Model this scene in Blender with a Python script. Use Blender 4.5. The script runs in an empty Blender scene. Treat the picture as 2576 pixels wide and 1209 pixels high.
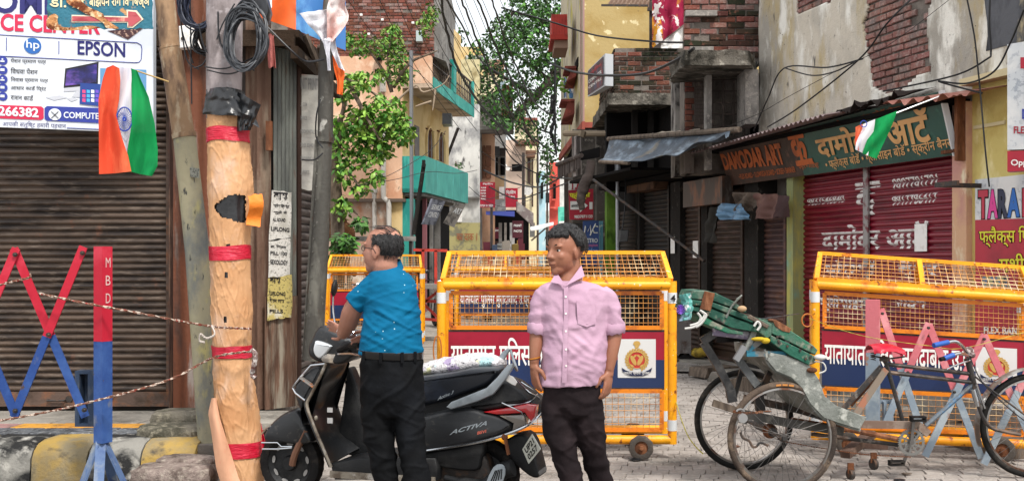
import bpy,bmesh,math,random,re
from math import sin,cos,pi,sqrt,radians
from mathutils import Vector,Matrix,noise

random.seed(7)
SC=bpy.context.scene
COL=SC.collection
# ---------------------------------------------------------------- camera, sky, sun, exposure
FPX,CX,HY,CAMZ=2800.0,1287.5,648.0,1.5      # focal length in units of a 2575 wide picture, horizon row, eye height
cam=bpy.data.cameras.new('camera')
camo=bpy.data.objects.new('camera',cam);COL.objects.link(camo)
cam.sensor_width=36;cam.lens=36*FPX/2575.0
cam.shift_y=(HY-604.5)/2575.0
cam.clip_start=.1;cam.clip_end=600
camo.location=(0,0,CAMZ);camo.rotation_euler=(pi/2,0,0)
SC.camera=camo
W=bpy.data.worlds.new('World');SC.world=W;W.use_nodes=True
nt=W.node_tree;bg=nt.nodes['Background']
sky=nt.nodes.new('ShaderNodeTexSky');sky.sky_type='NISHITA';sky.sun_disc=False
SUN_EL,SUN_AZ=radians(55),radians(152)          # azimuth from +Y clockwise
sky.sun_elevation=SUN_EL;sky.sun_rotation=SUN_AZ;sky.air_density=1.5;sky.dust_density=3
tc=nt.nodes.new('ShaderNodeTexCoord');nz=nt.nodes.new('ShaderNodeTexNoise')
nz.inputs['Scale'].default_value=2.2;nz.inputs['Detail'].default_value=8;nz.inputs['Roughness'].default_value=.6
rp=nt.nodes.new('ShaderNodeValToRGB');rp.color_ramp.elements[0].position=.38;rp.color_ramp.elements[1].position=.58
rp.color_ramp.elements[0].color=(.62,.62,.62,1);rp.color_ramp.elements[1].color=(1,1,1,1)
mx=nt.nodes.new('ShaderNodeMix');mx.data_type='RGBA'
mx.inputs['B'].default_value=(9.6,9.7,9.9,1)
nt.links.new(tc.outputs['Generated'],nz.inputs['Vector']);nt.links.new(nz.outputs['Fac'],rp.inputs[0])
nt.links.new(rp.outputs[0],mx.inputs['Factor']);nt.links.new(sky.outputs[0],mx.inputs['A']);nt.links.new(mx.outputs['Result'],bg.inputs[0])
bg.inputs[1].default_value=.088
sl=bpy.data.lights.new('sun','SUN');sl.energy=2.3;sl.angle=radians(11);sl.color=(1,.96,.9)
so=bpy.data.objects.new('sun',sl);COL.objects.link(so);so.location=(0,0,20)
sd=Vector((sin(SUN_AZ)*cos(SUN_EL),cos(SUN_AZ)*cos(SUN_EL),sin(SUN_EL)))
so.rotation_euler=sd.to_track_quat('Z','Y').to_euler()
SC.view_settings.view_transform='Standard';SC.view_settings.look='None'
SC.view_settings.exposure=.92;SC.view_settings.gamma=1
try: SC.view_settings.use_curve_mapping=False
except Exception: pass

# ---------------------------------------------------------------- helpers
def P(px,py,d): return Vector(((px-CX)/FPX*d,d,CAMZ-(py-HY)/FPX*d))
def hexc(h):
    h=h.lstrip('#');v=[int(h[i:i+2],16)/255 for i in (0,2,4)]
    return tuple(x/12.92 if x <= .04045 else ((x+.055)/1.055) ** 2.4 for x in v)+(1,)
MATS={}
def M(name,col='#888888',rough=.65,metal=0.,layers=(),bump=None,var=0.,spec=.5,coat=0.,sss=0.,alpha=1.,emit=None,trans=0.,bump2=None,space='world',ridge=None):
    """base colour with layers [(colour, (sx,sy,sz), lo, hi[, detail])], bump = (scale, strength[, (sx,sy,sz)])"""
    if name in MATS: return MATS[name]
    m=bpy.data.materials.new(name);m.use_nodes=True;t=m.node_tree;b=t.nodes['Principled BSDF'];L=t.links
    g=t.nodes.new('ShaderNodeNewGeometry')
    pos=g.outputs['Position']
    if space == 'object':
        tcn=t.nodes.new('ShaderNodeTexCoord');pos=tcn.outputs['Object']
    def noise_(sc,det=6,r=.6):
        mp=t.nodes.new('ShaderNodeMapping');mp.inputs['Scale'].default_value=sc
        n=t.nodes.new('ShaderNodeTexNoise');n.inputs['Scale'].default_value=1;n.inputs['Detail'].default_value=det;n.inputs['Roughness'].default_value=r
        L.new(pos,mp.inputs[0]);L.new(mp.outputs[0],n.inputs['Vector']);return n.outputs['Fac']
    cur=None;base=hexc(col) if isinstance(col,str) else col
    for ly in layers:
        c2,sc,lo,hi=ly[:4];det=ly[4] if len(ly) > 4 else 7
        mr=t.nodes.new('ShaderNodeMapRange');mr.inputs[1].default_value=lo;mr.inputs[2].default_value=hi
        L.new(noise_(sc,det),mr.inputs[0])
        k=t.nodes.new('ShaderNodeMix');k.data_type='RGBA';L.new(mr.outputs[0],k.inputs['Factor'])
        if cur is None: k.inputs['A'].default_value=base
        else: L.new(cur,k.inputs['A'])
        k.inputs['B'].default_value=hexc(c2) if isinstance(c2,str) else c2
        cur=k.outputs['Result']
    if var:
        oi=t.nodes.new('ShaderNodeObjectInfo');ad=t.nodes.new('ShaderNodeMath');ad.operation='ADD'
        L.new(oi.outputs['Random'],ad.inputs[0]);L.new(g.outputs['Random Per Island'],ad.inputs[1])
        fr=t.nodes.new('ShaderNodeMath');fr.operation='FRACT';L.new(ad.outputs[0],fr.inputs[0])
        mr=t.nodes.new('ShaderNodeMapRange');mr.inputs[3].default_value=1-var;mr.inputs[4].default_value=1+var
        L.new(fr.outputs[0],mr.inputs[0])
        hs=t.nodes.new('ShaderNodeHueSaturation');L.new(mr.outputs[0],hs.inputs['Value'])
        m2=t.nodes.new('ShaderNodeMapRange');m2.inputs[3].default_value=.5-var*.04;m2.inputs[4].default_value=.5+var*.04
        f2=t.nodes.new('ShaderNodeMath');f2.operation='MULTIPLY';f2.inputs[1].default_value=7.31;L.new(fr.outputs[0],f2.inputs[0])
        f3=t.nodes.new('ShaderNodeMath');f3.operation='FRACT';L.new(f2.outputs[0],f3.inputs[0]);L.new(f3.outputs[0],m2.inputs[0]);L.new(m2.outputs[0],hs.inputs['Hue'])
        if cur is None: hs.inputs['Color'].default_value=base
        else: L.new(cur,hs.inputs['Color'])
        cur=hs.outputs[0]
    if cur is None: b.inputs['Base Color'].default_value=base
    else: L.new(cur,b.inputs['Base Color'])
    b.inputs['Roughness'].default_value=rough;b.inputs['Metallic'].default_value=metal
    if spec == .5: spec=.12 if rough > .72 else (.3 if rough > .5 else .45)
    b.inputs['Specular IOR Level'].default_value=spec;b.inputs['Coat Weight'].default_value=coat
    b.inputs['Coat Roughness'].default_value=.12
    if sss:
        b.inputs['Subsurface Weight'].default_value=sss;b.inputs['Subsurface Radius'].default_value=(.02,.008,.004)
    b.inputs['Alpha'].default_value=alpha
    if trans: b.inputs['Transmission Weight'].default_value=trans
    if emit: b.inputs['Emission Color'].default_value=hexc(emit[0]);b.inputs['Emission Strength'].default_value=emit[1]
    prev=None
    for bb in (bump,bump2):
        if bb:
            sc=bb[2] if len(bb) > 2 else (1,1,1)
            bn=t.nodes.new('ShaderNodeBump');bn.inputs['Strength'].default_value=bb[1];bn.inputs['Distance'].default_value=.02
            L.new(noise_(tuple(bb[0]*x for x in sc),5),bn.inputs['Height'])
            if prev: L.new(prev,bn.inputs['Normal'])
            prev=bn.outputs[0]
    if ridge:      # sharp creases of crinkled cloth, paper and plastic
        mp=t.nodes.new('ShaderNodeMapping');mp.inputs['Scale'].default_value=tuple(ridge[0]*x for x in (ridge[2] if len(ridge) > 2 else (1,1,1)))
        n=t.nodes.new('ShaderNodeTexNoise');n.noise_type='RIDGED_MULTIFRACTAL';n.inputs['Scale'].default_value=1;n.inputs['Detail'].default_value=3
        bn=t.nodes.new('ShaderNodeBump');bn.inputs['Strength'].default_value=ridge[1];bn.inputs['Distance'].default_value=.02
        L.new(pos,mp.inputs[0]);L.new(mp.outputs[0],n.inputs['Vector']);L.new(n.outputs['Fac'],bn.inputs['Height'])
        if prev: L.new(prev,bn.inputs['Normal'])
        prev=bn.outputs[0]
    if prev: L.new(prev,b.inputs['Normal'])
    MATS[name]=m;return m

class Frame:
    """local frame: x along, y into depth (away from the viewer for yaw 0), z up"""
    def __init__(s,origin,yaw=0.):
        s.o=Vector(origin);s.yaw=yaw
        s.x=Vector((cos(yaw),sin(yaw),0));s.y=Vector((-sin(yaw),cos(yaw),0));s.z=Vector((0,0,1))
    def w(s,x,y,z): return s.o+s.x*x+s.y*y+s.z*z
    def px(s,px,py,off=0.):
        """local (x, z) on the plane y = off where the picture point (px, py) falls"""
        r=Vector(((px-CX)/FPX,1,-(py-HY)/FPX));c=Vector((0,0,CAMZ))-s.o
        t=(off-c.dot(s.y))/r.dot(s.y);p=c+r*t
        return (p.dot(s.x),p.dot(s.z))
    def pw(s,px,py,off=0.):
        a=s.px(px,py,off);return s.w(a[0],off,a[1])

class MB:
    def __init__(s): s.v=[];s.f=[];s.mi=[];s.m=0
    def add(s,vs,fs):
        n=len(s.v);s.v += [Vector(p) for p in vs];s.f += [tuple(i+n for i in f) for f in fs];s.mi += [s.m]*len(fs);return s
    def box(s,a,b,fr=None):
        x0,y0,z0=a;x1,y1,z1=b
        vs=[(x,y,z) for z in (z0,z1) for y in (y0,y1) for x in (x0,x1)]
        if fr: vs=[fr.w(*p) for p in vs]
        return s.add(vs,[(0,2,3,1),(4,5,7,6),(0,1,5,4),(2,6,7,3),(0,4,6,2),(1,3,7,5)])
    def cbox(s,c,sz,fr=None):
        return s.box([c[i]-sz[i]/2 for i in range(3)],[c[i]+sz[i]/2 for i in range(3)],fr)
    def bar(s,a,b,w,t,up=(0,0,1)):
        """rectangular bar from a to b, w across (perpendicular to up and axis), t along the other direction"""
        a=Vector(a);b=Vector(b);d=(b-a).normalized();up=Vector(up)
        if abs(d.dot(up)) > .95: up=Vector((0,1,0)) if abs(d.y) < .9 else Vector((1,0,0))
        e=d.cross(up).normalized();f=e.cross(d).normalized()
        vs=[]
        for p in (a,b):
            for i,j in ((-1,-1),(1,-1),(1,1),(-1,1)): vs.append(p+e*(i*w/2)+f*(j*t/2))
        return s.add(vs,[(3,2,1,0),(4,5,6,7),(0,1,5,4),(1,2,6,5),(2,3,7,6),(3,0,4,7)])
    def tube(s,pts,r,n=8,closed=False,flat=None):
        pts=[Vector(p) for p in pts];N=len(pts)
        if N < 2: return s
        rs=r if isinstance(r,(list,tuple)) else [r]*N
        vs=[];e=None
        for i,p in enumerate(pts):
            if closed: d=pts[(i+1) % N]-pts[i-1]
            else: d=pts[min(i+1,N-1)]-pts[max(i-1,0)]
            if d.length < 1e-9: d=Vector((0,0,1))
            d.normalize()
            if e is None:
                q=Vector((0,0,1)) if abs(d.z) < .9 else Vector((0,1,0));e=d.cross(q).normalized()
            else:
                e=e-d*e.dot(d)
                e=e.normalized() if e.length > 1e-6 else d.orthogonal().normalized()
            f=d.cross(e)
            rr=rs[i]
            r1,r2=rr if isinstance(rr,(list,tuple)) else (rr,rr)
            for k in range(n):
                a=2*pi*k/n;vs.append(p+e*(cos(a)*r1)+f*(sin(a)*r2))
        fs=[]
        for i in range(N if closed else N-1):
            j=(i+1) % N
            for k in range(n): fs.append((i*n+k,i*n+(k+1) % n,j*n+(k+1) % n,j*n+k))
        if not closed: fs += [tuple(reversed(range(n))),tuple((N-1)*n+k for k in range(n))]
        return s.add(vs,fs)
    def rings(s,rings,cap=True,closed_v=False):
        """loft of equal-length closed rings"""
        n=len(rings[0]);vs=[p for r in rings for p in r];fs=[]
        R=len(rings)
        for i in range(R if closed_v else R-1):
            j=(i+1) % R
            for k in range(n): fs.append((i*n+k,i*n+(k+1) % n,j*n+(k+1) % n,j*n+k))
        if cap and not closed_v: fs += [tuple(reversed(range(n))),tuple((R-1)*n+k for k in range(n))]
        return s.add(vs,fs)
    def ell(s,c,rx,ry,rz,n=14,m=9,R=None):
        c=Vector(c);rings=[]
        for i in range(1,m):
            a=pi*i/m-pi/2
            ring=[Vector((cos(2*pi*k/n)*cos(a)*rx,sin(2*pi*k/n)*cos(a)*ry,sin(a)*rz)) for k in range(n)]
            rings.append([c+(R @ p if R else p) for p in ring])
        vs=[p for r in rings for p in r];fs=[]
        for i in range(m-2):
            for k in range(n): fs.append((i*n+k,i*n+(k+1) % n,(i+1)*n+(k+1) % n,(i+1)*n+k))
        b=Vector((0,0,-rz));t_=Vector((0,0,rz))
        vs += [c+(R @ b if R else b),c+(R @ t_ if R else t_)]
        nb=len(vs)-2
        for k in range(n): fs.append((nb,(k+1) % n,k));fs.append((nb+1,(m-2)*n+k,(m-2)*n+(k+1) % n))
        return s.add(vs,fs)
    def disc(s,c,ax,r0,r1,t,n=24):
        """ring or disc (r0 = 0) of thickness t round axis ax"""
        c=Vector(c);ax=Vector(ax).normalized();e=ax.orthogonal().normalized();f=ax.cross(e);rs=[]
        prof=[(max(r0,1e-4),-t/2),(r1,-t/2),(r1,t/2),(max(r0,1e-4),t/2)]
        rings=[]
        for r,h in prof: rings.append([c+ax*h+(e*cos(2*pi*k/n)+f*sin(2*pi*k/n))*r for k in range(n)])
        return s.rings(rings,cap=False,closed_v=True)
    def lathe(s,c,ax,prof,n=24,closed=True):
        c=Vector(c);ax=Vector(ax).normalized();e=ax.orthogonal().normalized();f=ax.cross(e)
        rings=[[c+ax*h+(e*cos(2*pi*k/n)+f*sin(2*pi*k/n))*max(r,1e-4) for k in range(n)] for r,h in prof]
        return s.rings(rings,cap=not closed,closed_v=closed)
    def prism(s,poly,y0,y1,fr=None,bev=0.):
        """polygon in local (x, z) pushed from y0 to y1; bev rounds both rims"""
        if area2(poly) < 0: poly=poly[::-1]
        def ring(pl,y): return [(fr.w(x,y,z) if fr else Vector((x,y,z))) for x,z in pl]
        if bev: rr=[ring(inset(poly,bev),y0),ring(poly,y0+bev),ring(poly,y1-bev),ring(inset(poly,bev),y1)]
        else: rr=[ring(poly,y0),ring(poly,y1)]
        rr=[list(reversed(q)) for q in rr]
        return s.rings(rr)
    def puff(s,poly,y0,y1,fr=None,r=.02,n=4):
        """smooth pillow: the outline swells from y0 to y1 with rounded rims of radius r (in depth h)"""
        if area2(poly) < 0: poly=poly[::-1]
        rr=[];h=min(abs(y1-y0)/2,r);sg=1 if y1 > y0 else -1
        for i in range(n+1):
            a=pi/2*i/n;rr.append((inset(poly,r*.5*(1-sin(a))),y0+sg*h*(1-cos(a))))
        for i in range(n,-1,-1):
            a=pi/2*i/n;rr.append((inset(poly,r*.5*(1-sin(a))),y1-sg*h*(1-cos(a))))
        q=[[(fr.w(x,y,z) if fr else Vector((x,y,z))) for x,z in reversed(pl)] for pl,y in rr]
        return s.rings(q)
    def grid(s,fn,nu,nv,t=0.):
        """fn(u, v) -> point, a sheet; t > 0 gives it thickness"""
        g=[[Vector(fn(i/nu,j/nv)) for i in range(nu+1)] for j in range(nv+1)]
        vs=[p for r in g for p in r];w=nu+1;fs=[]
        for j in range(nv):
            for i in range(nu): fs.append((j*w+i,j*w+i+1,(j+1)*w+i+1,(j+1)*w+i))
        if t:
            nr=[]
            for j in range(nv+1):
                for i in range(nu+1):
                    a=g[j][min(i+1,nu)]-g[j][max(i-1,0)];b=g[min(j+1,nv)][i]-g[max(j-1,0)][i]
                    c=a.cross(b);nr.append(c.normalized() if c.length > 1e-9 else Vector((0,1,0)))
            K=len(vs);vs += [p-m_*t for p,m_ in zip(vs,nr)]
            fs += [tuple(K+i for i in reversed(f)) for f in fs]
            for i in range(nu): fs += [(i+1,i,K+i,K+i+1),(nv*w+i,nv*w+i+1,K+nv*w+i+1,K+nv*w+i)]
            for j in range(nv): fs += [(j*w,(j+1)*w,K+(j+1)*w,K+j*w),((j+1)*w+nu,j*w+nu,K+j*w+nu,K+(j+1)*w+nu)]
        return s.add(vs,fs)
    def poly(s,pts):
        return s.add(pts,[tuple(range(len(pts)))])
def area2(p): return sum(p[i-1][0]*p[i][1]-p[i][0]*p[i-1][1] for i in range(len(p)))
def inset(p,d):
    n=len(p);out=[]
    for i in range(n):
        a,b,c=Vector(p[i-1]),Vector(p[i]),Vector(p[(i+1) % n])
        e1=(b-a);e2=(c-b)
        if e1.length < 1e-7 or e2.length < 1e-7: out.append(tuple(b));continue
        e1.normalize();e2.normalize();n1=Vector((-e1.y,e1.x));n2=Vector((-e2.y,e2.x));m=n1+n2
        if m.length < .2: m=n1
        m.normalize();k=min(2.,1/max(.35,m.dot(n1)));out.append(tuple(b+m*d*k))
    return out
def smooth(pts,k=4,closed=True):
    """Catmull-Rom through the points"""
    P_=[Vector(p) for p in pts];n=len(P_);out=[]
    for i in range(n if closed else n-1):
        if closed: a,b,c,d=P_[i-1],P_[i],P_[(i+1) % n],P_[(i+2) % n]
        else: a,b,c,d=P_[max(i-1,0)],P_[i],P_[i+1],P_[min(i+2,n-1)]
        for j in range(k):
            t=j/k
            out.append(.5*(2*b+(c-a)*t+(2*a-5*b+4*c-d)*t*t+(3*b-a-3*c+d)*t ** 3))
    if not closed: out.append(P_[-1])
    return [tuple(p) for p in out]
ORG={}
def tag(o,label=None,cat=None,group=None,kind=None):
    if label: o['label']=label
    if cat: o['category']=cat
    if group: o['group']=group
    if kind: o['kind']=kind
    return o
def thing(name,label,cat,loc=(0,0,0),group=None,kind=None):
    o=bpy.data.objects.new(name,None);COL.objects.link(o);o.location=loc;o.empty_display_size=.1
    ORG[o.name]=Vector(loc);return tag(o,label,cat,group,kind)
def build(mb,name,mat,parent=None,flat=False,kind=None,label=None,org=None,auto=42):
    """link the collected geometry as ONE mesh object; world coordinates, stored relative to its parent's origin"""
    o0=ORG[parent.name] if parent is not None else Vector(org or (0,0,0))
    me=bpy.data.meshes.new(name);me.from_pydata([tuple(p-o0) for p in mb.v],[],mb.f)
    for m in (mat if isinstance(mat,(list,tuple)) else [mat]): me.materials.append(m)
    if isinstance(mat,(list,tuple)): me.polygons.foreach_set('material_index',mb.mi)
    if not flat:
        me.polygons.foreach_set('use_smooth',[True]*len(me.polygons))
        try: me.set_sharp_from_angle(angle=radians(auto))
        except Exception: pass
    me.update()
    o=bpy.data.objects.new(name,me);COL.objects.link(o)
    if parent is not None: o.parent=parent;ORG[o.name]=o0
    else: o.location=o0;ORG[o.name]=o0
    return tag(o,label,None,None,kind)
def single(mb,name,mat,label,cat,org,group=None,kind=None,**k):
    o=build(mb,name,mat,org=org,**k);return tag(o,label,cat,group,kind)
def inst(me,name,loc,parent=None,rot=(0,0,0),scale=(1,1,1),matrix=None):
    o=bpy.data.objects.new(name,me);COL.objects.link(o)
    if parent is not None: o.parent=parent;loc=Vector(loc)-ORG[parent.name]
    if matrix is not None:
        o.matrix_local=Matrix.Translation(loc) @ matrix
    else: o.location=loc;o.rotation_euler=rot;o.scale=scale
    return o
def mesh_of(mb,name,mat,smooth_=False):
    me=bpy.data.meshes.new(name);me.from_pydata([tuple(p) for p in mb.v],[],mb.f)
    for m in (mat if isinstance(mat,(list,tuple)) else [mat]): me.materials.append(m)
    if smooth_: me.polygons.foreach_set('use_smooth',[True]*len(me.polygons))
    me.update();return me
_tx={}
def deva(s):
    # the plain glyph run needs the short i sign before its cluster; the r over a consonant becomes a hook
    s=re.sub('((?:[\u0915-\u0939]\u094d)*[\u0915-\u0939])\u093f','\u093f\\1',s)
    return re.sub('\u0930\u094d([\u0915-\u0939][\u093e\u0940\u0947\u0948\u094b\u094c]?)','\\1\u0945',s)
def text_geo(body,bold=0.):
    body=deva(body)
    k=(body,bold)
    if k in _tx: return _tx[k]
    c=bpy.data.curves.new('t','FONT');c.body=body;c.offset=bold;c.resolution_u=3;c.fill_mode='FRONT'
    o=bpy.data.objects.new('t',c);COL.objects.link(o)
    bpy.context.view_layer.update()
    me=bpy.data.meshes.new_from_object(o.evaluated_get(bpy.context.evaluated_depsgraph_get()))
    vs=[(v.co.x,v.co.y) for v in me.vertices];fs=[tuple(p.vertices) for p in me.polygons]
    bpy.data.objects.remove(o);bpy.data.curves.remove(c);bpy.data.meshes.remove(me)
    xs=[v[0] for v in vs];ys=[v[1] for v in vs];x0,x1,y0,y1=min(xs),max(xs),min(ys),max(ys)
    vs=[((x-x0)/(x1-x0),(y-y0)/(y1-y0)) for x,y in vs]
    _tx[k]=(vs,fs);return _tx[k]
def text_on(body,bl,br,tl,name,mat,parent,bold=.0,out=None,tr=None,kind=None):
    """lettering laid over the quadrilateral with corners bl, br, tl (world), lifted by out"""
    vs,fs=text_geo(body,bold);bl,br,tl=Vector(bl),Vector(br),Vector(tl)
    tr=Vector(tr) if tr else br+tl-bl
    n=(br-bl).cross(tl-bl).normalized()*(out if out is not None else .004)
    mb=MB();mb.add([(bl*(1-x)+br*x)*(1-y)+(tl*(1-x)+tr*x)*y+n for x,y in vs],fs)
    return build(mb,name,mat,parent,flat=True,kind=kind)
def text_px(fr,body,x0,yb0,x1,yb1,h0,name,mat,parent,bold=0.,off=0.,h1=None):
    """lettering on the frame's plane y = off: baseline px (x0,yb0)-(x1,yb1), height px h0 at its start"""
    h1=h0 if h1 is None else h1
    a,b,c,d=fr.pw(x0,yb0,off),fr.pw(x1,yb1,off),fr.pw(x0,yb0-h0,off),fr.pw(x1,yb1-h1,off)
    return text_on(body,a,b,c,name,mat,parent,bold,.0,d)
def fuse(mb,voxel=.008,it=6,fac=.5,mat=None):
    """one continuous skin over overlapping volumes: returns (verts, faces)"""
    me=bpy.data.meshes.new('f');me.from_pydata([tuple(p) for p in mb.v],[],mb.f);me.update()
    o=bpy.data.objects.new('f',me);COL.objects.link(o)
    r=o.modifiers.new('r','REMESH');r.mode='VOXEL';r.voxel_size=voxel
    if it:
        q=o.modifiers.new('s','SMOOTH');q.iterations=it;q.factor=fac
    bpy.context.view_layer.update()
    e=o.evaluated_get(bpy.context.evaluated_depsgraph_get());m2=e.to_mesh()
    vs=[v.co.copy() for v in m2.vertices];ns=[v.normal.copy() for v in m2.vertices];fs=[tuple(p.vertices) for p in m2.polygons]
    e.to_mesh_clear();bpy.data.objects.remove(o);bpy.data.meshes.remove(me)
    out=MB();out.add(vs,fs);out.n=ns;return out
def displaced(mb,fn):
    for i,(v,n) in enumerate(zip(mb.v,mb.n)): mb.v[i]=v+n*fn(v,n)
    return mb
def rnd(a,b): return random.uniform(a,b)
def ridge1(x,y,z,w=.3,k=1.5): return max(0.,1-abs(noise.noise(Vector((x,y,z))))/w) ** k
def nz1(p,s=1.): return noise.noise(Vector(p)*s)
def wob(p,q,n=12,sag=.1,jit=.0):
    """hanging wire points from p to q"""
    p,q=Vector(p),Vector(q);out=[]
    for i in range(n+1):
        t=i/n;v=p.lerp(q,t);v.z -= sag*4*t*(1-t)
        if jit and 0 < i < n: v += Vector((rnd(-jit,jit),rnd(-jit,jit),rnd(-jit,jit)))
        out.append(v)
    return out
def inpoly(pt,poly):
    x,y=pt;r=False;n=len(poly)
    for i in range(n):
        (x1,y1),(x2,y2)=poly[i-1],poly[i]
        if (y1 > y) != (y2 > y) and x < (x2-x1)*(y-y1)/(y2-y1)+x1: r=not r
    return r
# ================================================================ materials shared
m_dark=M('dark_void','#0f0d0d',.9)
m_conc=M('concrete','#8b8681',.9,layers=[('#5d5a57',(3,3,3),.45,.65),('#a39d95',(25,25,25),.5,.7)],bump=(40,.4))
m_pave=M('paver_grey','#938c86',.85,layers=[('#655f59',(.7,1.4,1),.48,.66),('#6f6963',(3,3,3),.52,.72),('#a9a29a',(30,30,30),.5,.75)],var=.09,bump=(60,.35))
m_ground=M('ground_grey','#777069',.9,layers=[('#4c4845',(1,1,1),.45,.7),('#8d857c',(14,14,14),.5,.75)],bump=(30,.5))
m_yel=M('barrier_yellow','#e08f0c',.42,layers=[('#eda312',(3,3,3),.35,.6),('#c06a14',(5,5,5),.56,.66),('#7a3e18',(20,20,20),.6,.68),('#cfc6ae',(34,34,34),.66,.7)],bump=(30,.12))
m_yeld=M('barrier_orange_yellow','#d87c12',.45,layers=[('#9a4a1c',(9,9,9),.52,.7)],bump=(30,.1))
m_wire=M('mesh_wire','#c68a45',.5,layers=[('#8e5a2c',(8,8,8),.45,.6),('#d8c49c',(5,5,5),.5,.62)])
m_black=M('black_rubber','#1d1c1c',.75,layers=[('#4b443d',(9,9,9),.52,.8)],bump=(70,.3))
m_iron=M('old_iron','#3b3735',.55,.3,layers=[('#5e4636',(18,18,18),.5,.68)],bump=(60,.25))
m_rust=M('rust','#6e4630',.85,layers=[('#3e2a22',(7,7,2),.45,.65),('#8f6247',(20,20,5),.5,.7)],bump=(50,.3))
m_white=M('white_paint','#e4e2de',.5,layers=[('#b9b4ac',(12,12,12),.55,.75)])
m_brick=M('red_brick','#74463a',.9,layers=[('#553730',(4,4,4),.45,.65),('#967068',(30,30,30),.55,.75)],var=.22,bump=(70,.5))
m_brick2=M('pale_brick','#875f57',.9,layers=[('#746864',(5,5,5),.45,.65),('#a08880',(25,25,25),.5,.7)],var=.18,bump=(70,.5))
m_brick3=M('dark_brick','#49362f',.92,layers=[('#2c2f24',(2.5,2.5,2.5),.4,.58),('#86564a',(20,20,20),.56,.75)],var=.22,bump=(70,.5))
m_mort=M('mortar','#776f68',.95,layers=[('#544e49',(3,3,3),.45,.65)],bump=(60,.5))
m_wood=M('grey_wood','#6b5f54',.85,layers=[('#473e37',(20,20,3),.45,.65)],bump=(40,.4,(1,1,.2)))

def brick_wall(parent,fr,u0,u1,z0,z1,off,inside=None,mats=(m_brick,),bl=.225,bh=.075,gap=.011,limit=300,proud=.012,depth=.05,jit=.007,key=None):
    """courses of bricks standing proud of the face y = off; the `limit` largest in view are separate parts"""
    cells=[];r=0;z=z0
    while z < z1-.01:
        u=u0-(bl/2 if r % 2 else 0)-rnd(0,.02);zz=min(z+bh-gap,z1)
        while u < u1:
            a,b=max(u+rnd(-.008,.008),u0),min(u+bl-gap+rnd(-.012,.006),u1)
            if b-a > .03 and random.random() > .03 and (inside is None or inside((a+b)/2,(z+zz)/2)): cells.append((a,b,z,zz))
            u += bl
        z += bh;r += 1
    def score(c):
        p=fr.w((c[0]+c[1])/2,off,(c[2]+c[3])/2)
        ok=abs(p.x/p.y) < .47 and (p.z-CAMZ)/p.y < .235
        return (0 if ok else 1,p.y)
    cells.sort(key=score)
    def geo(mb,a,b,c,d,f=None):
        p=proud+rnd(-jit,jit*1.6);t1,t2=rnd(-.005,.005),rnd(-.006,.005);e=.006
        x0,x1,y0,y1=a,b,c+t1,d+t2
        vs=[(x0,off+depth,y0),(x1,off+depth,y0),(x1,off+depth,y1),(x0,off+depth,y1),
              (x0,off-p+e,y0),(x1,off-p+e,y0),(x1,off-p+e,y1),(x0,off-p+e,y1),
              (x0+e,off-p,y0+e),(x1-e,off-p,y0+e),(x1-e,off-p,y1-e),(x0+e,off-p,y1-e)]
        mb.add([fr.w(*v) for v in vs],[(0,3,2,1),(0,1,5,4),(1,2,6,5),(2,3,7,6),(3,0,4,7),(4,5,9,8),(5,6,10,9),(6,7,11,10),(7,4,8,11),(8,9,10,11)])
    for c in cells[:limit]:
        mb=MB();geo(mb,*c);build(mb,'brick',random.choice(mats),parent,flat=True)
    if len(cells) > limit:
        mb=MB()
        for c in cells[limit:]: mb.m=random.randrange(len(mats));geo(mb,*c)
        build(mb,'brickwork',list(mats),parent,flat=True,kind='stuff')

def shutter(fr,x0,x1,z0,z1,off,mat,label,pitch=.06,name='rolling_shutter',group=None,bulge=.012,barm=None,rail=None,latch=True,parts=True):
    """roller shutter: every slat its own part, bottom bar, guide rails, latch"""
    T=thing(name,label,'shutter',fr.w((x0+x1)/2,off,z0),group)
    n=int((z1-z0-.12)/pitch);me=None
    prof=[(.012,0),(-.001,0),(-.004,.06),(-bulge*.8,.2),(-bulge,.42),(-bulge*.8,.64),(-.004,.8),(.003,.86),(.004,.97),(.012,1)]
    mb=MB();rr=[]
    for x in (x0,x1): rr.append([fr.w(x,off+a,b*pitch)-ORG[T.name]+Vector((0,0,z0-0))*0 for a,b in prof])
    mb.rings(rr);me=mesh_of(mb,'slat',mat)
    for p in me.polygons: p.use_smooth=True
    try: me.set_sharp_from_angle(angle=radians(50))
    except Exception: pass
    for i in range(n):
        o=bpy.data.objects.new('slat',me);COL.objects.link(o);o.parent=T;o.location=(0,0,z0+.12+i*pitch)
    b=MB();b.box((x0,off-.012,z0),(x1,off+.012,z0+.118),fr);b.box((x0,off-.03,z0),(x1,off-.0125,z0+.03),fr)
    build(b,'bottom_bar',barm or mat,T)
    for x in (x0,x1):
        b=MB();s=-1 if x == x0 else 1
        b.box((x+(0 if s > 0 else -.06),off-.04,z0),(x+(.06 if s > 0 else 0),off+.03,z1),fr);build(b,'guide_rail',rail or barm or mat,T)
    if latch:
        b=MB();xm=x0*.38+x1*.62
        b.tube([fr.w(xm-.07,off-.013,z0+.05),fr.w(xm-.07,off-.05,z0+.05),fr.w(xm+.07,off-.05,z0+.05),fr.w(xm+.07,off-.013,z0+.05)],.008,6)
        b.disc(fr.w(xm+.1,off-.02,z0+.06),fr.y,0,.03,.012,10);build(b,'latch',m_iron,T)
    return T

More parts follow.
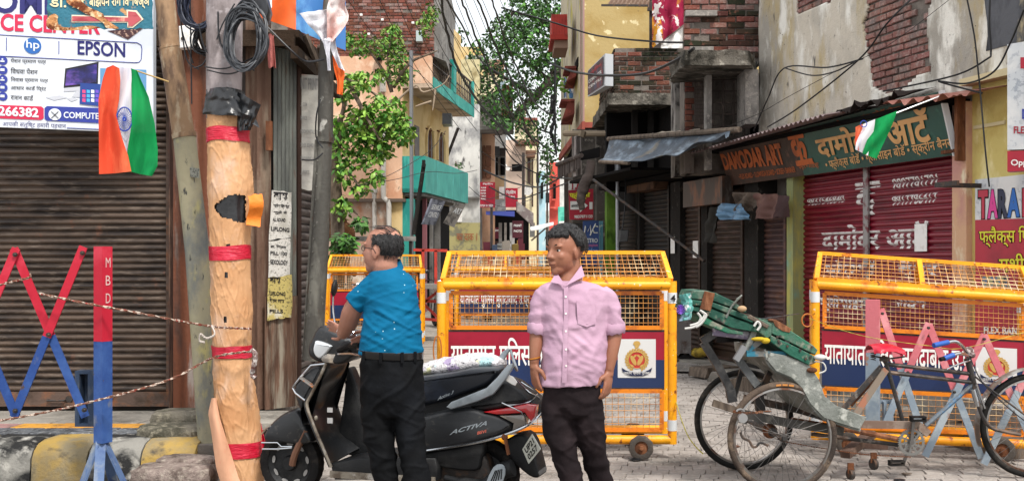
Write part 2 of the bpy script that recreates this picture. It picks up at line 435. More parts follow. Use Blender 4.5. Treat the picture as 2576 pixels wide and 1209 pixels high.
# ================================================================ ground
g=MB();g.grid(lambda u,v: (-70+140*u,-6+400*v*v,-.012),30,60);G=build(g,'street_ground',m_ground,flat=True);tag(G,kind='structure')
pv=thing('paving',None,None,(0,7,0),kind='structure')
def paver(mb,x,y,w=.128,d=.158):
    g_=.0012;h=rnd(-.005,.005);tx,ty=rnd(-.002,.002),rnd(-.002,.002)
    gy=.0045;s=rnd(.006,.02)
    ps=[(x+g_-s,y+gy),(x+w-g_-s,y+gy),(x+w-g_+s*.2,y+d*.5),(x+w-g_+s,y+d-gy),(x+g_+s,y+d-gy),(x+g_+s*.2,y+d*.5)]
    cx,cy=x+w/2,y+d/2;up=[]
    for px,py in ps: up.append((cx+(px-cx)*.95,cy+(py-cy)*.965,h+tx*(px-cx)/w*2+ty*(py-cy)/d*2))
    mb.add([(p[0],p[1],-.03) for p in ps]+[(p[0],p[1],h-.006) for p in ps]+up,
           [(i,(i+1) % 6,6+(i+1) % 6,6+i) for i in range(6)]+[(6+i,6+(i+1) % 6,12+(i+1) % 6,12+i) for i in range(6)]+[(12,13,14,15,16,17)])
cells=[]
for j in range(46):
    y=7.1+j*.158
    for i in range(int(9.2/.128)):
        x=-2.1+i*.128+(.064 if j % 2 else 0)
        if x > 1.85+.42*y: continue
        if x > 6.0-.245*y-.1: continue
        cells.append((x,y))
cells.sort(key=lambda c: (0 if abs((c[0]+.06)/(c[1]+.1)) < .47 and c[1] > 7.3 else 1,c[1]))
for c in cells[:300]:
    b=MB();paver(b,*c);build(b,'paver',m_pave,pv,flat=True)
b=MB()
for c in cells[300:]: paver(b,*c)
build(b,'distant_pavers',m_pave,pv,flat=True,kind='stuff')
m_lane=M('lane_far','#8f887f',.9,layers=[('#6c655d',(.8,3,1),.45,.65),('#a89f93',(6,14,6),.55,.7)],bump=(20,.4))
b=MB();b.grid(lambda u,v: (-4+16*u,14.3+110*v,-.006),4,20);tag(build(b,'lane_surface',m_lane,flat=True),kind='structure')

# ---------------------------------------------------------------- left footpath and kerb
FZ=.25
fp=thing('footpath',None,None,(-3.5,8.3,0),kind='structure')
b=MB();b.box((-6,7.62,-.02),(-1.95,11.6,FZ-.03));build(b,'footpath_base',m_ground,fp)
m_slab=M('footpath_slab','#8d8880',.85,layers=[('#625e58',(2.5,2.5,2.5),.45,.68),('#a8a196',(20,20,20),.52,.75)],var=.08,bump=(50,.35))
m_tpink=M('tile_pink','#9c7a76',.8,layers=[('#6b5a56',(9,9,9),.45,.7)],var=.1,bump=(60,.3))
m_tyel=M('tile_orange','#c08a3e',.8,layers=[('#7d6142',(9,9,9),.5,.72)],var=.1,bump=(60,.3))
m_tdark=M('tile_dark','#5f6266',.8,layers=[('#3c3d40',(14,14,14),.45,.6),('#8a8b8c',(25,25,25),.55,.7)],var=.15,bump=(60,.4))
def slab(x0,x1,y0,y1,m,z=FZ,sk=.0):
    b=MB();h=rnd(-.004,.004);e=.008
    ps=[(x0,y0),(x1,y0),(x1+sk,y1),(x0+sk,y1)];c=((x0+x1+sk)/2,(y0+y1)/2)
    b.add([(p[0],p[1],z-.05) for p in ps]+[(p[0],p[1],z+h-.006) for p in ps]+[(p[0]+(c[0]-p[0])*.03,p[1]+(c[1]-p[1])*.05,z+h) for p in ps],
          [(i,(i+1) % 4,4+(i+1) % 4,4+i) for i in range(4)]+[(4+i,4+(i+1) % 4,8+(i+1) % 4,8+i) for i in range(4)]+[(8,9,10,11)])
    build(b,'paving_slab',m,fp,flat=True)
x=-5.6
while x < -2.2:
    w=rnd(.5,.75);slab(x+.012,x+w,8.44,9.12,m_slab,sk=.12);x += w+.004
x=-5.6
while x < -2.2:
    w=.31;slab(x+.008,x+w,8.22,8.42,random.choice((m_tyel,m_tpink,m_tyel)),sk=.02);x += w+.004
x=-5.6
while x < -2.2:
    w=rnd(.2,.3);slab(x+.008,x+w,7.95,8.205,m_tdark,sk=.02);x += w+.004
kb=thing('kerb',None,None,(-3.5,7.6,0),kind='structure')
m_ky=M('kerb_yellow','#a3884c',.85,layers=[('#857a62',(3,3,3),.46,.62),('#4e4942',(6,6,9),.55,.7)],bump=(40,.5))
m_kw=M('kerb_black_white','#87857f',.85,layers=[('#2c2c2c',(2.2,3,2.6),.44,.54),('#b9b6ae',(7,7,7),.55,.7)],bump=(40,.5))
for i,(a,c) in enumerate(((-250,-70),(-68,72),(76,213),(217,348),(352,484))):
    x0,x1=(a-CX)/373.3,(c-CX)/373.3
    prof=[(7.92,.0),(7.92,FZ+.0),(7.72,FZ+.005),(7.62,FZ-.012),(7.55,FZ-.05),(7.515,FZ-.1),(7.5,0),(7.5,-.02),(7.92,-.02)]
    rr=[]
    for k in range(9):
        t=k/8;e=.012 if k in (0,8) else 0
        rr.append([Vector((x0+(x1-x0)*t,y+(.01 if e else 0)+nz1((x0+t*2,y,z),7)*.006,z-(e if z > .1 else 0)+nz1((x0+t*2+9,y,z),6)*.006)) for y,z in prof])
    b=MB();b.rings([list(reversed(r)) for r in rr]);build(b,'kerb_stone',m_ky if i % 2 == 0 else m_kw,kb)

def rock(name,c,sz,mat,label,cat='rubble',seed=0,group=None,flatten=.0,org=None):
    b=MB();b.ell(c,sz[0],sz[1],sz[2],20,12)
    for i,v in enumerate(b.v):
        d=v-Vector(c);q=Vector((d.x/sz[0],d.y/sz[1],d.z/sz[2]))
        m_=max(abs(q.x),abs(q.y),abs(q.z));q=q*(1/max(m_,.3))*.62+q*.38
        n_=nz1(v+Vector((seed,0,0)),9)*.12+nz1(v+Vector((seed,5,0)),25)*.06
        q *= 1+n_
        b.v[i]=Vector(c)+Vector((q.x*sz[0],q.y*sz[1],q.z*sz[2]))
    return single(b,name,mat,label,cat,(c[0],c[1],c[2]-sz[2]),group,auto=30)
m_rub=M('rubble_concrete','#7a7468',.95,layers=[('#4c4a40',(5,5,5),.45,.62),('#97907f',(20,20,20),.5,.7)],bump=(35,1.),bump2=(90,.5))
m_rubp=M('rubble_pinkish','#8d7f78',.95,layers=[('#5c514b',(7,7,7),.45,.65),('#aaa094',(25,25,25),.5,.7)],bump=(35,1.),bump2=(90,.6))
rock('concrete_lump',P(440,1095,7.95) ,(.25,.2,.085),m_rub,'mossy grey lump of broken concrete lying on the kerb end beside the leaning pole',seed=1)
rock('concrete_lump',P(455,1050,8.25),(.2,.18,.065),m_rub,'rounded grey concrete lump topmost of the rubble pile beside the leaning pole',seed=4)
rock('broken_slab',P(440,1193,7.25),(.27,.17,.075),m_rubp,'flat broken brown grey slab lying on the road below the yellow kerb stone',seed=7)
rock('broken_slab',P(400,1165,7.38)+Vector((.18,.02,.02)),(.2,.12,.03),m_rubp,'thin broken piece propped on the flat slab below the kerb',seed=12)
b=MB();b.box((-2.5,8.18,.35),(-2.28,8.24,.365));single(b,'flat_stick',m_iron,'short black flat stick lying on the rubble beside the leaning pole','stick',(-2.4,8.2,.35))
# ================================================================ left shop front
LF=Frame((0,9.15,0))
m_shut=M('shutter_brown','#54453a',.5,.2,layers=[('#2c2420',(2,2,9),.42,.62),('#66594e',(6,6,30),.54,.68),('#6b4634',(9,9,5),.62,.74)],bump=(40,.15))
m_bar=M('shutter_bar_rusty','#5b4a41',.65,.1,layers=[('#7b5138',(9,9,9),.5,.66),('#33291f',(5,5,5),.5,.7)],bump=(50,.3))
T=shutter(LF,-5.2,-2.83,FZ+.035,3.5,0,m_shut,'brown rolled steel shutter of the closed shop behind the red and blue barrier',pitch=.0525,bulge=.017,barm=m_bar)
for px in (228,):
    b=MB();b.box(LF.w(LF.px(px,985)[0],-.018,FZ+.14),LF.w(LF.px(px+60,985)[0],-.03,FZ+.1));build(b,'hasp',m_bar,T)
b=MB();b.box((-9,9.19,FZ),(-2.2,9.6,6));sh=thing('shop_building','dark old shop building behind the brown shutter and the computer sign','building',(-4.5,9.4,0));build(b,'wall',M('sooty_wall','#3a3431',.9,bump=(20,.5)),sh)
m_rsheet=M('rusty_sheet','#6a3f2c',.7,.1,layers=[('#8a8079',(9,9,1.2),.52,.62),('#41302a',(6,6,1),.5,.66)],bump=(25,.3))
def corr(fr,x0,x1,z0,z1,off,pitch,amp,name,mat,parent=None,n_per=6,zb=None,t=.0015):
    n=max(4,int((x1-x0)/pitch*n_per));b=MB()
    def f(u,v):
        x=x0+(x1-x0)*u;z=z0+(z1-z0)*v+((zb(x)*(1-v)) if zb else 0)
        return fr.w(x,off+amp*math.sin((x-x0)/pitch*2*pi)+.004*nz1((x*3,0,z*3)),z)
    b.grid(f,n,10,t);return b,name,mat
b,_,_=corr(LF,-2.77,-2.42,FZ,4.2,-.06,.16,.018,'',None)
single(b,'metal_sheet',m_rsheet,'tall rust brown metal sheet between the brown shutter and the leaning pole','metal sheet',(-2.6,9.1,FZ))
b=MB();b.box((-2.83+.062,8.98,FZ),(-2.76,9.07,4.3));single(b,'door_post',M('post_brown','#3c2d28',.8,layers=[('#6b5547',(9,9,2),.5,.66)],bump=(40,.4)),'dark brown upright post at the edge of the brown shutter','post',(-2.78,9,FZ))

# ---------------------------------------------------------------- printed computer centre sign
yaw=radians(18)
SF=Frame(P(388,330,8.9),yaw)          # origin at the lower right corner; x runs to the right and away
SF.o.z=0
def q(px,py,off=0.): return SF.pw(px,py,off)
SG=thing('shop_sign','large white printed computer service centre signboard above the brown shutter','sign',q(388,335))
m_sw=M('sign_white','#d9dee6',.4,layers=[('#c3c9d2',(2,2,2),.45,.65)])
m_snavy=M('sign_navy','#1c1c63',.45);m_sblue=M('sign_blue','#27368f',.45);m_sred=M('sign_red','#c01a45',.45);m_sblack=M('sign_black','#17171c',.5)
def quad_px(fr,pts,name,mat,parent,off=0.,t=0.):
    b=MB()
    if t: b.prism([fr.px(*p,off) for p in pts],off,off+t,fr)
    else: b.poly([fr.pw(p[0],p[1],off) for p in pts])
    return build(b,name,mat,parent,flat=True)
c4=[(-70,-60),(388,-60),(385,335),(-70,316)]
x0=SF.px(-70,320)[0]
b=MB();zt=SF.px(385,-70)[1]
b.prism([SF.px(-70,317),SF.px(386,335),(SF.px(390,-60)[0],zt),(x0,zt)],0,.03,SF);build(b,'board',m_sw,SG,flat=True)
b=MB()
for s in (SF.px(386,335),): b.box((s[0]+.001,-.012,s[1]),(s[0]+.02,.035,zt),SF)
build(b,'frame',M('alu','#8c8f94',.4,.6),SG)
def tp(body,x0,y0,x1,y1,h,m,bold=.0,h1=None,off=-.005,name='lettering',par=SG,fr=SF): return text_px(fr,body,x0,y0,x1,y1,h,name,m,par,bold,off,h1)
tp('COMP',-78,32,151,39,62,m_snavy,.03)
tp('SERVICE CENTER',-120,74,252,88,44,m_sred,.03)
tp('EPSON',195,138,315,145,36,m_snavy,.02)
# framed logo strip
b=MB()
def pl(pts,r=.003,off=-.004):
    b.tube([SF.pw(x,y,off) for x,y in pts],r,4)
pl([(-70,84),(345,108),(355,114),(357,124),(355,150),(350,157),(340,158),(-70,138)])
pl([(16,95),(16,128)]);pl([(148,104),(148,137)]);pl([(168,322),(262,326)]);build(b,'printed_lines',m_sblue,SG)
def disc_px(fr,cx,cy,r,name,mat,parent,off,r0=0,ry=None):
    c=fr.pw(cx,cy,off);rad=(fr.pw(cx+r,cy,off)-c).length;n=28;b=MB()
    ring=[c+fr.x*(cos(2*pi*k/n)*rad)+Vector((0,0,1))*(sin(2*pi*k/n)*rad) for k in range(n)]
    if r0:
        q_=r0/r;inn=[c+(p-c)*q_ for p in ring];b.add(ring+inn,[(k,(k+1) % n,n+(k+1) % n,n+k) for k in range(n)])
    else: b.poly(ring)
    return build(b,name,mat,parent,flat=True)
m_hp=M('logo_blue','#1f5fa8',.4)
disc_px(SF,82,116,22,'round_logo',m_hp,SG,-.005)
tp('hp',66,127,99,130,27,m_sw,.01,off=-.008)
b=MB()
m_txt=m_sblack
for i,(bd,y,x1) in enumerate((('पेंशन प्रमाण पत्र',160,116),('विधवा पेंशन',184,95),('निवास प्रमाण पत्र',207,121),('आधार कार्ड प्रिंट',228,117),('राशन कार्ड',250,84))):
    tp(bd,27,y+1,x1,y+4,15,m_txt,.01)
    disc_px(SF,7,y-7,12,'icon',m_sblue,SG,-.005)
    bb=MB();c=SF.pw(6,y-8,-.008)
    if i in (0,2): bb.disc(c+Vector((0,0,.008)),SF.y,0,.007,.001,10);bb.cbox((0,0,0),(.03,.001,.012),Frame(c-Vector((0,0,.008)),SF.yaw))
    else: bb.cbox((0,0,0),(.03,.001,.02),Frame(c,SF.yaw))
    build(bb,'icon_mark',m_sw,SG,flat=True)
b=MB();b.prism([SF.px(x,y,-.004) for x,y in ((-60,262),(104,268),(110,273),(110,297),(104,302),(-60,296))],-.006,-.004,SF);build(b,'phone_panel',m_sred,SG,flat=True)
tp('266382',-4,291,97,296,24,m_sw,.03,off=-.01)
b=MB();b.prism([SF.px(x,y,-.004) for x,y in ((118,267),(245,272),(340,276),(345,281),(345,309),(340,314),(118,304),(112,299),(112,272))],-.006,-.004,SF);build(b,'name_panel',m_sblue,SG,flat=True)
tp('COMPUTER SERVICE',160,297,334,304,16,m_sw,.02,off=-.01)
disc_px(SF,138,288,16,'badge',m_sw,SG,-.01)
b=MB()
for a,c in (((129,280),(147,297)),((147,280),(129,297))): b.bar(SF.pw(*a,-.013),SF.pw(*c,-.013),.002,.012,up=SF.y)
build(b,'tools_mark',m_sblack,SG)
tp('आपकी संतुष्टि हमारी पहचान',6,321,166,327,18,m_snavy,.0)
# printed monitor, tablet, phone, keyboard, mouse
b=MB();b.prism([SF.px(*p,-.003) for p in ((164,173),(248,156),(246,214),(160,222))],-.005,-.003,SF);build(b,'monitor_bezel',m_sblack,SG,flat=True)
m_scr=M('printed_screen','#2c2a72',.4,layers=[('#8a5fc8',(3,3,9),.5,.66),('#141238',(4,4,4),.52,.65)])
b=MB();b.prism([SF.px(*p,-.006) for p in ((168,177),(244,161),(242,208),(164,216))],-.0075,-.006,SF);build(b,'printed_screen',m_scr,SG,flat=True)
b=MB();b.prism([SF.px(*p,-.003) for p in ((160,222),(246,214),(245,226),(160,231))],-.005,-.003,SF);b.prism([SF.px(*p,-.003) for p in ((192,228),(212,227),(216,246),(180,244))],-.0045,-.003,SF)
b.prism([SF.px(*p,-.003) for p in ((114,245),(150,240),(170,246),(136,253))],-.0045,-.003,SF);b.prism([SF.px(*p,-.003) for p in ((168,248),(182,245),(196,250),(180,256))],-.0045,-.003,SF)
build(b,'monitor_stand',M('printed_grey','#b9bcc4',.4),SG,flat=True)
b=MB();b.prism([SF.px(*p,-.006) for p in ((202,209),(252,212),(252,268),(200,262))],-.0085,-.006,SF);build(b,'printed_tablet',M('printed_tab','#1c3c86',.4),SG,flat=True)
for r in range(3):
    for c in range(4):
        b=MB();x,y=207+c*11,226+r*11
        b.prism([SF.px(*p,-.009) for p in ((x,y),(x+8,y+1),(x+8,y+9),(x,y+8))],-.0095,-.009,SF);build(b,'app_tile',M('tile%d' % ((r*4+c) % 4),('#d8457c','#47a6d8','#e8e8f0','#6a4fc0')[(r*4+c) % 4],.4),SG,flat=True)
b=MB();b.prism([SF.px(*p,-.003) for p in ((252,172),(368,176),(368,240),(252,262))],-.0045,-.003,SF);build(b,'printed_laptop',M('printed_blue','#5d8fb8',.4),SG,flat=True)
b=MB();b.prism([SF.px(*p,-.0035) for p in ((270,78),(362,70),(322,100))],-.0055,-.0035,SF);build(b,'printed_tablet_corner',M('printed_maroon','#3f2428',.4,layers=[('#a88a7a',(40,40,40),.55,.6)]),SG,flat=True)

# ---------------------------------------------------------------- rusted arrow sign
AF=Frame(P(250,40,8.0),radians(6));AF.o.z=0
AS=thing('arrow_sign','peeling blue painted metal sign with a red arrow, overlapping the top of the white sign','sign',AF.pw(250,70))
out=[(118,-40)];random.seed(5)
for i in range(13): out.append((118+rnd(-1,2),-30+i*8.2))
bot=[(120+i*(262/26),73+rnd(-2.2,2.2)-(1.5 if i > 22 else 0)) for i in range(27)]
rgt=[(384+rnd(-2,1.5),72-i*9) for i in range(12)]
b=MB();b.prism([AF.px(*p) for p in out[:-1]+bot+rgt],0,.012,AF)
m_asb=M('sign_peeling_blue','#2f6c80',.6,layers=[('#31503f',(5,5,5),.6,.66),('#b98a5a',(3.2,3,3),.57,.6),('#8a4a2a',(12,12,8),.62,.66)],bump=(25,.5))
build(b,'board',m_asb,AS,flat=True)
m_ared=M('faded_red','#b4555c',.6,layers=[('#d8a08c',(8,8,3),.58,.64),('#9a3a42',(3,3,12),.5,.6)])
b=MB();b.poly([AF.pw(*p,-.004) for p in ((180,38),(319,42),(318,25),(344,27),(361,49),(334,71),(320,70),(320,58),(180,57))]);build(b,'arrow_border',M('cream_paint','#ddd3bc',.6,layers=[('#b98a6a',(12,12,12),.56,.62)]),AS,flat=True)
b=MB();b.poly([AF.pw(*p,-.008) for p in ((181,41),(322,45),(322,29),(341,31),(356,49),(332,67),(323,66),(322,55),(181,54))]);build(b,'arrow',m_ared,AS,flat=True)
text_px(AF,'बांझपन रोग विशेषज्ञ',224,24,376,22,34,'lettering',M('cream_letter','#e0d2a8',.6),AS,.02,-.006)
text_px(AF,'डॉ. नि',124,18,214,22,34,'lettering',M('cream_letter','#e0d2a8',.6),AS,.02,-.006)
m_rp=M('rust_patch','#c08a5c',.9,layers=[('#6a3a26',(14,14,14),.45,.56),('#e0c49c',(22,22,22),.55,.65)],bump=(50,.6))
for cs in (((170,-20),(205,4),(222,20),(255,36),(262,44),(285,60),(300,72),(270,73),(262,58),(240,44),(214,34),(196,24),(168,6)),((121,46),(134,34),(148,40),(146,52),(152,66),(190,68),(222,66),(252,71),(236,75),(160,76),(122,74))):
    pts=[AF.px(x+rnd(-2,2),y+rnd(-2,2),-.01) for x,y in cs];b=MB();b.prism(smooth(pts,3),-.012,-.0095,AF);build(b,'rust_patch',m_rp,AS)

# ---------------------------------------------------------------- flags
m_saf=M('flag_saffron','#c8482e',.8,alpha=.95,layers=[('#e2704c',(6,6,2),.45,.6)]);m_fw=M('flag_white','#d8d6dc',.8,alpha=.96,layers=[('#b8bac8',(9,9,2),.5,.64)]);m_fg=M('flag_green','#158a4a',.8,alpha=.9,layers=[('#0e6e3c',(6,6,2),.45,.62)])
m_chk=M('flag_blue','#26409a',.7)
def lerp_tab(tab,v):
    for (a,x),(b_,y) in zip(tab,tab[1:]):
        if v <= b_: return x+(y-x)*(v-a)/max(b_-a,1e-6)
    return tab[-1][1]
def flag_band(l,r,ytop,ybot,d,dz,name,mat,parent,nu=14,nv=40):
    b=MB()
    def f(u,v):
        x=lerp_tab(l,v)*(1-u)+lerp_tab(r,v)*u;y=lerp_tab(ytop,u)*(1-v)+lerp_tab(ybot,u)*v
        return P(x,y,d+dz(u,v))
    b.grid(f,nu,nv,.0015);return build(b,name,mat,parent,auto=80)
FL=thing('flag','large tricolour flag hanging limp from a thin stick on the leaning pole','flag',P(425,206,7.3))
b=MB();b.tube([P(285,171,7.3),P(345,179,7.3),P(424,206,7.42)],.0055,6);build(b,'stick',M('bamboo','#b99a62',.6),FL)
flag_band([(0,268),(.1,259),(.3,248),(1,249)],[(0,300),(.12,303),(.3,300),(.45,292),(.65,305),(.85,322),(1,330)],[(0,171),(.5,164),(1,172)],[(0,438),(.5,436),(1,431)],7.24,lambda u,v: -.03*sin(u*7+v*2.)*(.3+v*.7)+.012*sin(v*9+u*4),'saffron_band',m_saf,FL)
flag_band([(0,296),(.12,298),(.3,294),(.45,288),(.65,302),(.85,319),(1,324)],[(0,331),(.3,333),(.55,332),(.75,323),(.9,320),(1,325)],[(0,169),(1,172)],[(0,431),(1,428)],7.27,lambda u,v: .012*sin(u*5+v*7),'white_band',m_fw,FL)
flag_band([(0,329),(.3,332),(.55,331),(.75,322),(.9,318),(1,322)],[(0,345),(.1,356),(.25,374),(.5,389),(.75,397),(.9,396),(1,382)],[(0,172),(1,178)],[(0,430),(.5,438),(1,443)],7.26,lambda u,v: -.028*sin(u*6+v*3)*(.3+v)+.01*sin(v*11),'green_band',m_fg,FL)
b=MB();c=P(313,300,7.235)
for k in range(24):
    a=2*pi*k/24;b.bar(c+Vector((cos(a)*.012,.002,sin(a)*.02)),c+Vector((cos(a)*.048,.002,sin(a)*.074)),.0022,.0015,up=(0,1,0))
ring=[c+Vector((cos(2*pi*k/40)*.05,0,sin(2*pi*k/40)*.077)) for k in range(40)];b.tube(ring,.0045,5,closed=True)
b.tube([c+Vector((cos(2*pi*k/16)*.008,0,sin(2*pi*k/16)*.012)) for k in range(16)],.006,5,closed=True)
build(b,'wheel_emblem',m_chk,FL)

# ---------------------------------------------------------------- leaning tubular pole in sections
m_pu=M('pole_upper','#94785c',.6,.2,layers=[('#5e4a3b',(9,9,3),.45,.62),('#b5a58c',(14,14,5),.55,.7)],bump=(30,.2))
m_pl=M('pole_lower','#a09a80',.65,.1,layers=[('#6e7270',(3,3,1.6),.44,.6),('#b0a873',(8,8,4),.56,.68),('#3a3c3c',(25,25,9),.62,.68)],bump=(30,.3))
LP=thing('leaning_pole','stepped steel pole leaning beside the cloth wrapped pole, rusty above and grey yellow below','pole',P(522,1172,7.75))
d=7.75;s=FPX/d
b=MB();b.tube([P(408,-70,d),P(428,130,d)],.068,20);build(b,'upper_tube',m_pu,LP)
b=MB();b.tube([P(427,120,d),P(463,345,d)],.076,20);b.tube([P(426.5,118,d),P(428,124,d)],.079,20);b.tube([P(462,335,d),P(464,347,d)],.083,20);build(b,'middle_tube',m_pu,LP)
b=MB();b.tube([P(463,338,d),P(497,640,d),P(525,1185,d)],[.076,.084,.06],20);build(b,'lower_tube',m_pl,LP)
b=MB()
for (x,y,w,h,m_) in ((488,432,26,24,0),):
    b.grid(lambda u,v: P(x-w/2+w*u,y-h/2+h*v+4*u,d-.082+.015*(2*u-1) ** 2),6,3)
build(b,'sticker',M('sticker_grey','#8d8f86',.7,layers=[('#5d5f58',(60,60,60),.5,.55)]),LP)

# ---------------------------------------------------------------- wrapped pole
WP=thing('wrapped_pole','thick grey pole wrapped in orange cloth with red tape bands','pole',P(600,1240,7.2))
d=7.2
b=MB();b.tube([P(565,-60,d+.02),P(563,300,d+.02)],[.118,.112],28)
build(b,'post',M('pole_pale','#9a9090',.7,layers=[('#6c6362',(5,5,2),.46,.62),('#b6aeb0',(9,9,9),.54,.7)],bump=(25,.25)),WP)
m_or=M('wrap_orange','#c4976e',.62,layers=[('#b5845a',(3,3,3),.45,.65),('#c8a68c',(5,5,3),.52,.66),('#98704e',(2,2,2),.62,.72)],bump=(14,.2),ridge=(6,.25,(1,1,1.2)))
tab=[(285,519,628),(340,519,626),(400,520,634),(480,521,640),(515,523,636),(560,523,634),(620,526,630),(700,528,632),(780,529,636),(860,532,634),(900,534,634),(960,535,640),(1040,541,652),(1110,548,660),(1180,556,664),(1250,565,672)]
def wrap_ring(y,grow=0.,n=56,wr=1.):
    yy=[t[0] for t in tab];k=max(i for i in range(len(tab)) if tab[i][0] <= y or i == 0);k2=min(k+1,len(tab)-1)
    t=0 if k == k2 else (y-tab[k][0])/(tab[k2][0]-tab[k][0]);l=tab[k][1]*(1-t)+tab[k2][1]*t;r=tab[k][2]*(1-t)+tab[k2][2]*t
    c=P((l+r)/2,y,d);R=(r-l)/2*d/FPX+grow;out=[]
    for i in range(n):
        a=2*pi*i/n;p=Vector((cos(a),sin(a),c.z))
        wx=nz1((p.x*1.5,p.y*1.5,c.z*4))*1.2;w=.75*wr*(.012*nz1((p.x*1.3+3,p.y*1.3,c.z*3.5))+.006*ridge1(p.x*.9+wx,p.y*.9,c.z*4+p.x*1.8,.1,1.)+.005*ridge1(p.x*1.3+7,p.y*1.3+wx,c.z*5-p.x*2.6,.1,1.)+.003*ridge1(p.x*2.4+2,p.y*2.4,c.z*10+wx*2,.12,1.)-.004)
        out.append(Vector((c.x+cos(a)*(R+w-.006),c.y+sin(a)*(R*.95+w),c.z+.012*nz1((p.x,p.y,c.z*3)))))
    return out
def torn(y0,y1,name,mat,grow=0.,ragt=0.,ragb=0.,hole=None,step=8,wr=1.,nn=72):
    n=nn;ys=[y0+(y1-y0)*i/max(1,int((y1-y0)/step)) for i in range(int((y1-y0)/step)+1)]
    rs=[wrap_ring(y,grow,n,wr) for y in ys];b=MB();vs=[p for r in rs for p in r];fs=[]
    for i in range(n):
        if ragt: rs[0][i].z += ragt*nz1((i*.35,1,0));
        if ragb: rs[-1][i].z += ragb*nz1((i*.4,7,0))
    for j in range(len(rs)-1):
        for i in range(n):
            a=2*pi*(i+.5)/n;y=(ys[j]+ys[j+1])/2
            if hole and hole(a,y): continue
            fs.append((j*n+i,(j+1)*n+i,(j+1)*n+(i+1) % n,j*n+(i+1) % n))
    vs=[p for r in rs for p in r];b.add(vs,fs);return build(b,name,mat,WP,auto=70)
m_bag=M('black_plastic','#141518',.3,layers=[('#23262b',(6,6,6),.5,.7)],bump=(9,.3),ridge=(7,.4),spec=.6)
torn(300,1250,'inner_wrap',m_bag,-.012,step=20)
def ang(a): return (a/pi*180) % 360
def hole1(a,y):
    g_=ang(a)
    if g_ < 180: return False
    px=580+57*cos(a);return inpoly((px+3*nz1((px*.2,y*.2,0)),y+3*nz1((px*.2,y*.2,5))),((553,516),(570,508),(584,496),(600,490),(628,494),(630,562),(606,560),(592,552),(572,548),(556,536),(548,522)))
torn(286,1255,'orange_wrap',m_or,.0,ragt=.05,hole=lambda a,y: hole1(a,y) or (268 < ang(a) < 276 and abs(y-690) < 7) or (262 < ang(a) < 270 and abs(y-800) < 8) or (275 < ang(a) < 284 and abs(y-618) < 6),step=3,nn=168)
m_tape=M('tape_red','#b80f2e',.35,layers=[('#d0314a',(9,9,30),.5,.66)],bump=(18,.5,(1,1,5)))
for y0,y1 in ((322,358),(618,653),(868,898),(1106,1142)): torn(y0,y1,'red_tape',m_tape,.006,wr=.8,step=6)
# flaps
b=MB();b.grid(lambda u,v: P(623+36*u+4*sin(v*5),492+74*v+8*u*(v-.5)+5*nz1((u*3,v*6,0)),7.06+.02*u-.02*sin(v*6)),8,14,.002);build(b,'torn_flap',M('wrap_orange_bright','#e07c28',.6,bump=(20,.4)),WP)
b=MB()
def strip(u,v):
    y=1000+250*v;xl=lerp_tab([(0,533),(.15,524),(.4,534),(.7,544),(1,566)],v);xr=lerp_tab([(0,543),(.2,552),(.5,576),(.8,600),(1,622)],v)
    return P(xl+(xr-xl)*u,y,7.06-.03*sin(u*pi)-.02*v+.012*sin(v*8+u*3))
b.grid(strip,8,24,.002);build(b,'loose_fold',M('wrap_orange_pale','#c9987a',.6,layers=[('#c8584c',(7,7,2),.56,.64)],bump=(16,.5,(1,1,.4))),WP)
b=MB();b.grid(lambda u,v: P(656+14*u+3*v,1062+60*u+62*v,7.1+.02*sin(v*5)),5,8,.002);build(b,'tape_end',m_tape,WP)
b=MB()
def bagf(u,v):
    xt=519+92*u;yt=226-12*sin(u*2.6)+10*u;xb=519+133*u-8*(1-u);yb=288+4*u+(30*max(0,u-.6)/.4)
    x=xt*(1-v)+xb*v;y=yt*(1-v)+yb*v
    return P(x+4*nz1((u*4,v*4,3)),y+3*nz1((u*5,v*5,8)),7.2-sqrt(max(.002,.019-(.137*(2*u-1)) ** 2))*(1+.2*v)+.02*nz1((u*6,v*5,0)))
b.grid(bagf,26,14,.002);build(b,'plastic_hood',m_bag,WP)
b=MB();b.grid(lambda u,v: P(600+56*u-22*v*u-4*v,232+32*u+98*v*(1-.35*u),7.1-.05*sin(u*3)+.03*nz1((u*5,v*5,1))),12,14,.002);build(b,'plastic_flap',m_bag,WP)

# ---------------------------------------------------------------- cable coils, boxes
m_cab=M('cable_grey','#3a3d42',.5);m_cab2=M('cable_black','#1b1c20',.5)
def coil(name,px,py,rx,ry,d,n,label,mat,seed,tilt=.3,drop=0):
    random.seed(seed);C=thing(name,label,'cable coil',P(px,py-ry,d),'cable coils tied to the pole tops')
    for k in range(n):
        ax=rx*rnd(.6,1.02);az=ry*rnd(.72,1.02);ox,oz=rnd(-5,5),rnd(-5,5)-(ry-az)*.8;ph=rnd(0,6);pts=[]
        for i in range(30):
            a=2*pi*i/30;w=1+.05*sin(3*a+ph)+.03*sin(5*a+ph*2)
            pts.append(P(px+ox+cos(a)*ax*w+tilt*sin(a)*8,py-oz-sin(a)*az*w,d+rnd(-.005,.005)+.05*sin(2*a+ph)*.6+(k-n/2)*.004))
        b=MB();b.tube(smooth(pts,2),.0055,5,closed=True);build(b,'cable_loop',mat,C)
    return C
coil('cable_coil',618,92,54,82,7.0,38,'big oval coil of grey cable hanging on the pale pole beside the orange banner',m_cab,3)
coil('cable_coil',505,8,54,62,7.25,30,'upper coil of dark cable hanging between the leaning pole and the pale pole',M('cable_navy','#22283a',.5),4)
coil('cable_coil',530,96,48,42,7.35,12,'loose tangle of black cable hanging below the upper coil',m_cab2,9)
random.seed(11)
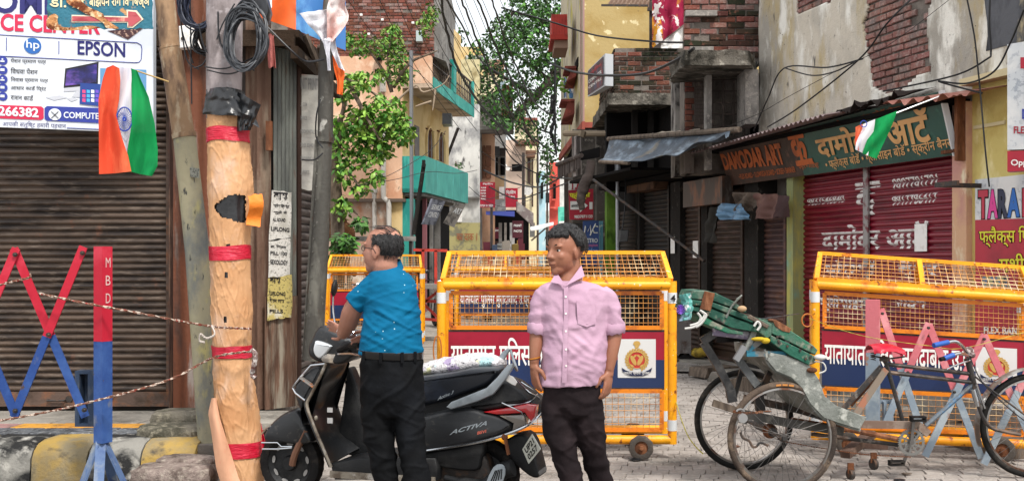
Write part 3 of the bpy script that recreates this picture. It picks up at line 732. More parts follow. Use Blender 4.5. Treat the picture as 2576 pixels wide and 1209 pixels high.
cabs=[((478,-20),(480,120),(482,262),7.4,0),((455,60),(470,150),(500,175),7.3,1),((500,60),(520,130),(590,190),7.15,1),((548,30),(560,120),(640,178),7.1,0),((520,176),(580,186),(640,160),7.05,0),((515,168),(570,172),(650,140),7.05,0),((530,120),(512,160),(488,172),7.2,1),((590,10),(560,60),(545,100),7.05,0),((460,-10),(456,70),(486,160),7.35,1)]
cb=MB()
for a,m_,c,dd,k in cabs:
    cb.tube(smooth([P(*a,dd),P(*m_,dd),P(*c,dd)],8,False),.005,5)
single(cb,'hanging_cables',m_cab2,'loose black cables trailing between the leaning pole and the pale pole','cables',P(500,100,7.2),kind='stuff')
bx=thing('junction_box','white plastic junction box fixed behind the leaning pole under the cable coils','electrical box',P(463,120,7.6))
b=MB();F1=Frame(P(463,0,7.6));F1.o.z=0;b.prism([F1.px(*p) for p in ((449,66),(478,62),(500,118),(452,122))],0,.08,F1,.006);build(b,'box_body',m_white,bx)
b=MB();b.disc(F1.pw(459,98,-.003),F1.y,0,.012,.008,8);build(b,'lock',m_iron,bx)
b=MB();F1=Frame(P(640,60,7.4));F1.o.z=0;b.prism([F1.px(*p) for p in ((610,-30),(668,-10),(676,28),(668,56),(655,30),(612,2))],0,.12,F1,.006);single(b,'meter_box',m_bag,'dark box behind the big grey cable coil','electrical box',P(640,30,7.4))

# ---------------------------------------------------------------- kiosk behind the poles
KF=Frame((-1.985,9.3,0),radians(87.6))
m_gs=M('grey_corrugated','#7d8078',.55,.4,layers=[('#5a5c58',(6,6,1),.46,.62),('#6b5044',(8,8,2),.6,.7)],bump=(30,.15))
KI=thing('kiosk','old kiosk of rusty corrugated sheets behind the wrapped pole','kiosk',(-2.1,9.5,FZ))
b,_,_=corr(LF,-2.40,-1.99,FZ,4.1,.06,.11,.022,'',None);m_ks=M('rusty_corrugated','#6b5244',.7,.2,layers=[('#8d7d6c',(6,6,1),.5,.62),('#412b22',(9,9,1.5),.5,.66)],bump=(25,.3));build(b,'rusty_sheet',m_ks,KI)
KG=Frame((P(688,0,9.25).x,9.25,0),radians(53));KX=Frame((P(742,0,9.48).x,9.48,0),radians(24))
b,_,_=corr(KG,.0,.25,FZ+.02,3.25,.0,.042,.007,'',None);build(b,'grey_sheet',m_gs,KI)
m_kl=M('lower_wood','#6e5648',.85,layers=[('#8d8577',(12,12,1.5),.5,.62),('#4a362c',(18,18,2),.5,.66)],bump=(40,.5,(1,1,.15)))
b,_,_=corr(KG,-.11,.25,FZ,1.18,-.02,.11,.006,'',None);build(b,'lower_sheet',m_kl,KI)
b=MB();b.box((.25,-.02,FZ),(.29,.04,3.3),KG);build(b,'corner_post',M('post_dark','#40312b',.8,bump=(30,.4)),KI)
b=MB();b.box((1.58,-.05,FZ),(1.72,.05,3.3),KF);build(b,'corner_post',M('post_dark','#40312b',.8,bump=(30,.4)),KI)
b=MB();b.box(LF.w(-2.02,.02,2.38),LF.w(-1.97,-.02,2.62));build(b,'hinge',m_rust,KI)
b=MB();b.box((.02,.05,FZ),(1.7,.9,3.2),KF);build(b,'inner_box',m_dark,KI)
b=MB();b.box((-2.9,9.0,3.28),(-1.72,11.2,3.34));b.box((-2.9,8.95,3.2),(-1.75,9.0,3.3));b.box((-1.78,8.95,3.1),(-1.72,11.2,3.2));build(b,'roof',M('roof_wood','#33281f',.9,bump=(30,.6)),KI)
for a,c,m_ in ((P(820,170,9.4),P(805,118,9.2),m_wood),(P(768,88,9.1),P(806,180,9.2),m_wood),(P(672,78,8.9),P(770,150,9.3),m_wood)):
    b=MB();b.bar(a,c,.05,.03);build(b,'roof_batten',m_,KI)
ks=shutter(KF,.70,1.56,FZ+.1,3.0,.02,M('shutter_mauve','#5e5652',.55,.2,layers=[('#423c3a',(4,4,9),.45,.62)],bump=(40,.1)),'narrow grey brown shutter on the side of the kiosk beside the riveted post',pitch=.075,bulge=.022,latch=False)
fx=thing('flex_sign','faded white printed flex sign hanging on the kiosk above its narrow shutter','sign',KX.w(.1,-.03,2.1))
b=MB();b.grid(lambda u,v: KX.w(.0+.22*u,-.02-.008*sin(v*7+u*3),2.08+.0*u+.98*v+.008*sin(u*9)*(1-v)),14,14,.003);build(b,'flex_sheet',M('flex_faded','#b9b6ac',.6,layers=[('#9a9690',(4,4,4),.45,.65),('#b58d80',(3,3,3),.66,.72)],bump=(10,.5)),fx)
mt=M('faded_text','#83827f',.7)
for i,tx_ in enumerate(('UNIT PRINT','ALL GSM','SERVICE','WINDOWS INSTALLATION','MOTHER BOARD REPAIR','NETWORKING & LAN','ALL PARTS')):
    z=2.9-i*.115-(0 if i else -.03);h=.035 if i else .1;w=.0105*len(tx_) if i else .17
    text_on(tx_,KX.w(.02,-.034,z),KX.w(.02+min(w,.19),-.034,z),KX.w(.02,-.034,z+h),'lettering',mt,fx,.02)
# posters pasted on the sheets
m_pap=M('poster_paper','#c9c6bf',.8,layers=[('#8e8b84',(50,50,60),.56,.6),('#a9a69c',(5,5,5),.5,.65)]);m_papy=M('poster_yellow','#b8a868',.8,layers=[('#6f6848',(50,50,60),.55,.6),('#c9c4b0',(6,6,6),.55,.65)])
def poster(pts,off,mat,name,label,lines,ink=m_sblack,par=None,rag=2.):
    pp=[]
    n=len(pts)
    for i in range(n):
        a,c=pts[i],pts[(i+1) % n]
        for k in range(5): t=k/5;pp.append((a[0]+(c[0]-a[0])*t+(rnd(-rag,rag)*.4 if k else 0),a[1]+(c[1]-a[1])*t+(rnd(-rag,rag) if k else 0)))
    cx,cy=sum(p[0] for p in pts)/n,max(p[1] for p in pts)
    T_=thing(name,label,'poster',KG.pw(cx,cy,off));b=MB();b.prism([KG.px(*p,off) for p in pp],off-.001,off+.002,KG);build(b,'paper',mat,T_)
    for (bd,x0_,y0_,x1_,y1_,h) in lines: text_px(KG,bd,x0_,y0_,x1_,y1_,h,'lettering',ink,T_,.03,off-.004)
    return T_
random.seed(3)
poster(((684,478),(733,484),(731,596),(676,604)),-.045,m_pap,'pasted_poster','torn white printed poster pasted at the top of the kiosk sheet',[('वास',688,502,724,505,20),('स्पेशलिस्ट',687,522,728,525,11),('खुले में',687,538,722,540,9),('ALL ROUND',686,556,718,558,9),('LIFLONG',682,580,728,584,11)])
poster(((676,606),(730,600),(729,690),(675,698)),-.045,m_pap,'pasted_poster','smudged white poster pasted in the middle of the kiosk sheet',[('डा. विजय',680,622,720,625,8),('PILL 100',680,640,722,643,9),('SEXOLOGY',680,664,724,667,12)])
poster(((674,700),(734,690),(735,760),(732,798),(700,800),(672,806)),-.045,m_papy,'pasted_poster','yellowed torn poster pasted lowest on the kiosk sheet',[('बास',678,712,706,713,15),('LIFLONG',678,742,718,744,10),('काम वास',678,760,715,762,9),('PILLS',678,786,712,787,9)])

# riveted dark post
RP=thing('riveted_post','dark grey riveted steel post leaning slightly in front of the kiosk shutter','pole',P(782,905,8.9));d=8.9
m_rp2=M('post_grey','#4d4b46',.6,.3,layers=[('#6e6c64',(7,7,2),.5,.64),('#a5a39c',(9,9,5),.63,.68),('#4a3a30',(9,9,3),.6,.66)],bump=(30,.3))
b=MB();b.tube([P(836,-40,d),P(820,160,d),P(818,353,d)],.062,18);b.tube([P(819,345,d),P(818,358,d)],.069,18);b.tube([P(828,40,d),P(827.5,48,d)],.066,18);build(b,'upper_tube',m_rp2,RP)
b=MB();b.tube([P(818,352,d),P(806,600,d),P(786,905,d)],[.056,.07,.08],18);build(b,'lower_tube',m_rp2,RP)
b=MB();b.bar(P(800,352,d),P(768,900,d),.05,.02,up=(0,1,0));build(b,'side_flange',m_rp2,RP)
for i in range(16):
    t=i/15;b=MB();b.ell(P(800+(775-800)*t,372+490*t,d-.065),.007,.006,.007,8,5);build(b,'rivet',m_rp2,RP)

# banner, torn cloths
BN=thing('banner','orange and blue printed flex banner over the kiosk roof behind the cable coil','banner',P(750,90,9.1))
dB=8.8
def ban(x0,x1,yb0,yb1,m,nm,d0,d1):
    b=MB();b.grid(lambda u,v: P(x0+(x1-x0)*u,-90+(yb0+(yb1-yb0)*u+90)*v,d0+(d1-d0)*u+.02*sin(u*7+v*3)),14,10,.004);return build(b,nm,m,BN)
ban(640,744,40,76,M('banner_orange','#dd6022',.5,layers=[('#c9521c',(4,4,4),.45,.65)]),'orange_field',8.85,9.1)
ban(744,869,76,128,M('banner_blue','#2f6aa8',.5,layers=[('#5f9acc',(4,4,2),.5,.62)]),'blue_field',9.1,9.4)
text_on('पे',P(648,14,8.80),P(690,22,8.85),P(648,-24,8.80),'lettering',m_white,BN,.04)
text_on('र',P(742,-6,9.0),P(768,0,9.03),P(742,-40,9.0),'lettering',m_white,BN,.04)
CL=thing('torn_cloth','torn white and pink cloth knotted round the top of the riveted post','cloth',P(822,110,8.7))
m_cw=M('cloth_white','#dcdbe0',.8,layers=[('#b4b4bc',(5,5,5),.46,.64)],bump=(14,.5));m_cp=M('cloth_pink','#cfa9a2',.8,layers=[('#e4dad8',(5,5,4),.45,.6)],bump=(14,.5));m_co=M('cloth_orange','#e0672f',.8,bump=(14,.4))
def cloth(pts_l,pts_r,d,mat,nm,amp=.03,seed=0,par=None,nu=10,k=4):
    L_=smooth(pts_l,k,False);R_=smooth(pts_r,k,False);n=min(len(L_),len(R_))-1;b=MB()
    def f(u,v):
        i=v*n;a=int(min(i,n-1));t=i-a
        l=Vector(L_[a]).lerp(Vector(L_[a+1]),t);r=Vector(R_[a]).lerp(Vector(R_[a+1]),t);p=l.lerp(r,u)
        return P(p.x+1.5*nz1((u*4,v*5,seed)),p.y+1.5*nz1((u*5,v*4,seed+5)),d+amp*sin(u*5+v*4+seed)+amp*nz1((u*4,v*6,seed)))
    b.grid(f,nu,n,.002);return build(b,nm,mat,par or CL,auto=75)
cloth([(753,34),(775,62),(800,88),(812,108)],[(824,24),(828,52),(832,84),(832,110)],8.75,m_cw,'left_wing',.03,1)
cloth([(838,-30),(824,12),(822,50),(822,104)],[(880,-30),(868,10),(876,52),(836,106)],8.7,m_cp,'upper_wing',.05,2)
cloth([(812,104),(818,130),(822,150),(824,178)],[(832,104),(830,130),(830,150),(832,178)],8.68,m_cw,'hanging_tail',.01,3,k=3)
cloth([(826,100),(834,130),(842,150),(852,170)],[(842,96),(848,128),(856,152),(868,180)],8.72,m_cw,'hanging_tail',.01,4,k=3)
cloth([(836,140),(840,176),(848,206),(848,236)],[(856,150),(866,182),(864,206),(861,240)],8.75,m_co,'orange_tail',.012,5,k=3)
b=MB();b.ell(P(824,105,8.72),.035,.05,.03,12,8);build(b,'knot',m_cw,CL)
b=MB();b.grid(lambda u,v: P(670+18*u+6*v,88+82*v+3*sin(u*9),8.9+.03*sin(u*8+v*2)),10,12,.003);single(b,'red_rag',M('rag_red','#a4605a',.85,bump=(20,.5)),'faded red rag hanging from the kiosk roof beside the cable coil','rag',P(680,100,8.9))
b=MB();b.grid(lambda u,v: P(806+16*u+14*v-8*v*v,95+160*v+6*sin(u*6),9.2+.03*sin(u*8+v*9)),8,18,.003);single(b,'plastic_strip',m_bag,'ragged black plastic strip hanging from the kiosk roof beside the riveted post','plastic sheet',P(812,110,9.2))
b=MB();b.tube(smooth([P(672,68,8.6),P(735,130,8.6),P(770,155,8.7),P(815,150,8.75)],6,False),.008,6);b.tube(smooth([P(806,250,8.7),P(796,290,8.7),P(795,345,8.8),P(812,372,8.8)],6,False),.006,6);b.tube(smooth([P(812,385,8.8),P(790,402,8.8),P(760,402,8.9)],6,False),.006,6)
single(b,'loose_cables',m_cab2,'loose black cables looping from the kiosk roof to the riveted post','cables',P(740,140,8.7))

# ---------------------------------------------------------------- chains / ropes on the barrier are built with the barriers
# ================================================================ right hand row of shops: the wall line runs from near right to far left
RF=Frame((4.0,10,0),math.atan2(-1,.245))
def rx(px,off=0.,py=600): return RF.px(px,py,off)[0]
CBd=thing('plastered_building','tall building with stained whitish plaster peeling off brick above the maroon shutter','building',RF.w(1,0,0))
X0,X1=rx(1908),rx(2700)
b=MB();b.box((X0,.04,2.85),(X1,.5,6.5),RF);b.box((X0,.25,0),(rx(1990),.5,2.85),RF);b.box((rx(2412,.02),.04,0),(X1,.5,2.85),RF);b.box((rx(1990),.35,0),(rx(2412),.5,2.85),RF)
build(b,'wall',m_mort,CBd)
patch1=[RF.px(*p) for p in ((2168,-40),(2340,-40),(2330,50),(2334,120),(2344,190),(2316,196),(2275,214),(2242,236),(2192,222),(2188,150),(2172,95),(2168,60),(2184,16))]
patch2=[RF.px(*p) for p in ((1998,-40),(2100,-40),(2096,8),(2050,20),(2003,36))]
def inp(x,z):
    w=(x+.05*nz1((x*3,0,z*3))+.02*nz1((x*11,3,z*11)),z+.05*nz1((x*3,7,z*3))+.02*nz1((x*12,9,z*12)))
    return inpoly(w,patch1) or inpoly(w,patch2)
def near(x,z):
    return any(inp(x+a,z+c) for a,c in ((0,0),(.12,0),(-.12,0),(0,.06),(0,-.06)))
brick_wall(CBd,RF,rx(1985),rx(2360),2.95,4.9,.03,near,mats=(m_brick2,),bl=.21,bh=.072,gap=.016,proud=.012,jit=.007)
m_pl=M('old_plaster','#c2b9aa',.92,layers=[('#a09a90',(1.1,1.1,.8),.44,.58),('#b09c6e',(1.6,1.6,.5),.54,.66),('#e0dcd2',(3.5,3.5,1.5),.5,.62),('#5e5a56',(9,9,3),.62,.72),('#36322f',(30,30,25),.66,.7)],bump=(12,.5),bump2=(60,.4))
b=MB();nu,nv=230,110;zt0=2.86;zt1=5.6;w_=nu+1;vs=[];fs=[]
for j in range(nv+1):
    for i in range(nu+1):
        x=X0+(X1-X0)*i/nu;z=zt0+(zt1-zt0)*j/nv;vs.append(RF.w(x,.0+.012*nz1((x*2,0,z*2))-.004*nz1((x*9,4,z*9)),z))
for j in range(nv):
    for i in range(nu):
        x=X0+(X1-X0)*(i+.5)/nu;z=zt0+(zt1-zt0)*(j+.5)/nv
        if not inp(x,z): fs.append((j*w_+i,j*w_+i+1,(j+1)*w_+i+1,(j+1)*w_+i))
b.add(vs,fs);o=build(b,'plaster_coat',m_pl,CBd);so_=o.modifiers.new('s','SOLIDIFY');so_.thickness=.034;so_.offset=-1
b=MB();b.grid(lambda u,v: RF.w(rx(2482)+u*2.2+.05*nz1((v*6,0,0)),-.012,3.28+v*2),16,16,.01)
build(b,'dark_plaster',M('plaster_dark','#5c5d61',.9,layers=[('#2c2b2d',(2.5,2.5,1.2),.42,.6),('#a79a7c',(4,4,2),.56,.66)],bump=(15,.4)),CBd)
# pilaster, yellow wall, ledge
m_peach=M('pilaster_peach','#c7a182',.85,layers=[('#b98a80',(3,3,2),.5,.66),('#d7c9ac',(9,9,4),.55,.68),('#7b4d47',(5,5,2),.64,.72)],bump=(30,.3))
b=MB();b.box((rx(2414),-.08,0),(rx(2450),.04,2.87),RF);build(b,'pilaster',m_peach,CBd)
m_yw=M('wall_yellow','#c9b873',.85,layers=[('#b39a58',(2,2,2),.5,.66),('#dccf9a',(6,6,3),.55,.7),('#6b6350',(9,9,9),.68,.74)],bump=(25,.3))
b=MB();b.box((rx(2450),-.02,0),(rx(2700),.04,3.0),RF);build(b,'yellow_wall',m_yw,CBd)
b=MB();b.box((rx(2447),-.14,3.0),(rx(2700),.0,3.06),RF);b.box((rx(2456),-.035,2.62),(rx(2535),-.0205,2.65),RF);build(b,'ledge',M('ledge_cream','#cbbd97',.85,bump=(30,.3)),CBd)
b=MB();b.box((rx(2440),-.16,2.35),(rx(2448),-.08,2.93),RF);b.box((rx(2400),-.14,2.43),(rx(2444),-.11,2.46),RF);build(b,'sign_bracket',m_rust,CBd)
# plinth
pl_=thing('plinth',None,None,RF.w(0,0,0),kind='structure')
random.seed(21);x=rx(1560)
while x < rx(2650):
    w=rnd(.5,.8);b=MB();h=.33+rnd(-.02,.02) if x > rx(1985) else .12
    b.box((x,-.42+rnd(-.03,.03),-.01),(x+w-.02,.34,h),RF);build(b,'stone_slab',m_slab,pl_);x += w
x=rx(1985)
while x < rx(2650):
    w=rnd(.4,.9);b=MB();b.box((x,-.74+rnd(-.03,.03),-.01),(x+w-.02,-.43,.15+rnd(-.02,.02)),RF);build(b,'stone_slab',m_wood if random.random() < .4 else m_slab,pl_);x += w
# maroon shutter
m_mar=M('shutter_maroon','#7a1026',.35,.05,layers=[('#620c1e',(2,2,6),.5,.66),('#6c1a2c',(8,8,20),.56,.7)],bump=(40,.08))
SX0,SX1=rx(1997,.1),rx(2408,.1)
MS=shutter(RF,SX0,SX1,.33,2.6,.1,m_mar,'wide maroon rolled shutter with white painted Hindi lettering under the green signboard',pitch=.062,bulge=.02,rail=m_mar)
m_pw=M('paint_white_worn','#dcd9d6',.6,layers=[('#8d6a70',(20,20,30),.58,.66)])
def on_slats(body,px0,py0,px1,h,bold=.02,name='painted_lettering',slope=-.07):
    vs,fs=text_geo(body,bold);x0,z0=RF.px(px0,py0,.08);x1,_=RF.px(px1,py0+slope*(px1-px0),.08);hh=h/FPX*(RF.w(x0,0,0).y)
    bm=bmesh.new();vv=[bm.verts.new((x0+(x1-x0)*a,0,z0+hh*c)) for a,c in vs]
    for f in fs:
        try: bm.faces.new([vv[i] for i in f])
        except Exception: pass
    z=math.floor((z0-.45)/.062)*.062+.45
    while z < z0+hh+.06:
        for fr_ in (0,.06,.2,.42,.64,.8,.9):
            bmesh.ops.bisect_plane(bm,geom=bm.verts[:]+bm.edges[:]+bm.faces[:],plane_co=(0,0,z+fr_*.062),plane_no=(0,0,1))
        z += .062
    prof=[(0,-.001),(.06,-.004),(.2,-.016),(.42,-.02),(.64,-.016),(.8,-.004),(.86,.003),(1.001,.006)]
    mb=MB();bm.verts.index_update();pts=[]
    for v in bm.verts:
        t=((v.co.z-.45)/.062) % 1.0
        for (a,ya),(c,yc) in zip(prof,prof[1:]):
            if t <= c: y=ya+(yc-ya)*(t-a)/(c-a);break
        pts.append(RF.w(v.co.x,.1+y-.0025,v.co.z))
    ff=[[v.index for v in f.verts] for f in bm.faces if not (.82 < (((sum(v.co.z for v in f.verts)/len(f.verts))-.45)/.062) % 1.0)]
    mb.add(pts,ff);bm.free();build(mb,name,m_pw,MS,flat=True,kind='stuff')
on_slats('दामोदर आर्ट',2066,632,2335,64,.025,slope=-.02)
on_slats('क',2150,545,2212,84,.03,slope=-.03)
on_slats('9837546840',2030,518,2122,20,slope=-.03);on_slats('9897781791',2243,476,2356,26,slope=-.06);on_slats('9917786417',2243,518,2356,26,slope=-.05)
on_slats('फ्लैक्स बोर्ड',2075,700,2200,46,.03,slope=0);on_slats('बैनर',2255,695,2360,46,.03,slope=0);on_slats('ग्लोसाइन',2060,780,2180,42,.03,slope=.03);on_slats('साइन',2240,775,2330,40,.03,slope=.03)
b=MB();b.box((rx(2171,.06),.055,.45),(rx(2183,.06),.078,2.62),RF);build(b,'centre_strip',M('strip_grey','#8d8a88',.5,.3,layers=[('#6a3038',(9,9,9),.5,.6)]),MS)
b=MB();a,c=RF.px(2300,632,.07),RF.px(2331,562,.07);b.box((a[0],.068,a[1]),(c[0],.071,c[1]),RF);single(b,'paper_notice',m_white,'blank white paper notice stuck on the maroon shutter','notice',RF.w(a[0],.07,a[1]))
# green sign board leaning outward
bl,br=RF.w(rx(1835,-.1),-.1,2.43),RF.w(rx(2400,-.1),-.1,2.41)
tl=RF.w(rx(1805,-.28,400),-.28,2.90);tr=RF.w(rx(2365,-.25,260),-.25,2.965)
DS=thing('shop_signboard','long leaning green signboard with cream Hindi lettering above the maroon shutter','sign',br)
m_gr=M('sign_green','#17493f',.45,layers=[('#123a33',(1,1,1),.45,.65),('#2a6252',(9,9,9),.56,.72)],bump=(10,.06))
m_br=M('sign_brown','#4a352c',.6,layers=[('#2f2a26',(2,2,2),.45,.65),('#63483a',(12,12,12),.55,.7)])
def dsp(u,v,o=0.):
    p=bl*(1-u)*(1-v)+br*u*(1-v)+tl*(1-u)*v+tr*u*v;n=(br-bl).cross(tl-bl).normalized();return p+n*o
for u0,u1,nm,m_ in ((0,.42,'brown_panel',m_br),(.42,1,'green_panel',m_gr)):
    b=MB();c8=[dsp(u,v,o) for o in (-.05,0) for v in (0,1) for u in (u0,u1)]
    b.add(c8,[(0,2,3,1),(4,5,7,6),(0,1,5,4),(2,6,7,3),(0,4,6,2),(1,3,7,5)]);build(b,nm,m_,DS,flat=True)
b=MB();b.bar(dsp(1.004,-.01,0),dsp(1.004,1.01,0),.05,.03);build(b,'tube_edge',M('tube_white','#cfd2d4',.3),DS)
def dst(body,u0,v0,u1,v1,h,m_,bold=.03,h1=None): return text_on(body,dsp(u0,v0,.006),dsp(u1,v1,.006),dsp(u0,v0+h,.006),'lettering',m_,DS,bold,0,dsp(u1,v1+(h1 or h),.006))
def upx(px):       # fraction along the board for a picture column at mid height
    lo,hi=0.,1.
    for _ in range(30):
        m_=(lo+hi)/2;p=dsp(m_,.5)
        if p.x/p.y*FPX+CX < px: lo=m_
        else: hi=m_
    return lo
m_lc=M('letter_cream','#cf9d63',.5,layers=[('#b98652',(6,6,6),.5,.65)]);m_lo=M('letter_orange','#b05a2c',.6,layers=[('#8a4a2c',(6,6,6),.5,.65)])
dst('दामोदर',upx(2056),.30,upx(2205),.27,.52,m_lc,.03,.54);dst('आर्ट',upx(2232),.27,upx(2342),.27,.60,m_lc,.03,.62)
dst('• फ्लैक्स बोर्ड • ग्लोसाइन बोर्ड • स्क्रीन बैनर',upx(2066),.02,upx(2388),.08,.26,m_lc,.012,.24)
dst('फलैक्स साईन बोर्ड सेवा',upx(2100),.86,upx(2280),.86,.1,m_lo,.02)
dst('DAMODAR ART',upx(1822),.42,upx(1970),.30,.44,m_lo,.05,.5);dst('• FLEX BOARD • GLOWSIGN BOARD • SCREEN BANNER',upx(1850),.13,upx(1990),.1,.13,m_lo,.02)
dst('क',upx(1993),.32,upx(2032),.30,.62,m_lo,.04);dst('पेन्टर • आर्टिस्ट',upx(2000),.12,upx(2050),.1,.16,m_lo,.01)
b=MB();c8=[dsp(u,v,o) for o in (.002,.006) for v in (.22,.34) for u in (upx(1996),upx(2038))];b.add(c8,[(4,5,7,6)]);build(b,'emblem_base',m_lo,DS,flat=True)
# corrugated awning
m_tin=M('tin_pinkish','#8f7f80',.55,.3,layers=[('#6d5a58',(3,3,3),.5,.66),('#b5a9a8',(9,9,9),.55,.7),('#6a3f34',(6,6,6),.62,.7)],bump=(20,.1))
AW=thing('tin_awning','ragged corrugated tin awning over the green signboard','awning',RF.w(rx(1900),-.3,2.9))
xa,za=RF.px(1731,386,-.62);xb,zb=RF.px(2100,290,-.5)
b=MB();b.grid(lambda u,v: RF.w(xa+(xb-xa)*u,-.62+.6*v,za+(zb-za)*u+.11*v+.014*sin(u*2*pi*34)),34*6,5,.002);build(b,'corrugated_sheet',m_tin,AW)
xa,za=RF.px(2225,262,-.5);xb,zb=RF.px(2462,232,-.34)
b=MB();b.grid(lambda u,v: RF.w(xa+(xb-xa)*u,-.5+.14*u+.5*v-.02,za+(zb-za)*u+.1*v+.01*nz1((u*5,v*5,0))-.05*(1-v)*max(0,nz1((u*14,0,2)))+.02*(1-v)*sin(u*40)),60,5,.002);build(b,'rusty_sheet',M('tin_red','#8f5f55',.6,.2,layers=[('#a88078',(5,5,5),.5,.66),('#5c3a33',(6,6,6),.6,.7)]),AW)
xa,za=RF.px(2080,298,-.45)
xb,zb=RF.px(2250,255,-.45)
b=MB();b.grid(lambda u,v: RF.w(xa+(xb-xa)*u,-.42+.4*v,za+(zb-za)*u+.1*v+.05+.10*(1-v)*nz1((u*9,0,2))+.05*(1-v)*nz1((u*30,v*3,2))),60,6,.003);build(b,'charred_sheet',M('charred','#2b2523',.9,bump=(20,.6)),AW)
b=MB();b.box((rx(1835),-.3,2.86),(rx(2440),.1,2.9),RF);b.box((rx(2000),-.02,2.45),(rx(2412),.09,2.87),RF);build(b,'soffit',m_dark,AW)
# flag on the signboard
F2=thing('small_flag','small tricolour flag on a silver stick fixed to the green signboard','flag',P(2362,243,9.4))
b=MB();b.tube([P(2240,290,9.5),P(2362,243,9.62)],.007,6);build(b,'stick',M('silver','#c9ccd0',.35,.4),F2)
def band4(a0,a1,c0,c1,m_,nm,dz=.02,ph=0.):
    b=MB();b.grid(lambda u,v: P((a0[0]*(1-u)+a1[0]*u)*(1-v)+(c0[0]*(1-u)+c1[0]*u)*v+1.5*sin(v*5+ph),(a0[1]*(1-u)+a1[1]*u)*(1-v)+(c0[1]*(1-u)+c1[1]*u)*v,9.48+dz*sin(u*5+v*5+ph)),8,14,.002);build(b,nm,m_,F2,auto=80)
band4((2150,320),(2168,312),(2152,372),(2160,380),m_saf,'saffron_band',.02,1.);band4((2158,318),(2200,300),(2152,376),(2184,392),m_fw,'white_band',.015,.3);band4((2196,303),(2256,279),(2170,386),(2206,400),m_fg,'green_band',.02,0)
b=MB();b.tube([P(2172+8*cos(2*pi*k/16),312+8*sin(2*pi*k/16),9.45) for k in range(16)],.004,4,closed=True);build(b,'wheel_emblem',m_chk,F2)
# TARA boards
def board(fr,pts,off,t,m_,nm,par): b=MB();b.prism([fr.px(*p,off) for p in pts],off,off+t,fr);return build(b,nm,m_,par,flat=True)
m_pat=M('sign_pattern','#bfc3c6',.5,layers=[('#9aa0a8',(16,16,16),.54,.57),('#d4d4d2',(3,3,3),.45,.62)])
m_redf=M('flex_red','#a8152e',.45,layers=[('#8c1026',(2,2,2),.45,.65)])
TS=thing('printed_signboard','colourful TARA sign with white top and red lower field beside the maroon shutter','sign',RF.pw(2452,850,-.05))
board(RF,((2452,452),(2700,425),(2700,545),(2452,553)),-.05,.03,m_pat,'white_field',TS);board(RF,((2452,553),(2700,545),(2700,1020),(2452,960)),-.05,.03,m_redf,'red_field',TS)
m_ye=M('letter_yellow','#d3cf2a',.5)
for ch,x0,x1,y,c in (('T',2461,2483,551,'#b0203c'),('A',2484,2508,550,'#d0348c'),('R',2511,2533,549,'#1c2340'),('A',2534,2563,547,'#1a5fae'),('B',2572,2595,546,'#b0203c')):
    text_px(RF,ch,x0-1,y,x1+1,y-2,72,'lettering',M('lt'+c,c,.5),TS,.05,-.056);text_px(RF,ch,x0-3,y+2,x1+3,y,76,'lettering',m_black,TS,.09,-.053)
text_px(RF,'फ्लैक्स प्रिंटिंग',2462,622,2650,618,52,'lettering',m_ye,TS,.01,-.056);text_px(RF,'फ्लैक्स प्रिंटिंग',2460,625,2652,621,56,'lettering',m_black,TS,.035,-.053)
text_px(RF,'मशीन',2512,684,2600,682,46,'lettering',m_ye,TS,.01,-.056);text_px(RF,'मशीन',2509,687,2603,685,50,'lettering',m_black,TS,.035,-.053)
board(RF,((2470,695),(2535,692),(2540,760),(2472,762)),-.056,.003,M('photo_print','#9c9a6e',.5,layers=[('#5a6f8c',(20,20,20),.5,.56),('#3a3c38',(14,14,14),.56,.6)]),'printed_picture',TS)
for i,t_ in enumerate(('FLEX BANNER','FLEX BOARD','LED BOARD','GLOW SIGN')): text_px(RF,t_,2474,838+i*28,2600,842+i*28,18,'lettering',m_white,TS,.03,-.056)
UF=Frame(P(2532,430,8.9),RF.yaw+radians(40));UF.o.z=0
US=thing('projecting_sign','grey patterned white signboard with red letters standing out from the yellow wall','sign',UF.pw(2533,430))
board(UF,((2533,112),(2700,85),(2700,372),(2533,377)),0,.12,m_pat,'white_field',US);board(UF,((2533,380),(2700,376),(2700,420),(2533,432)),0,.12,m_redf,'red_field',US)
text_px(UF,'TARA',2566,262,2690,262,118,'lettering',m_redf,US,.05,-.006);text_px(UF,'DIGITAL',2570,300,2690,300,26,'lettering',m_sblue,US,.03,-.006);text_px(UF,'FLEX',2549,336,2590,336,18,'lettering',m_redf,US,.03,-.006);text_px(UF,'Opp. Post',2542,421,2640,421,20,'lettering',m_white,US,.02,-.006)
b=MB();b.box((rx(2480),-.5,2.10),(rx(2536),-.47,2.14),RF);b.box((rx(2478),-.5,2.10),(rx(2481),0,2.14),RF);build(b,'bracket_arm',m_iron,US)

# ---------------------------------------------------------------- dark row of shuttered shops
DR=thing('shop_row','low dark row of shuttered shops with walls darkened for the shade under the tarpaulin','building',RF.w(rx(1750),0,0))
b=MB();b.box((rx(1480),.3,0),(rx(1995),.7,3.9),RF);build(b,'wall',M('shaded_wall','#1a1716',.95,bump=(20,.4)),DR)  # near-black wall colour carries the deep shade under the tarpaulin
b=MB();b.box((rx(1540),-.25,2.66),(rx(1800),.3,2.72),RF);build(b,'shade_slab',m_dark,DR)  # added black slab, fills the dark gap behind the tarpaulin edge
m_sh2=M('shutter_shaded_brown','#38291f',.55,.15,layers=[('#54403a',(3,3,9),.5,.64),('#2b2624',(6,6,6),.54,.7)],bump=(40,.1));m_sh3=M('shutter_shaded_grey','#262321',.55,.2,layers=[('#3a2d24',(3,3,9),.52,.66),('#262322',(6,6,6),.54,.7)]);m_sh4=M('shutter_shaded_mauve','#4a3636',.55,.2,layers=[('#6b4a3c',(3,3,9),.48,.64),('#37302f',(6,6,6),.58,.7)])  # shutter colours lowered to hold the deep shade of the awning
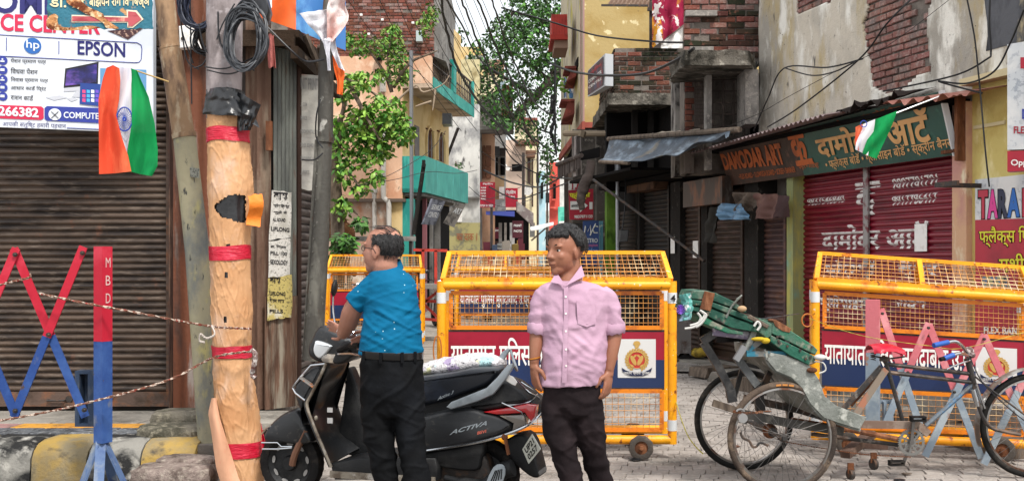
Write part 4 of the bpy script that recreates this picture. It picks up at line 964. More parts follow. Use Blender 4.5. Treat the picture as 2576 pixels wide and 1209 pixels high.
for a,c,m_,z1,lb in ((1909,1977,m_sh4,2.25,'brownish mauve shutter directly beside the maroon shutter behind the brown flap'),(1780,1869,m_sh2,2.45,'dark brown shutter with scratched marks below the blue plastic bundle'),(1712,1762,m_sh2,2.5,'narrow brown shutter with a white paper notice on it'),(1607,1684,m_sh3,2.6,'dark grey shutter under the tarpaulin beside the hanging black box'),(1558,1603,m_sh3,2.3,'dim narrow shutter beside the green pillar')):
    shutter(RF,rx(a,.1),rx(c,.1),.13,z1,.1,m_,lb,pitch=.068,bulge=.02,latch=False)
m_pil=M('pillar_stained','#2c2927',.9,layers=[('#262422',(4,4,3),.45,.6),('#5c5650',(9,9,6),.6,.7)],bump=(25,.6))  # dark stained stone with paler blotches
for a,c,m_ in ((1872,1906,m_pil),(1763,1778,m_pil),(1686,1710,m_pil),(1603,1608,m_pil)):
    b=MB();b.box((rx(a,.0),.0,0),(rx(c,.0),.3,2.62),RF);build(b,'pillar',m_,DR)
b=MB();b.box((rx(1984,-.02),-.05,0),(rx(2000,-.02),.3,2.45),RF);single(b,'door_post',M('post_greenyellow','#8f9468',.8,layers=[('#b0a85c',(6,6,2),.5,.64),('#7fa08a',(5,5,3),.55,.66)]),'peeling green and yellow post between the maroon shutter and its narrow neighbour','post',RF.w(rx(1990),0,0))
b=MB();b.box((rx(1726,-.2),-.25,2.2),(rx(1825,-.2),-.1,2.55),RF);single(b,'metal_fascia',M('fascia','#453a34',.5,.4,layers=[('#7b5038',(5,5,2),.5,.64),('#6c6762',(8,8,3),.57,.7)]),'rust streaked metal box fascia above the brown shutters','fascia',RF.w(rx(1775),-.2,2.2))
b=MB();b.box((rx(1583,-.1),-.15,2.55),(rx(1651,-.1),.1,2.78),RF);single(b,'wooden_box',M('board_brown','#5d4536',.8,layers=[('#3c2f28',(9,9,3),.5,.62)]),'long brown wooden shutter box over the dark grey shutter','shutter box',RF.w(rx(1600),-.1,2.55))
for a,c,y0,y1,lb in ((1687,1697,595,637,'narrow strip of white paper on the stained pillar between the shutters'),(1743,1756,605,648,'white paper notice on the narrow brown shutter')):
    p0,p1=RF.px(a,y1,-.03),RF.px(c,y0,-.03);b=MB();b.box((p0[0],-.035,p0[1]),(p1[0],-.03,p1[1]),RF);single(b,'paper_notice',m_white,lb,'notice',RF.w(p0[0],-.03,p0[1]))
m_bp=M('blue_plastic','#5f87a8',.35,layers=[('#38506a',(5,5,5),.48,.64)],bump=(12,.8));m_tp=M('cloth_taupe','#6b5f56',.85,layers=[('#4a423c',(5,5,5),.45,.65)],bump=(14,.6))
def drape(px0,py0,px1,py1,off,amp,m_,nm,lb,cat,seed=0,skew=0,par=None,n=14,sag=0,t=.004):
    b=MB()
    def f(u,v):
        x=px0+(px1-px0)*u+skew*v;y=py0+(py1-py0)*v+sag*sin(pi*u)*(.3+v)
        q_=RF.px(x+2*nz1((u*4,v*4,seed)),y+3*nz1((u*5,v*3,seed+3)),off)
        return RF.w(q_[0],off+amp*sin(u*8+v*3+seed)+amp*nz1((u*5,v*5,seed)),q_[1])
    b.grid(f,n,n,t)
    return single(b,nm,m_,lb,cat,RF.pw((px0+px1)/2,py0,off),auto=75)
drape(1810,512,1874,552,-.35,.05,m_bp,'plastic_bundle','blue plastic bundle tucked under the signboard over the dark brown shutter','plastic sheet',3,4)
drape(1850,484,1905,530,-.3,.05,m_tp,'folded_cloth','folded taupe cloth hanging behind the blue plastic bundle','cloth',5,-10)
drape(1786,520,1812,610,-.3,.04,M('tarp_dark','#34322f',.8,bump=(14,.6)),'hanging_tarp','dark tarp hanging down between two brown shutters','tarpaulin',8,-10)
drape(1898,488,1950,550,-.45,.03,M('flap_brown','#5e4540',.8,layers=[('#74584f',(4,4,4),.5,.64)],bump=(12,.4)),'awning_flap','brown flap hanging under the corner of the green signboard','awning',6,0)
drape(1940,492,1986,546,-.2,.01,M('box_brown','#50393a',.7),'shutter_cover','dull maroon shutter cover above the brownish mauve shutter','shutter cover',2)
b=MB();b.tube([P(1492,452,16.5),P(1771,656,14.6)],.022,8);single(b,'slanting_pole',m_iron,'long thin dark pole slanting across the dark shutters','pole',P(1771,656,14.6))
# tarpaulin awning
TA=thing('tarpaulin_awning','faded blue grey tarpaulin awning stretched on poles over the dark shops','awning',P(1660,380,16))
def tf(u,v):
    top=P(1534+(1838-1534)*u,350-23*u-8*nz1((u*5,0,0)),16.4-3.2*u)
    xs=lerp_tab([(0,1508),(.3,1580),(.65,1700),(1,1822)],u);ys=lerp_tab([(0,406),(.3,409),(.65,388),(1,337)],u)
    bot=P(xs,ys,15.4-2.8*u);p=top.lerp(bot,v);p.z += -.10*sin(pi*v)*(1-.4*u)+.03*nz1((u*7,v*3,5))+.02*sin(u*23+v*2)*v;return p
b=MB();b.grid(tf,50,16,.006);build(b,'sheet',M('tarp_blue','#48535f',.6,layers=[('#343b43',(2.5,2.5,2.5),.44,.62),('#75828e',(7,3,3),.52,.68),('#6a6255',(3,3,3),.6,.7)],bump=(6,.6),bump2=(25,.3)),TA)
b=MB();b.tube([P(1530,350,16.45),P(1860,326,13.0)],.035,8);build(b,'pole',m_wood,TA)
b=MB();b.tube([P(1508,407,15.4),P(1582,410,14.6)],.025,8);build(b,'pole',m_wood,TA)
b=MB();b.grid(lambda u,v: P(1640+120*u,345-12*u-10*v+6*nz1((u*7,v*3,0)),15.3-1.3*u+.3*v),14,5,.01);build(b,'bundled_cloth',M('cloth_cream','#a89c8c',.9,bump=(14,.6)),TA)
b=MB();b.box((rx(1560),-.9,2.74),(rx(1735),.1,2.78),RF);build(b,'shade_ceiling',m_dark,TA)  # added black sheet that keeps the space below the tarpaulin dark

# ---------------------------------------------------------------- brick building with broken balcony slabs
BB=thing('brick_building','derelict exposed brick building with broken concrete balcony slabs','building',(3,15,0))
B1=Frame((0,14.0,0));B2=Frame((0,17.4,0))
zf=3.92
def bx1(px): return B1.px(px,0)[0]
b=MB();b.box((bx1(1748),.06,zf),(bx1(1912),.6,7),B1);b.box((bx1(1748),.6,2.6),(bx1(1912),1.0,3.92),B1);build(b,'wall',m_mort,BB)
wx0,wx1,wz0,wz1=bx1(1747),bx1(1782),B1.px(0,118)[1],B1.px(0,42)[1]
brick_wall(BB,B1,bx1(1722),bx1(1909),zf+.1,5.0,.05,lambda x,z: not (wx0 < x < wx1 and wz0 < z < wz1),mats=(m_brick,m_brick2,m_brick3),limit=240)
m_rubc=M('broken_concrete','#6c675f',.95,layers=[('#a39d92',(9,9,9),.56,.66),('#36342f',(3,3,3),.46,.6)],bump=(25,1.),bump2=(70,.7))
def slab_rough(pts,z0,z1,name,par,m_=m_rubc,seg=.07,rag=.05):
    """plan polygon pushed from z0 to z1 with a ragged broken edge"""
    out=[];n=len(pts)
    for i in range(n):
        a,c=Vector(pts[i]),Vector(pts[(i+1) % n]);k=max(1,int((c-a).length/seg))
        out += [a.lerp(c,j/k) for j in range(k)]
    rr=[]
    for j,z in enumerate((z0,z0+(z1-z0)*.33,z0+(z1-z0)*.66,z1)):
        rr.append([Vector((p.x+rag*nz1((p.x*9,p.y*9,z*14)),p.y+rag*nz1((p.x*9+5,p.y*9,z*14)),z+(rag*.5*nz1((p.x*8,p.y*8,3)) if j in (0,3) else 0))) for p in out])
    if area2([(p[0],p[1]) for p in pts]) < 0: rr=[list(reversed(r)) for r in rr]
    b=MB();b.rings(rr);return build(b,name,m_,par,auto=25)
slab_rough([P(1720,0,13.2).xy,P(1884,0,13.2).xy,P(1905,0,14.1).xy,P(1690,0,14.6).xy,P(1684,0,14.3).xy],zf-.14,zf+.04,'broken_slab',BB)
def zat(py,d): return CAMZ+(HY-py)/FPX*d
for a,c,d0,d1,zb,zt,m_ in ((1874,1908,13.5,14.0,3.12,zf-.14,m_conc),(1777,1790,13.9,14.1,2.6,zf-.14,m_conc),(1698,1724,15.0,15.4,2.6,zf,M('pier_white','#8f8a84',.9,layers=[('#c4bfb8',(3,3,2),.52,.64),('#3c3835',(3,3,2),.48,.6)],bump=(25,.4)))):
    b=MB();p0,p1=P(a,0,d0),P(c,0,d0);b.box((p0.x,d0,zb),(p1.x,d1,zt));build(b,'pier',m_,BB)
b=MB();p0,p1=P(1724,0,14.4),P(1747,0,14.4);b.box((p0.x,14.46,2.6),(p1.x,14.9,zf));build(b,'narrow_wall',m_mort,BB)
Bn=Frame((0,14.4,0));brick_wall(BB,Bn,p0.x,p1.x,2.9,zf-.14,.05,mats=(m_brick,),limit=20)
m_gril=M('grille_iron','#4a403b',.7,.2,layers=[('#7a6a60',(9,9,9),.55,.66)])
def grille(fr,px0,px1,py0,py1,off,nx,nz_,name,par,r=.009):
    a,c=fr.px(px0,py1,off),fr.px(px1,py0,off);b=MB()
    for i in range(nx+1): x=a[0]+(c[0]-a[0])*i/nx;b.bar(fr.w(x,off,a[1]),fr.w(x,off,c[1]),r*1.4,r)
    for j in range(nz_+1): z=a[1]+(c[1]-a[1])*j/nz_;b.bar(fr.w(a[0],off+r,z),fr.w(c[0],off+r,z),r*1.4,r)
    return build(b,name,m_gril,par,kind='stuff')
grille(B1,1792,1872,200,345,.25,3,5,'door_grille',BB,.014);grille(B1,1748,1777,208,320,.2,6,12,'window_grille',BB);grille(B1,1749,1781,44,116,.12,5,8,'window_grille',BB)
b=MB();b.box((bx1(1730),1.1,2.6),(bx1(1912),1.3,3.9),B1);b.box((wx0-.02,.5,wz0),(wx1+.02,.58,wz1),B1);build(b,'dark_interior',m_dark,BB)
b=MB();b.box((wx0-.12,-.05,wz1),(wx1+.1,.06,wz1+.07),B1);build(b,'lintel',m_conc,BB)
b=MB();b.box((wx0-.06,-.02,wz0-.05),(wx1+.06,.06,wz0),B1);build(b,'window_sill',m_conc,BB)
# second balcony, farther
c1,c2=P(1544,0,17.4),P(1732,0,17.4);zb2,zt2=zat(247,17.4),zat(121,17.4)
b=MB();b.box((c1.x+.02,17.43,zb2),(c2.x,17.6,zt2));b.box((c1.x+.02,17.6,zb2),(c1.x+.15,20.4,zt2));build(b,'parapet_core',m_mort,BB)
brick_wall(BB,B2,c1.x,c2.x,zb2+.06,zt2,.03,lambda x,z: z < zt2-.02-.05*abs(nz1((x*4,0,0))),mats=(m_brick3,m_brick3,m_brick3,m_brick),limit=140)
b=MB();nx=int(3.0/.25)
S2=Frame((c1.x,20.4,0),-pi/2);brick_wall(BB,S2,0,2.95,zb2+.06,zt2,.02,mats=(m_brick3,),limit=40,key=1)
slab_rough([(c1.x-.1,17.25),(c2.x,17.3),(c2.x,18.6),(c1.x+.3,20.6),(c1.x-.12,20.3)],zb2-.12,zb2+.06,'balcony_slab',BB,rag=.03)
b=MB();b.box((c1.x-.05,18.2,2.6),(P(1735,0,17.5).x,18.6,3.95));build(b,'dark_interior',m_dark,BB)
for px in (1590,1630): b=MB();p=P(px,0,17.9);b.box((p.x,17.9,2.6),(p.x+.09,18.05,3.95));build(b,'door_post',m_pil,BB)
b=MB();p0,p1=P(1640,0,18),P(1760,0,15.2);b.box((p0.x,18.0,zt2),(P(1750,0,18).x,18.3,7));build(b,'upper_wall',m_mort,BB)
# roof sheets and washing
TR=thing('tin_roof','small rusty tin roof on iron posts above the far brick balcony','roof',P(1590,20,17.8))
b=MB();b.grid(lambda u,v: P(1527+190*u,12+8*u,17.6).lerp(P(1560+170*u,-30,19.2),v)+Vector((0,0,.02*sin(u*2*pi*18))),108,4,.004);build(b,'corrugated_sheet',M('tin_brown','#6a5446',.7,.2,layers=[('#8d7a68',(5,5,5),.5,.66)]),TR)
for px in (1636,1725): b=MB();b.bar(P(px,122,17.55),P(px,5,17.55),.04,.04);build(b,'iron_post',m_iron,TR)
b=MB();b.bar(P(1628,24,17.5),P(1725,30,17.5),.05,.05);b.bar(P(1512,14,17.5),P(1630,15,17.5),.03,.03);build(b,'crossbar',m_iron,TR)
m_fl=M('cloth_floral','#8e2340',.85,layers=[('#c88a2a',(1.3,1.3,.4),.48,.52),('#d9d0cc',(5.5,5.5,5.5),.56,.59),('#5e1730',(9,9,9),.6,.64)],bump=(9,.6));d=17.3
def hang(px0,px1,yt0,yt1,yb0,yb1,d,m_,nm,lb,cat,amp=.05,seed=0,gr=None):
    b=MB();b.grid(lambda u,v: P(px0+(px1-px0)*u,(yt0*(1-u)+yt1*u)*(1-v)+(yb0*(1-u)+yb1*u)*v,d+amp*sin(u*14+v+seed)+amp*nz1((u*5,v*3,seed))),24,12,.003)
    return single(b,nm,m_,lb,cat,P((px0+px1)/2,yt0,d),gr,auto=75)
hang(1640,1722,-10,-12,122,60,17.3,m_fl,'floral_cloth','maroon and yellow floral cloth hung out above the brick balcony','cloth',.05,1)
hang(1662,1716,108,70,122,122,17.36,m_white,'white_cloth','white sheet hanging below the floral cloth on the balcony','cloth',.02,2)

# light box sign
LX=thing('light_box_sign','white edged light box sign fixed at the corner of the far brick balcony','sign',P(1510,240,16.8))
b=MB();A,B_,C_,D_=P(1478,178,17.9),P(1478,244,17.9),P(1522,216,16.6),P(1522,135,16.6)
E_,F_=P(1542,137,16.75),P(1542,217,16.75)
b.add([A,B_,C_,D_,E_,F_,P(1500,170,18.05),P(1500,240,18.05)],[(0,1,2,3),(3,2,5,4),(6,4,5,7),(0,3,4,6),(1,7,5,2),(0,6,7,1)]);build(b,'case',M('case_white','#b5b8bb',.5),LX,flat=True)
n_=(C_-B_).cross(A-B_).normalized();e=.02
def lxp(u,v,o=.01): return B_*(1-u)*(1-v)+C_*u*(1-v)+A*(1-u)*v+D_*u*v+n_*o*(1 if n_.x < 0 else -1)
b=MB();b.add([lxp(.04,.05),lxp(.92,.05),lxp(.92,.95),lxp(.04,.95)],[(0,1,2,3)]);build(b,'printed_face',M('print_dark','#2d2230',.5,layers=[('#6a2a34',(4,4,4),.5,.56),('#303a5c',(6,6,6),.56,.62)]),LX,flat=True)
for k,(tx_,v,h,m_) in enumerate((('आयुर्वेदिक',.68,.16,m_redf),('COMPUTER',.45,.13,m_white),('CENTRE',.25,.1,m_white))): text_on(tx_,lxp(.1,v,.014),lxp(.85,v,.014),lxp(.1,v+h,.014),'lettering',m_,LX,.02,0)

# ---------------------------------------------------------------- yellow building
YB=thing('yellow_building','tall yellow painted building with red window hoods facing the lane','building',(1.43,22,4.1))
cy=22.;xc=P(1470,0,cy).x;zb=4.12
m_yb=M('yellow_paint','#aa9566',.85,layers=[('#9c8350',(1.2,1.2,1.2),.45,.62),('#d4c49a',(4,4,4),.6,.64),('#8f8a5c',(2,2,2),.62,.7),('#574c3a',(9,9,9),.68,.73)],bump=(20,.3))
m_yb2=M('cream_side','#b5ab92',.85,layers=[('#a8a04e',(1.2,1.2,1),.56,.62),('#8c847a',(2,2,2),.5,.66)],bump=(20,.3));m_red=M('hood_red','#9c2f26',.7,layers=[('#7a241e',(5,5,5),.5,.66)]);m_band=M('band_red','#8c4a40',.85,layers=[('#a8685c',(4,4,4),.5,.64)])
b=MB();b.box((xc,cy,zb),(xc+4,cy+.3,9));build(b,'front_wall',m_yb,YB)
YS=Frame((xc-.16,29,0),math.atan2(-1,.023))
b=MB();b.box((0,.0,zb),(6.98,.3,9),YS);build(b,'side_wall',m_yb2,YB)
b=MB();b.box((0,-.06,zb-.1),(7.1,.0,zb+.06),YS);b.box((xc-.06,cy-.06,zb-.06),(xc+1.6,cy-.0,zb+.05));build(b,'red_band',m_band,YB)
b=MB();b.box((6.85,-.03,zb),(7.0,0,9),YS);b.box((6.2,-.02,zb),(6.3,0,9),YS);build(b,'corner_strip',M('strip_pink','#a0807a',.85),YB)
b=MB();b.box((0,.3,0),(6.9,.5,zb),YS);b.box((xc+.2,cy+.8,0),(xc+4,cy+1,zb));b.box((xc,cy-.0,zb-.05),(xc+4,29,zb),None);build(b,'ground_floor',m_dark,YB)
def hood(xa,xb,z0,z1,dp,fl=True):
    H=MB();n=12
    for i in range(n): x=xa+(xb-xa)*i/n;H.box((x,-dp,z0),(x+(xb-xa)/n*.72,-dp+.03,z1),YS)
    H.box((xa,-dp+.03,z0),(xb,0,z1),YS);H.box((xa+.05,-dp*.85,z0-.12),(xb-.05,0,z0-.001),YS);return H
def yz(py,px,off=0): return YS.px(px,py,off)[1]
def yx(px,off=0): return YS.px(px,300,off)[0]
H=MB();p0,p1=P(1388,88,24),P(1428,30,24)
for i in range(10):
    x=p0.x+(p1.x-p0.x)*i/10;H.add([(x,24,p0.z),(x+.025,24,p0.z),(x+.025,24.25,p1.z),(x,24.25,p1.z),(x,24.05,p0.z),(x+.025,24.05,p0.z),(x+.025,24.3,p1.z),(x,24.3,p1.z)],[(0,1,2,3),(4,7,6,5),(0,4,5,1),(1,5,6,2),(2,6,7,3),(3,7,4,0)])
H.add([(p0.x,24.03,p0.z),(p1.x,24.03,p0.z),(p1.x,24.27,p1.z),(p0.x,24.27,p1.z),(p0.x,25.4,p0.z),(p1.x,25.4,p0.z),(p1.x,25.2,p1.z),(p0.x,25.2,p1.z)],[(0,1,2,3),(4,7,6,5),(0,4,5,1),(1,5,6,2),(2,6,7,3),(3,7,4,0)])
H.box((p0.x-.03,23.97,p0.z-.1),(p1.x,25.45,p0.z-.001));build(H,'window_hood',m_red,YB)
b=MB();q0,q1=P(1394,121,24.1),P(1428,100,24.1);b.box((q0.x,24.1,q0.z),(q1.x,25.3,p0.z-.1));build(b,'window_box',M('box_cream','#8d7466',.85),YB)
for y0,y1,pa,pc,dd in ((173,206,1424,1449,23.6),(256,300,1414,1445,23.2)):
    q0,q1=P(pa,y1,dd),P(pc,y0,dd);b=MB()
    b.add([(q0.x,dd,q0.z),(q1.x,dd,q0.z+.12),(q1.x,dd,q1.z),(q0.x+.12,dd,q1.z),(q0.x,dd+1,q0.z),(q1.x,dd+1,q0.z),(q1.x,dd+1,q1.z),(q0.x+.12,dd+1,q1.z)],[(0,1,2,3),(4,7,6,5),(0,4,5,1),(1,5,6,2),(2,6,7,3),(3,7,4,0)])
    b.box((q0.x-.03,dd-.04,q1.z),(q1.x,dd+1.04,q1.z+.05));build(b,'window_sill_box',M('sill_dark_red','#6e3a34',.85,layers=[('#8c4c42',(5,5,5),.5,.62)]),YB)
b=MB();b.box((yx(1448),-.02,yz(172,1452)),(yx(1455),.02,yz(150,1452)),YS);b.box((yx(1455,0),-.02,8),(yx(1470,0)-.2,.01,9),YS);build(b,'window_opening',m_dark,YB)
# potted plant on the sill
m_lf=M('leaf_mid','#4a7a2e',.6,layers=[('#35601f',(3,3,3),.45,.62)],var=.25);m_lfb=M('leaf_bright','#7ba340',.55,layers=[('#4a7a2a',(3,3,3),.45,.62)],var=.28);m_lfd=M('leaf_dark','#35502a',.6,var=.3)
pp=thing('potted_plant','green plant in a blue and white pot on the yellow building sill','plant',P(1441,247,25))
b=MB();b.lathe(P(1441,247,25),(0,0,1),[(.0,0),(.09,0),(.12,.22),(.1,.22),(0,.2)],14);build(b,'pot',M('pot_blue','#3f6f9c',.5,layers=[('#d9d9d9',(6,6,6),.54,.58)]),pp)
random.seed(2);b=MB()
for i in range(46):
    c=P(1441,222,25)+Vector((rnd(-.22,.22),rnd(-.15,.15),rnd(-.1,.3)));a=rnd(0,6.28);d_=Vector((cos(a),sin(a)*.5,rnd(-.3,.8))).normalized()*.16;w=d_.cross(Vector((0,1,.2))).normalized()*.03
    b.add([c,c+d_*.5+w,c+d_,c+d_*.5-w],[(0,1,2,3)])
build(b,'foliage',m_lfb,pp,flat=True,kind='stuff')
b=MB();b.grid(lambda u,v: P(1418+12*u,195+52*v,27+.05*sin(u*9)),6,8,.01);single(b,'blue_cloth',M('cloth_bluewhite','#7a8cab',.8,layers=[('#c9ccd4',(5,5,5),.5,.56)]),'blue and white cloth hanging beside the plant pot on the yellow building','cloth',P(1424,195,27))

# ---------------------------------------------------------------- signs and hangings below the yellow building
fr20=Frame(P(1460,552,19.6),radians(0));fr20.o.z=0
A1=thing('arrow_flex_sign','red flex sign with yellow Hindi lettering and a white arrow','sign',fr20.pw(1460,552))
board(fr20,((1430,478),(1492,475),(1492,552),(1432,552)),0,.05,m_redf,'red_field',A1);board(fr20,((1430,455),(1466,452),(1466,478),(1430,478)),0,.05,m_white,'white_field',A1)
text_px(fr20,'T.A',1434,477,1462,477,22,'lettering',m_redf,A1,.05,-.01);text_px(fr20,'फ्लैक्स',1432,502,1484,500,20,'lettering',m_ye,A1,.05,-.01);text_px(fr20,'9837871133',1444,549,1490,548,8,'lettering',m_white,A1,.03,-.01)
b=MB();b.poly([fr20.pw(*p,-.008) for p in ((1434,506),(1458,506),(1458,499),(1478,517),(1458,534),(1458,527),(1434,527))]);build(b,'arrow',m_white,A1,flat=True);text_px(fr20,'अनमोल',1436,522,1460,521,9,'lettering',m_sblack,A1,.03,-.012)
b=MB();b.poly([fr20.pw(*p,-.008) for p in ((1482,508),(1490,508),(1490,526),(1482,526))]);build(b,'printed_picture',m_white,A1,flat=True)
fr19=Frame(P(1486,640,18.6));fr19.o.z=0
A2=thing('salon_sign','tall dark blue Metro salon signboard below the red arrow sign','sign',fr19.pw(1486,660))
board(fr19,((1466,556),(1506,554),(1506,668),(1466,668)),0,.05,M('salon_blue','#1c3f7c',.45,layers=[('#15305f',(2,2,2),.45,.6)]),'board',A2)
b=MB()
for pts in (((1470,588),(1472,568),(1478,582),(1485,566),(1486,586)),((1484,592),(1498,562)),((1504,570),(1496,568),(1491,576),(1494,585),(1503,585))): b.tube([fr19.pw(*p,-.008) for p in pts],.009,4)
build(b,'monogram',m_white,A2);text_px(fr19,'METRO',1468,610,1503,610,11,'lettering',m_pat,A2,.03,-.01);text_px(fr19,'Champion',1467,622,1503,622,10,'lettering',M('magenta_text','#b05a8c',.5),A2,.02,-.01);text_px(fr19,'Salon',1475,636,1503,636,12,'lettering',M('blue_text','#6fa8d4',.5),A2,.02,-.01)
b=MB();b.box(P(1507,700,18.7),P(1516,556,18.75));single(b,'blue_strip_sign',M('strip_blue','#5f9ab8',.5,layers=[('#c9d4d8',(8,8,5),.54,.58)]),'narrow pale blue strip sign beside the dark blue salon board','sign',P(1511,700,18.7))
b=MB();b.box(P(1526,760,18.4),P(1549,418,18.8));single(b,'green_pillar',M('pillar_green','#4f7426',.8,layers=[('#6b8a3c',(4,4,2),.5,.64),('#2c3a1c',(5,5,3),.56,.7)]),'olive green painted pillar beside the dark shops','pillar',P(1537,760,18.5))
b=MB();b.tube([P(1554,760,18.2),P(1553,440,18.2)],.035,10);b.tube([P(1553,412,18.2),P(1553,442,18.2)],.05,10);single(b,'steel_pipe',M('steel_pipe','#9c9fa3',.35,.6),'shiny vertical steel pipe beside the green pillar','pipe',P(1554,760,18.2))
b=MB();b.box(P(1500,760,20.2),P(1530,330,20.6));b.box(P(1440,560,20.6),P(1500,330,20.9)) ;single(b,'back_partition',M('partition','#5d5852',.9,layers=[('#34302d',(2.5,2.5,2.5),.45,.62),('#8c877e',(5,5,5),.56,.66)]),'grimy grey partition wall behind the red arrow sign','wall',P(1500,760,20.4))
hb=thing('hanging_speaker','black box speaker hung from a cord before the dim narrow shutter','speaker',P(1570,605,17.2))
b=MB();f17=Frame((0,17.2,0));a,c=f17.px(1557,609),f17.px(1582,577);b.prism([(a[0],a[1]),(c[0]-.02,a[1]+.01),(c[0],c[1]),(a[0]+.01,c[1])],0,.14,f17,.01);build(b,'box_body',m_bag,hb)
b=MB();b.tube([P(1565,577,17.2),P(1572,520,17.3),P(1574,430,17.5)],.01,5);build(b,'cord',m_cab2,hb)
m_val=M('valance','#4a423f',.9,layers=[('#484240',(4,4,1),.45,.62),('#7c736d',(9,9,3),.56,.68)],bump=(9,.4))
CA=thing('cloth_awning','drab scalloped cloth awning rolled on a pole at the lane mouth','awning',P(1430,410,18.5))
b=MB();b.grid(lambda u,v: P(1402+58*u,415-23*u+(32-4*u+3*abs(sin(u*22)))*v,19.4-1.6*u+.03*sin(u*60)),60,6,.004);build(b,'valance',m_val,CA)
b=MB();b.tube([P(1401,414,19.4),P(1462,391,17.8)],.04,8);build(b,'roller',m_val,CA)
b=MB();b.grid(lambda u,v: P(1438+22*u+4*v,345-6*u+(100-0*u)*v,18.4+.06*sin(u*10+v*2)),14,10,.004);build(b,'side_curtain',M('curtain_pale','#8f8783',.9,bump=(9,.6)),CA)
b=MB();b.grid(lambda u,v: P(1458+50*u,382-12*u+(22+4*u)*v,18.2-.4*u),8,5,.006);build(b,'dark_cover',m_dark,CA)
RL=thing('rolled_cloth','thick drab rolled cloth hanging from the tarpaulin pole before the red arrow sign','cloth',P(1485,410,17.4))
b=MB();b.tube(smooth([P(1487,405,17.4),P(1481,440,17.4),P(1468,470,17.45),P(1461,500,17.45),P(1464,528,17.45)],5,False),[.07]*6+[.09]*7+[.07]*4+[.05]*3+[.03],10);build(b,'roll',M('roll_brown','#463e3b',.9,layers=[('#5f5651',(5,5,5),.5,.64)],bump=(14,.8)),RL)
b=MB();b.tube([P(1420,336,19.5),P(1530,336,18.4)],.05,8);b.tube([P(1462,345,18.4),P(1466,330,18.4)],.06,6);single(b,'bamboo_rail',M('bamboo_old','#7c6f5e',.8),'old bamboo rail under the yellow building holding the awnings','rail',P(1480,336,19))
# clutter in front of the dark shops
ct=thing('metal_cart','grey sheet metal vendor cart box on small wheels by the dark shutters','cart',P(1710,895,15.2));d=15.2;fc=Frame((0,d,0),radians(-8));fc.o=Vector((P(1690,0,d).x,d,0))
a,c=fc.px(1672,885),fc.px(1738,792)
b=MB();b.box((a[0],0,.2),(c[0],.6,.72),fc);build(b,'cart_box',M('sheet_grey','#6c6866',.6,.3,layers=[('#4c3c34',(5,5,5),.52,.66),('#8a8784',(9,9,9),.56,.7)]),ct)
b=MB();b.box((a[0]-.03,-.03,.721),(c[0]+.03,.63,.75),fc);build(b,'cart_top',m_iron,ct)
for x in (a[0]+.08,c[0]-.08):
    for y in (.05,.5): b=MB();b.disc(fc.w(x,y,.09),fc.y,0,.09,.04,14);build(b,'wheel',m_black,ct)
    b=MB();b.bar(fc.w(x,.06,.09),fc.w(x,.06,.2),.03,.03);build(b,'leg',m_iron,ct)
def sack(px,py,d,sx,sz,m_,nm,lb,seed,cat='sack'):
    c=P(px,py,d);b=MB();b.ell(c+Vector((0,0,sz*.6)),sx,sx*.7,sz,20,12)
    for i,v in enumerate(b.v): b.v[i]=v+(v-c)*(.3*nz1(v*6+Vector((seed,0,0)))+.15*nz1(v*15))
    return single(b,nm,m_,lb,cat,c)
sack(1757,893,15.2,.12,.07,M('sack_yellow','#b59a3a',.7,layers=[('#7c6a2c',(9,9,9),.5,.62)],bump=(20,.6)),'yellow_sack','crumpled yellow plastic sack on the ground beside the metal cart',3)
random.seed(31)
for i,(px,py,d,sx,m_) in enumerate(((1772,905,14.9,.34,m_slab),(1830,912,14.2,.3,m_conc),(1800,925,14.0,.28,m_wood),(1745,915,14.6,.25,m_conc),(1850,930,13.6,.3,m_slab))):
    c=P(px,py,d);c.z=.06;b=MB();fr_=Frame((c.x,c.y,0),rnd(-.5,.5));b.box((-sx,-.16,.01),(sx,.16,.1+rnd(0,.03)),fr_)
    for k,v in enumerate(b.v): b.v[k]=v+Vector((rnd(-.03,.03),rnd(-.03,.03),rnd(-.01,.02)))
    tag(build(b,'broken_step_slab',m_,org=(c.x,c.y,0)),('long broken stone slab behind the rickshaw seat','broken concrete slab below the dark brown shutter','grey plank lying before the broken slabs','small concrete slab beside the yellow sack','stone slab by the brownish mauve shutter')[i],'slab')
# ================================================================ far left building (peach, brick above), tree and lane
d0=30.
PB=thing('peach_building','old peach plastered building with a raw brick upper storey and turquoise balconies','building',(-3,30,0))
m_pch=M('peach_plaster','#cfa88c',.88,layers=[('#c08e70',(1,1,.8),.48,.66),('#dfc0a6',(3,3,2),.52,.66),('#8f7a66',(6,6,4),.64,.72)],bump=(12,.4))
m_pchl=M('peach_lower','#a8907f',.88,layers=[('#c9c1b4',(1.6,1.6,1.2),.5,.6),('#a5775c',(3,3,2),.5,.66),('#7d8a86',(4,4,3),.62,.7)],bump=(12,.4))
m_ylp=M('yellow_plaster','#cdb484',.88,layers=[('#b89a64',(1.2,1.2,1),.48,.64)],bump=(12,.3));m_teal=M('teal_paint','#2a897d',.6,layers=[('#177a72',(1.6,1.6,1.6),.45,.62),('#48a79c',(5,5,1.2),.55,.68),('#4c5a50',(7,7,7),.68,.74)],bump=(14,.15))
XL=P(480,0,d0).x;XR=P(1012,0,d0).x;zs=lambda py,d=d0: zat(py,d)
b=MB();b.box((XL,d0,zs(505)),(XR,d0+.4,zs(142)));build(b,'front_wall',m_pch,PB)
b=MB();b.box((XL,d0+.05,0),(XR-.05,d0+.4,zs(505)));build(b,'lower_wall',m_pchl,PB)
b=MB();b.box((XL,d0-.15,zs(508)),(XR+.1,d0+.3,zs(500)));build(b,'floor_band',M('band_dark','#5d5148',.9),PB)
b=MB();b.box((XL,d0+.06,zs(142)),(P(1092,0,d0).x,d0+.4,zs(-80)));build(b,'brick_core',m_mort,PB)
F30=Frame((0,d0,0));x1b=P(1092,0,d0).x
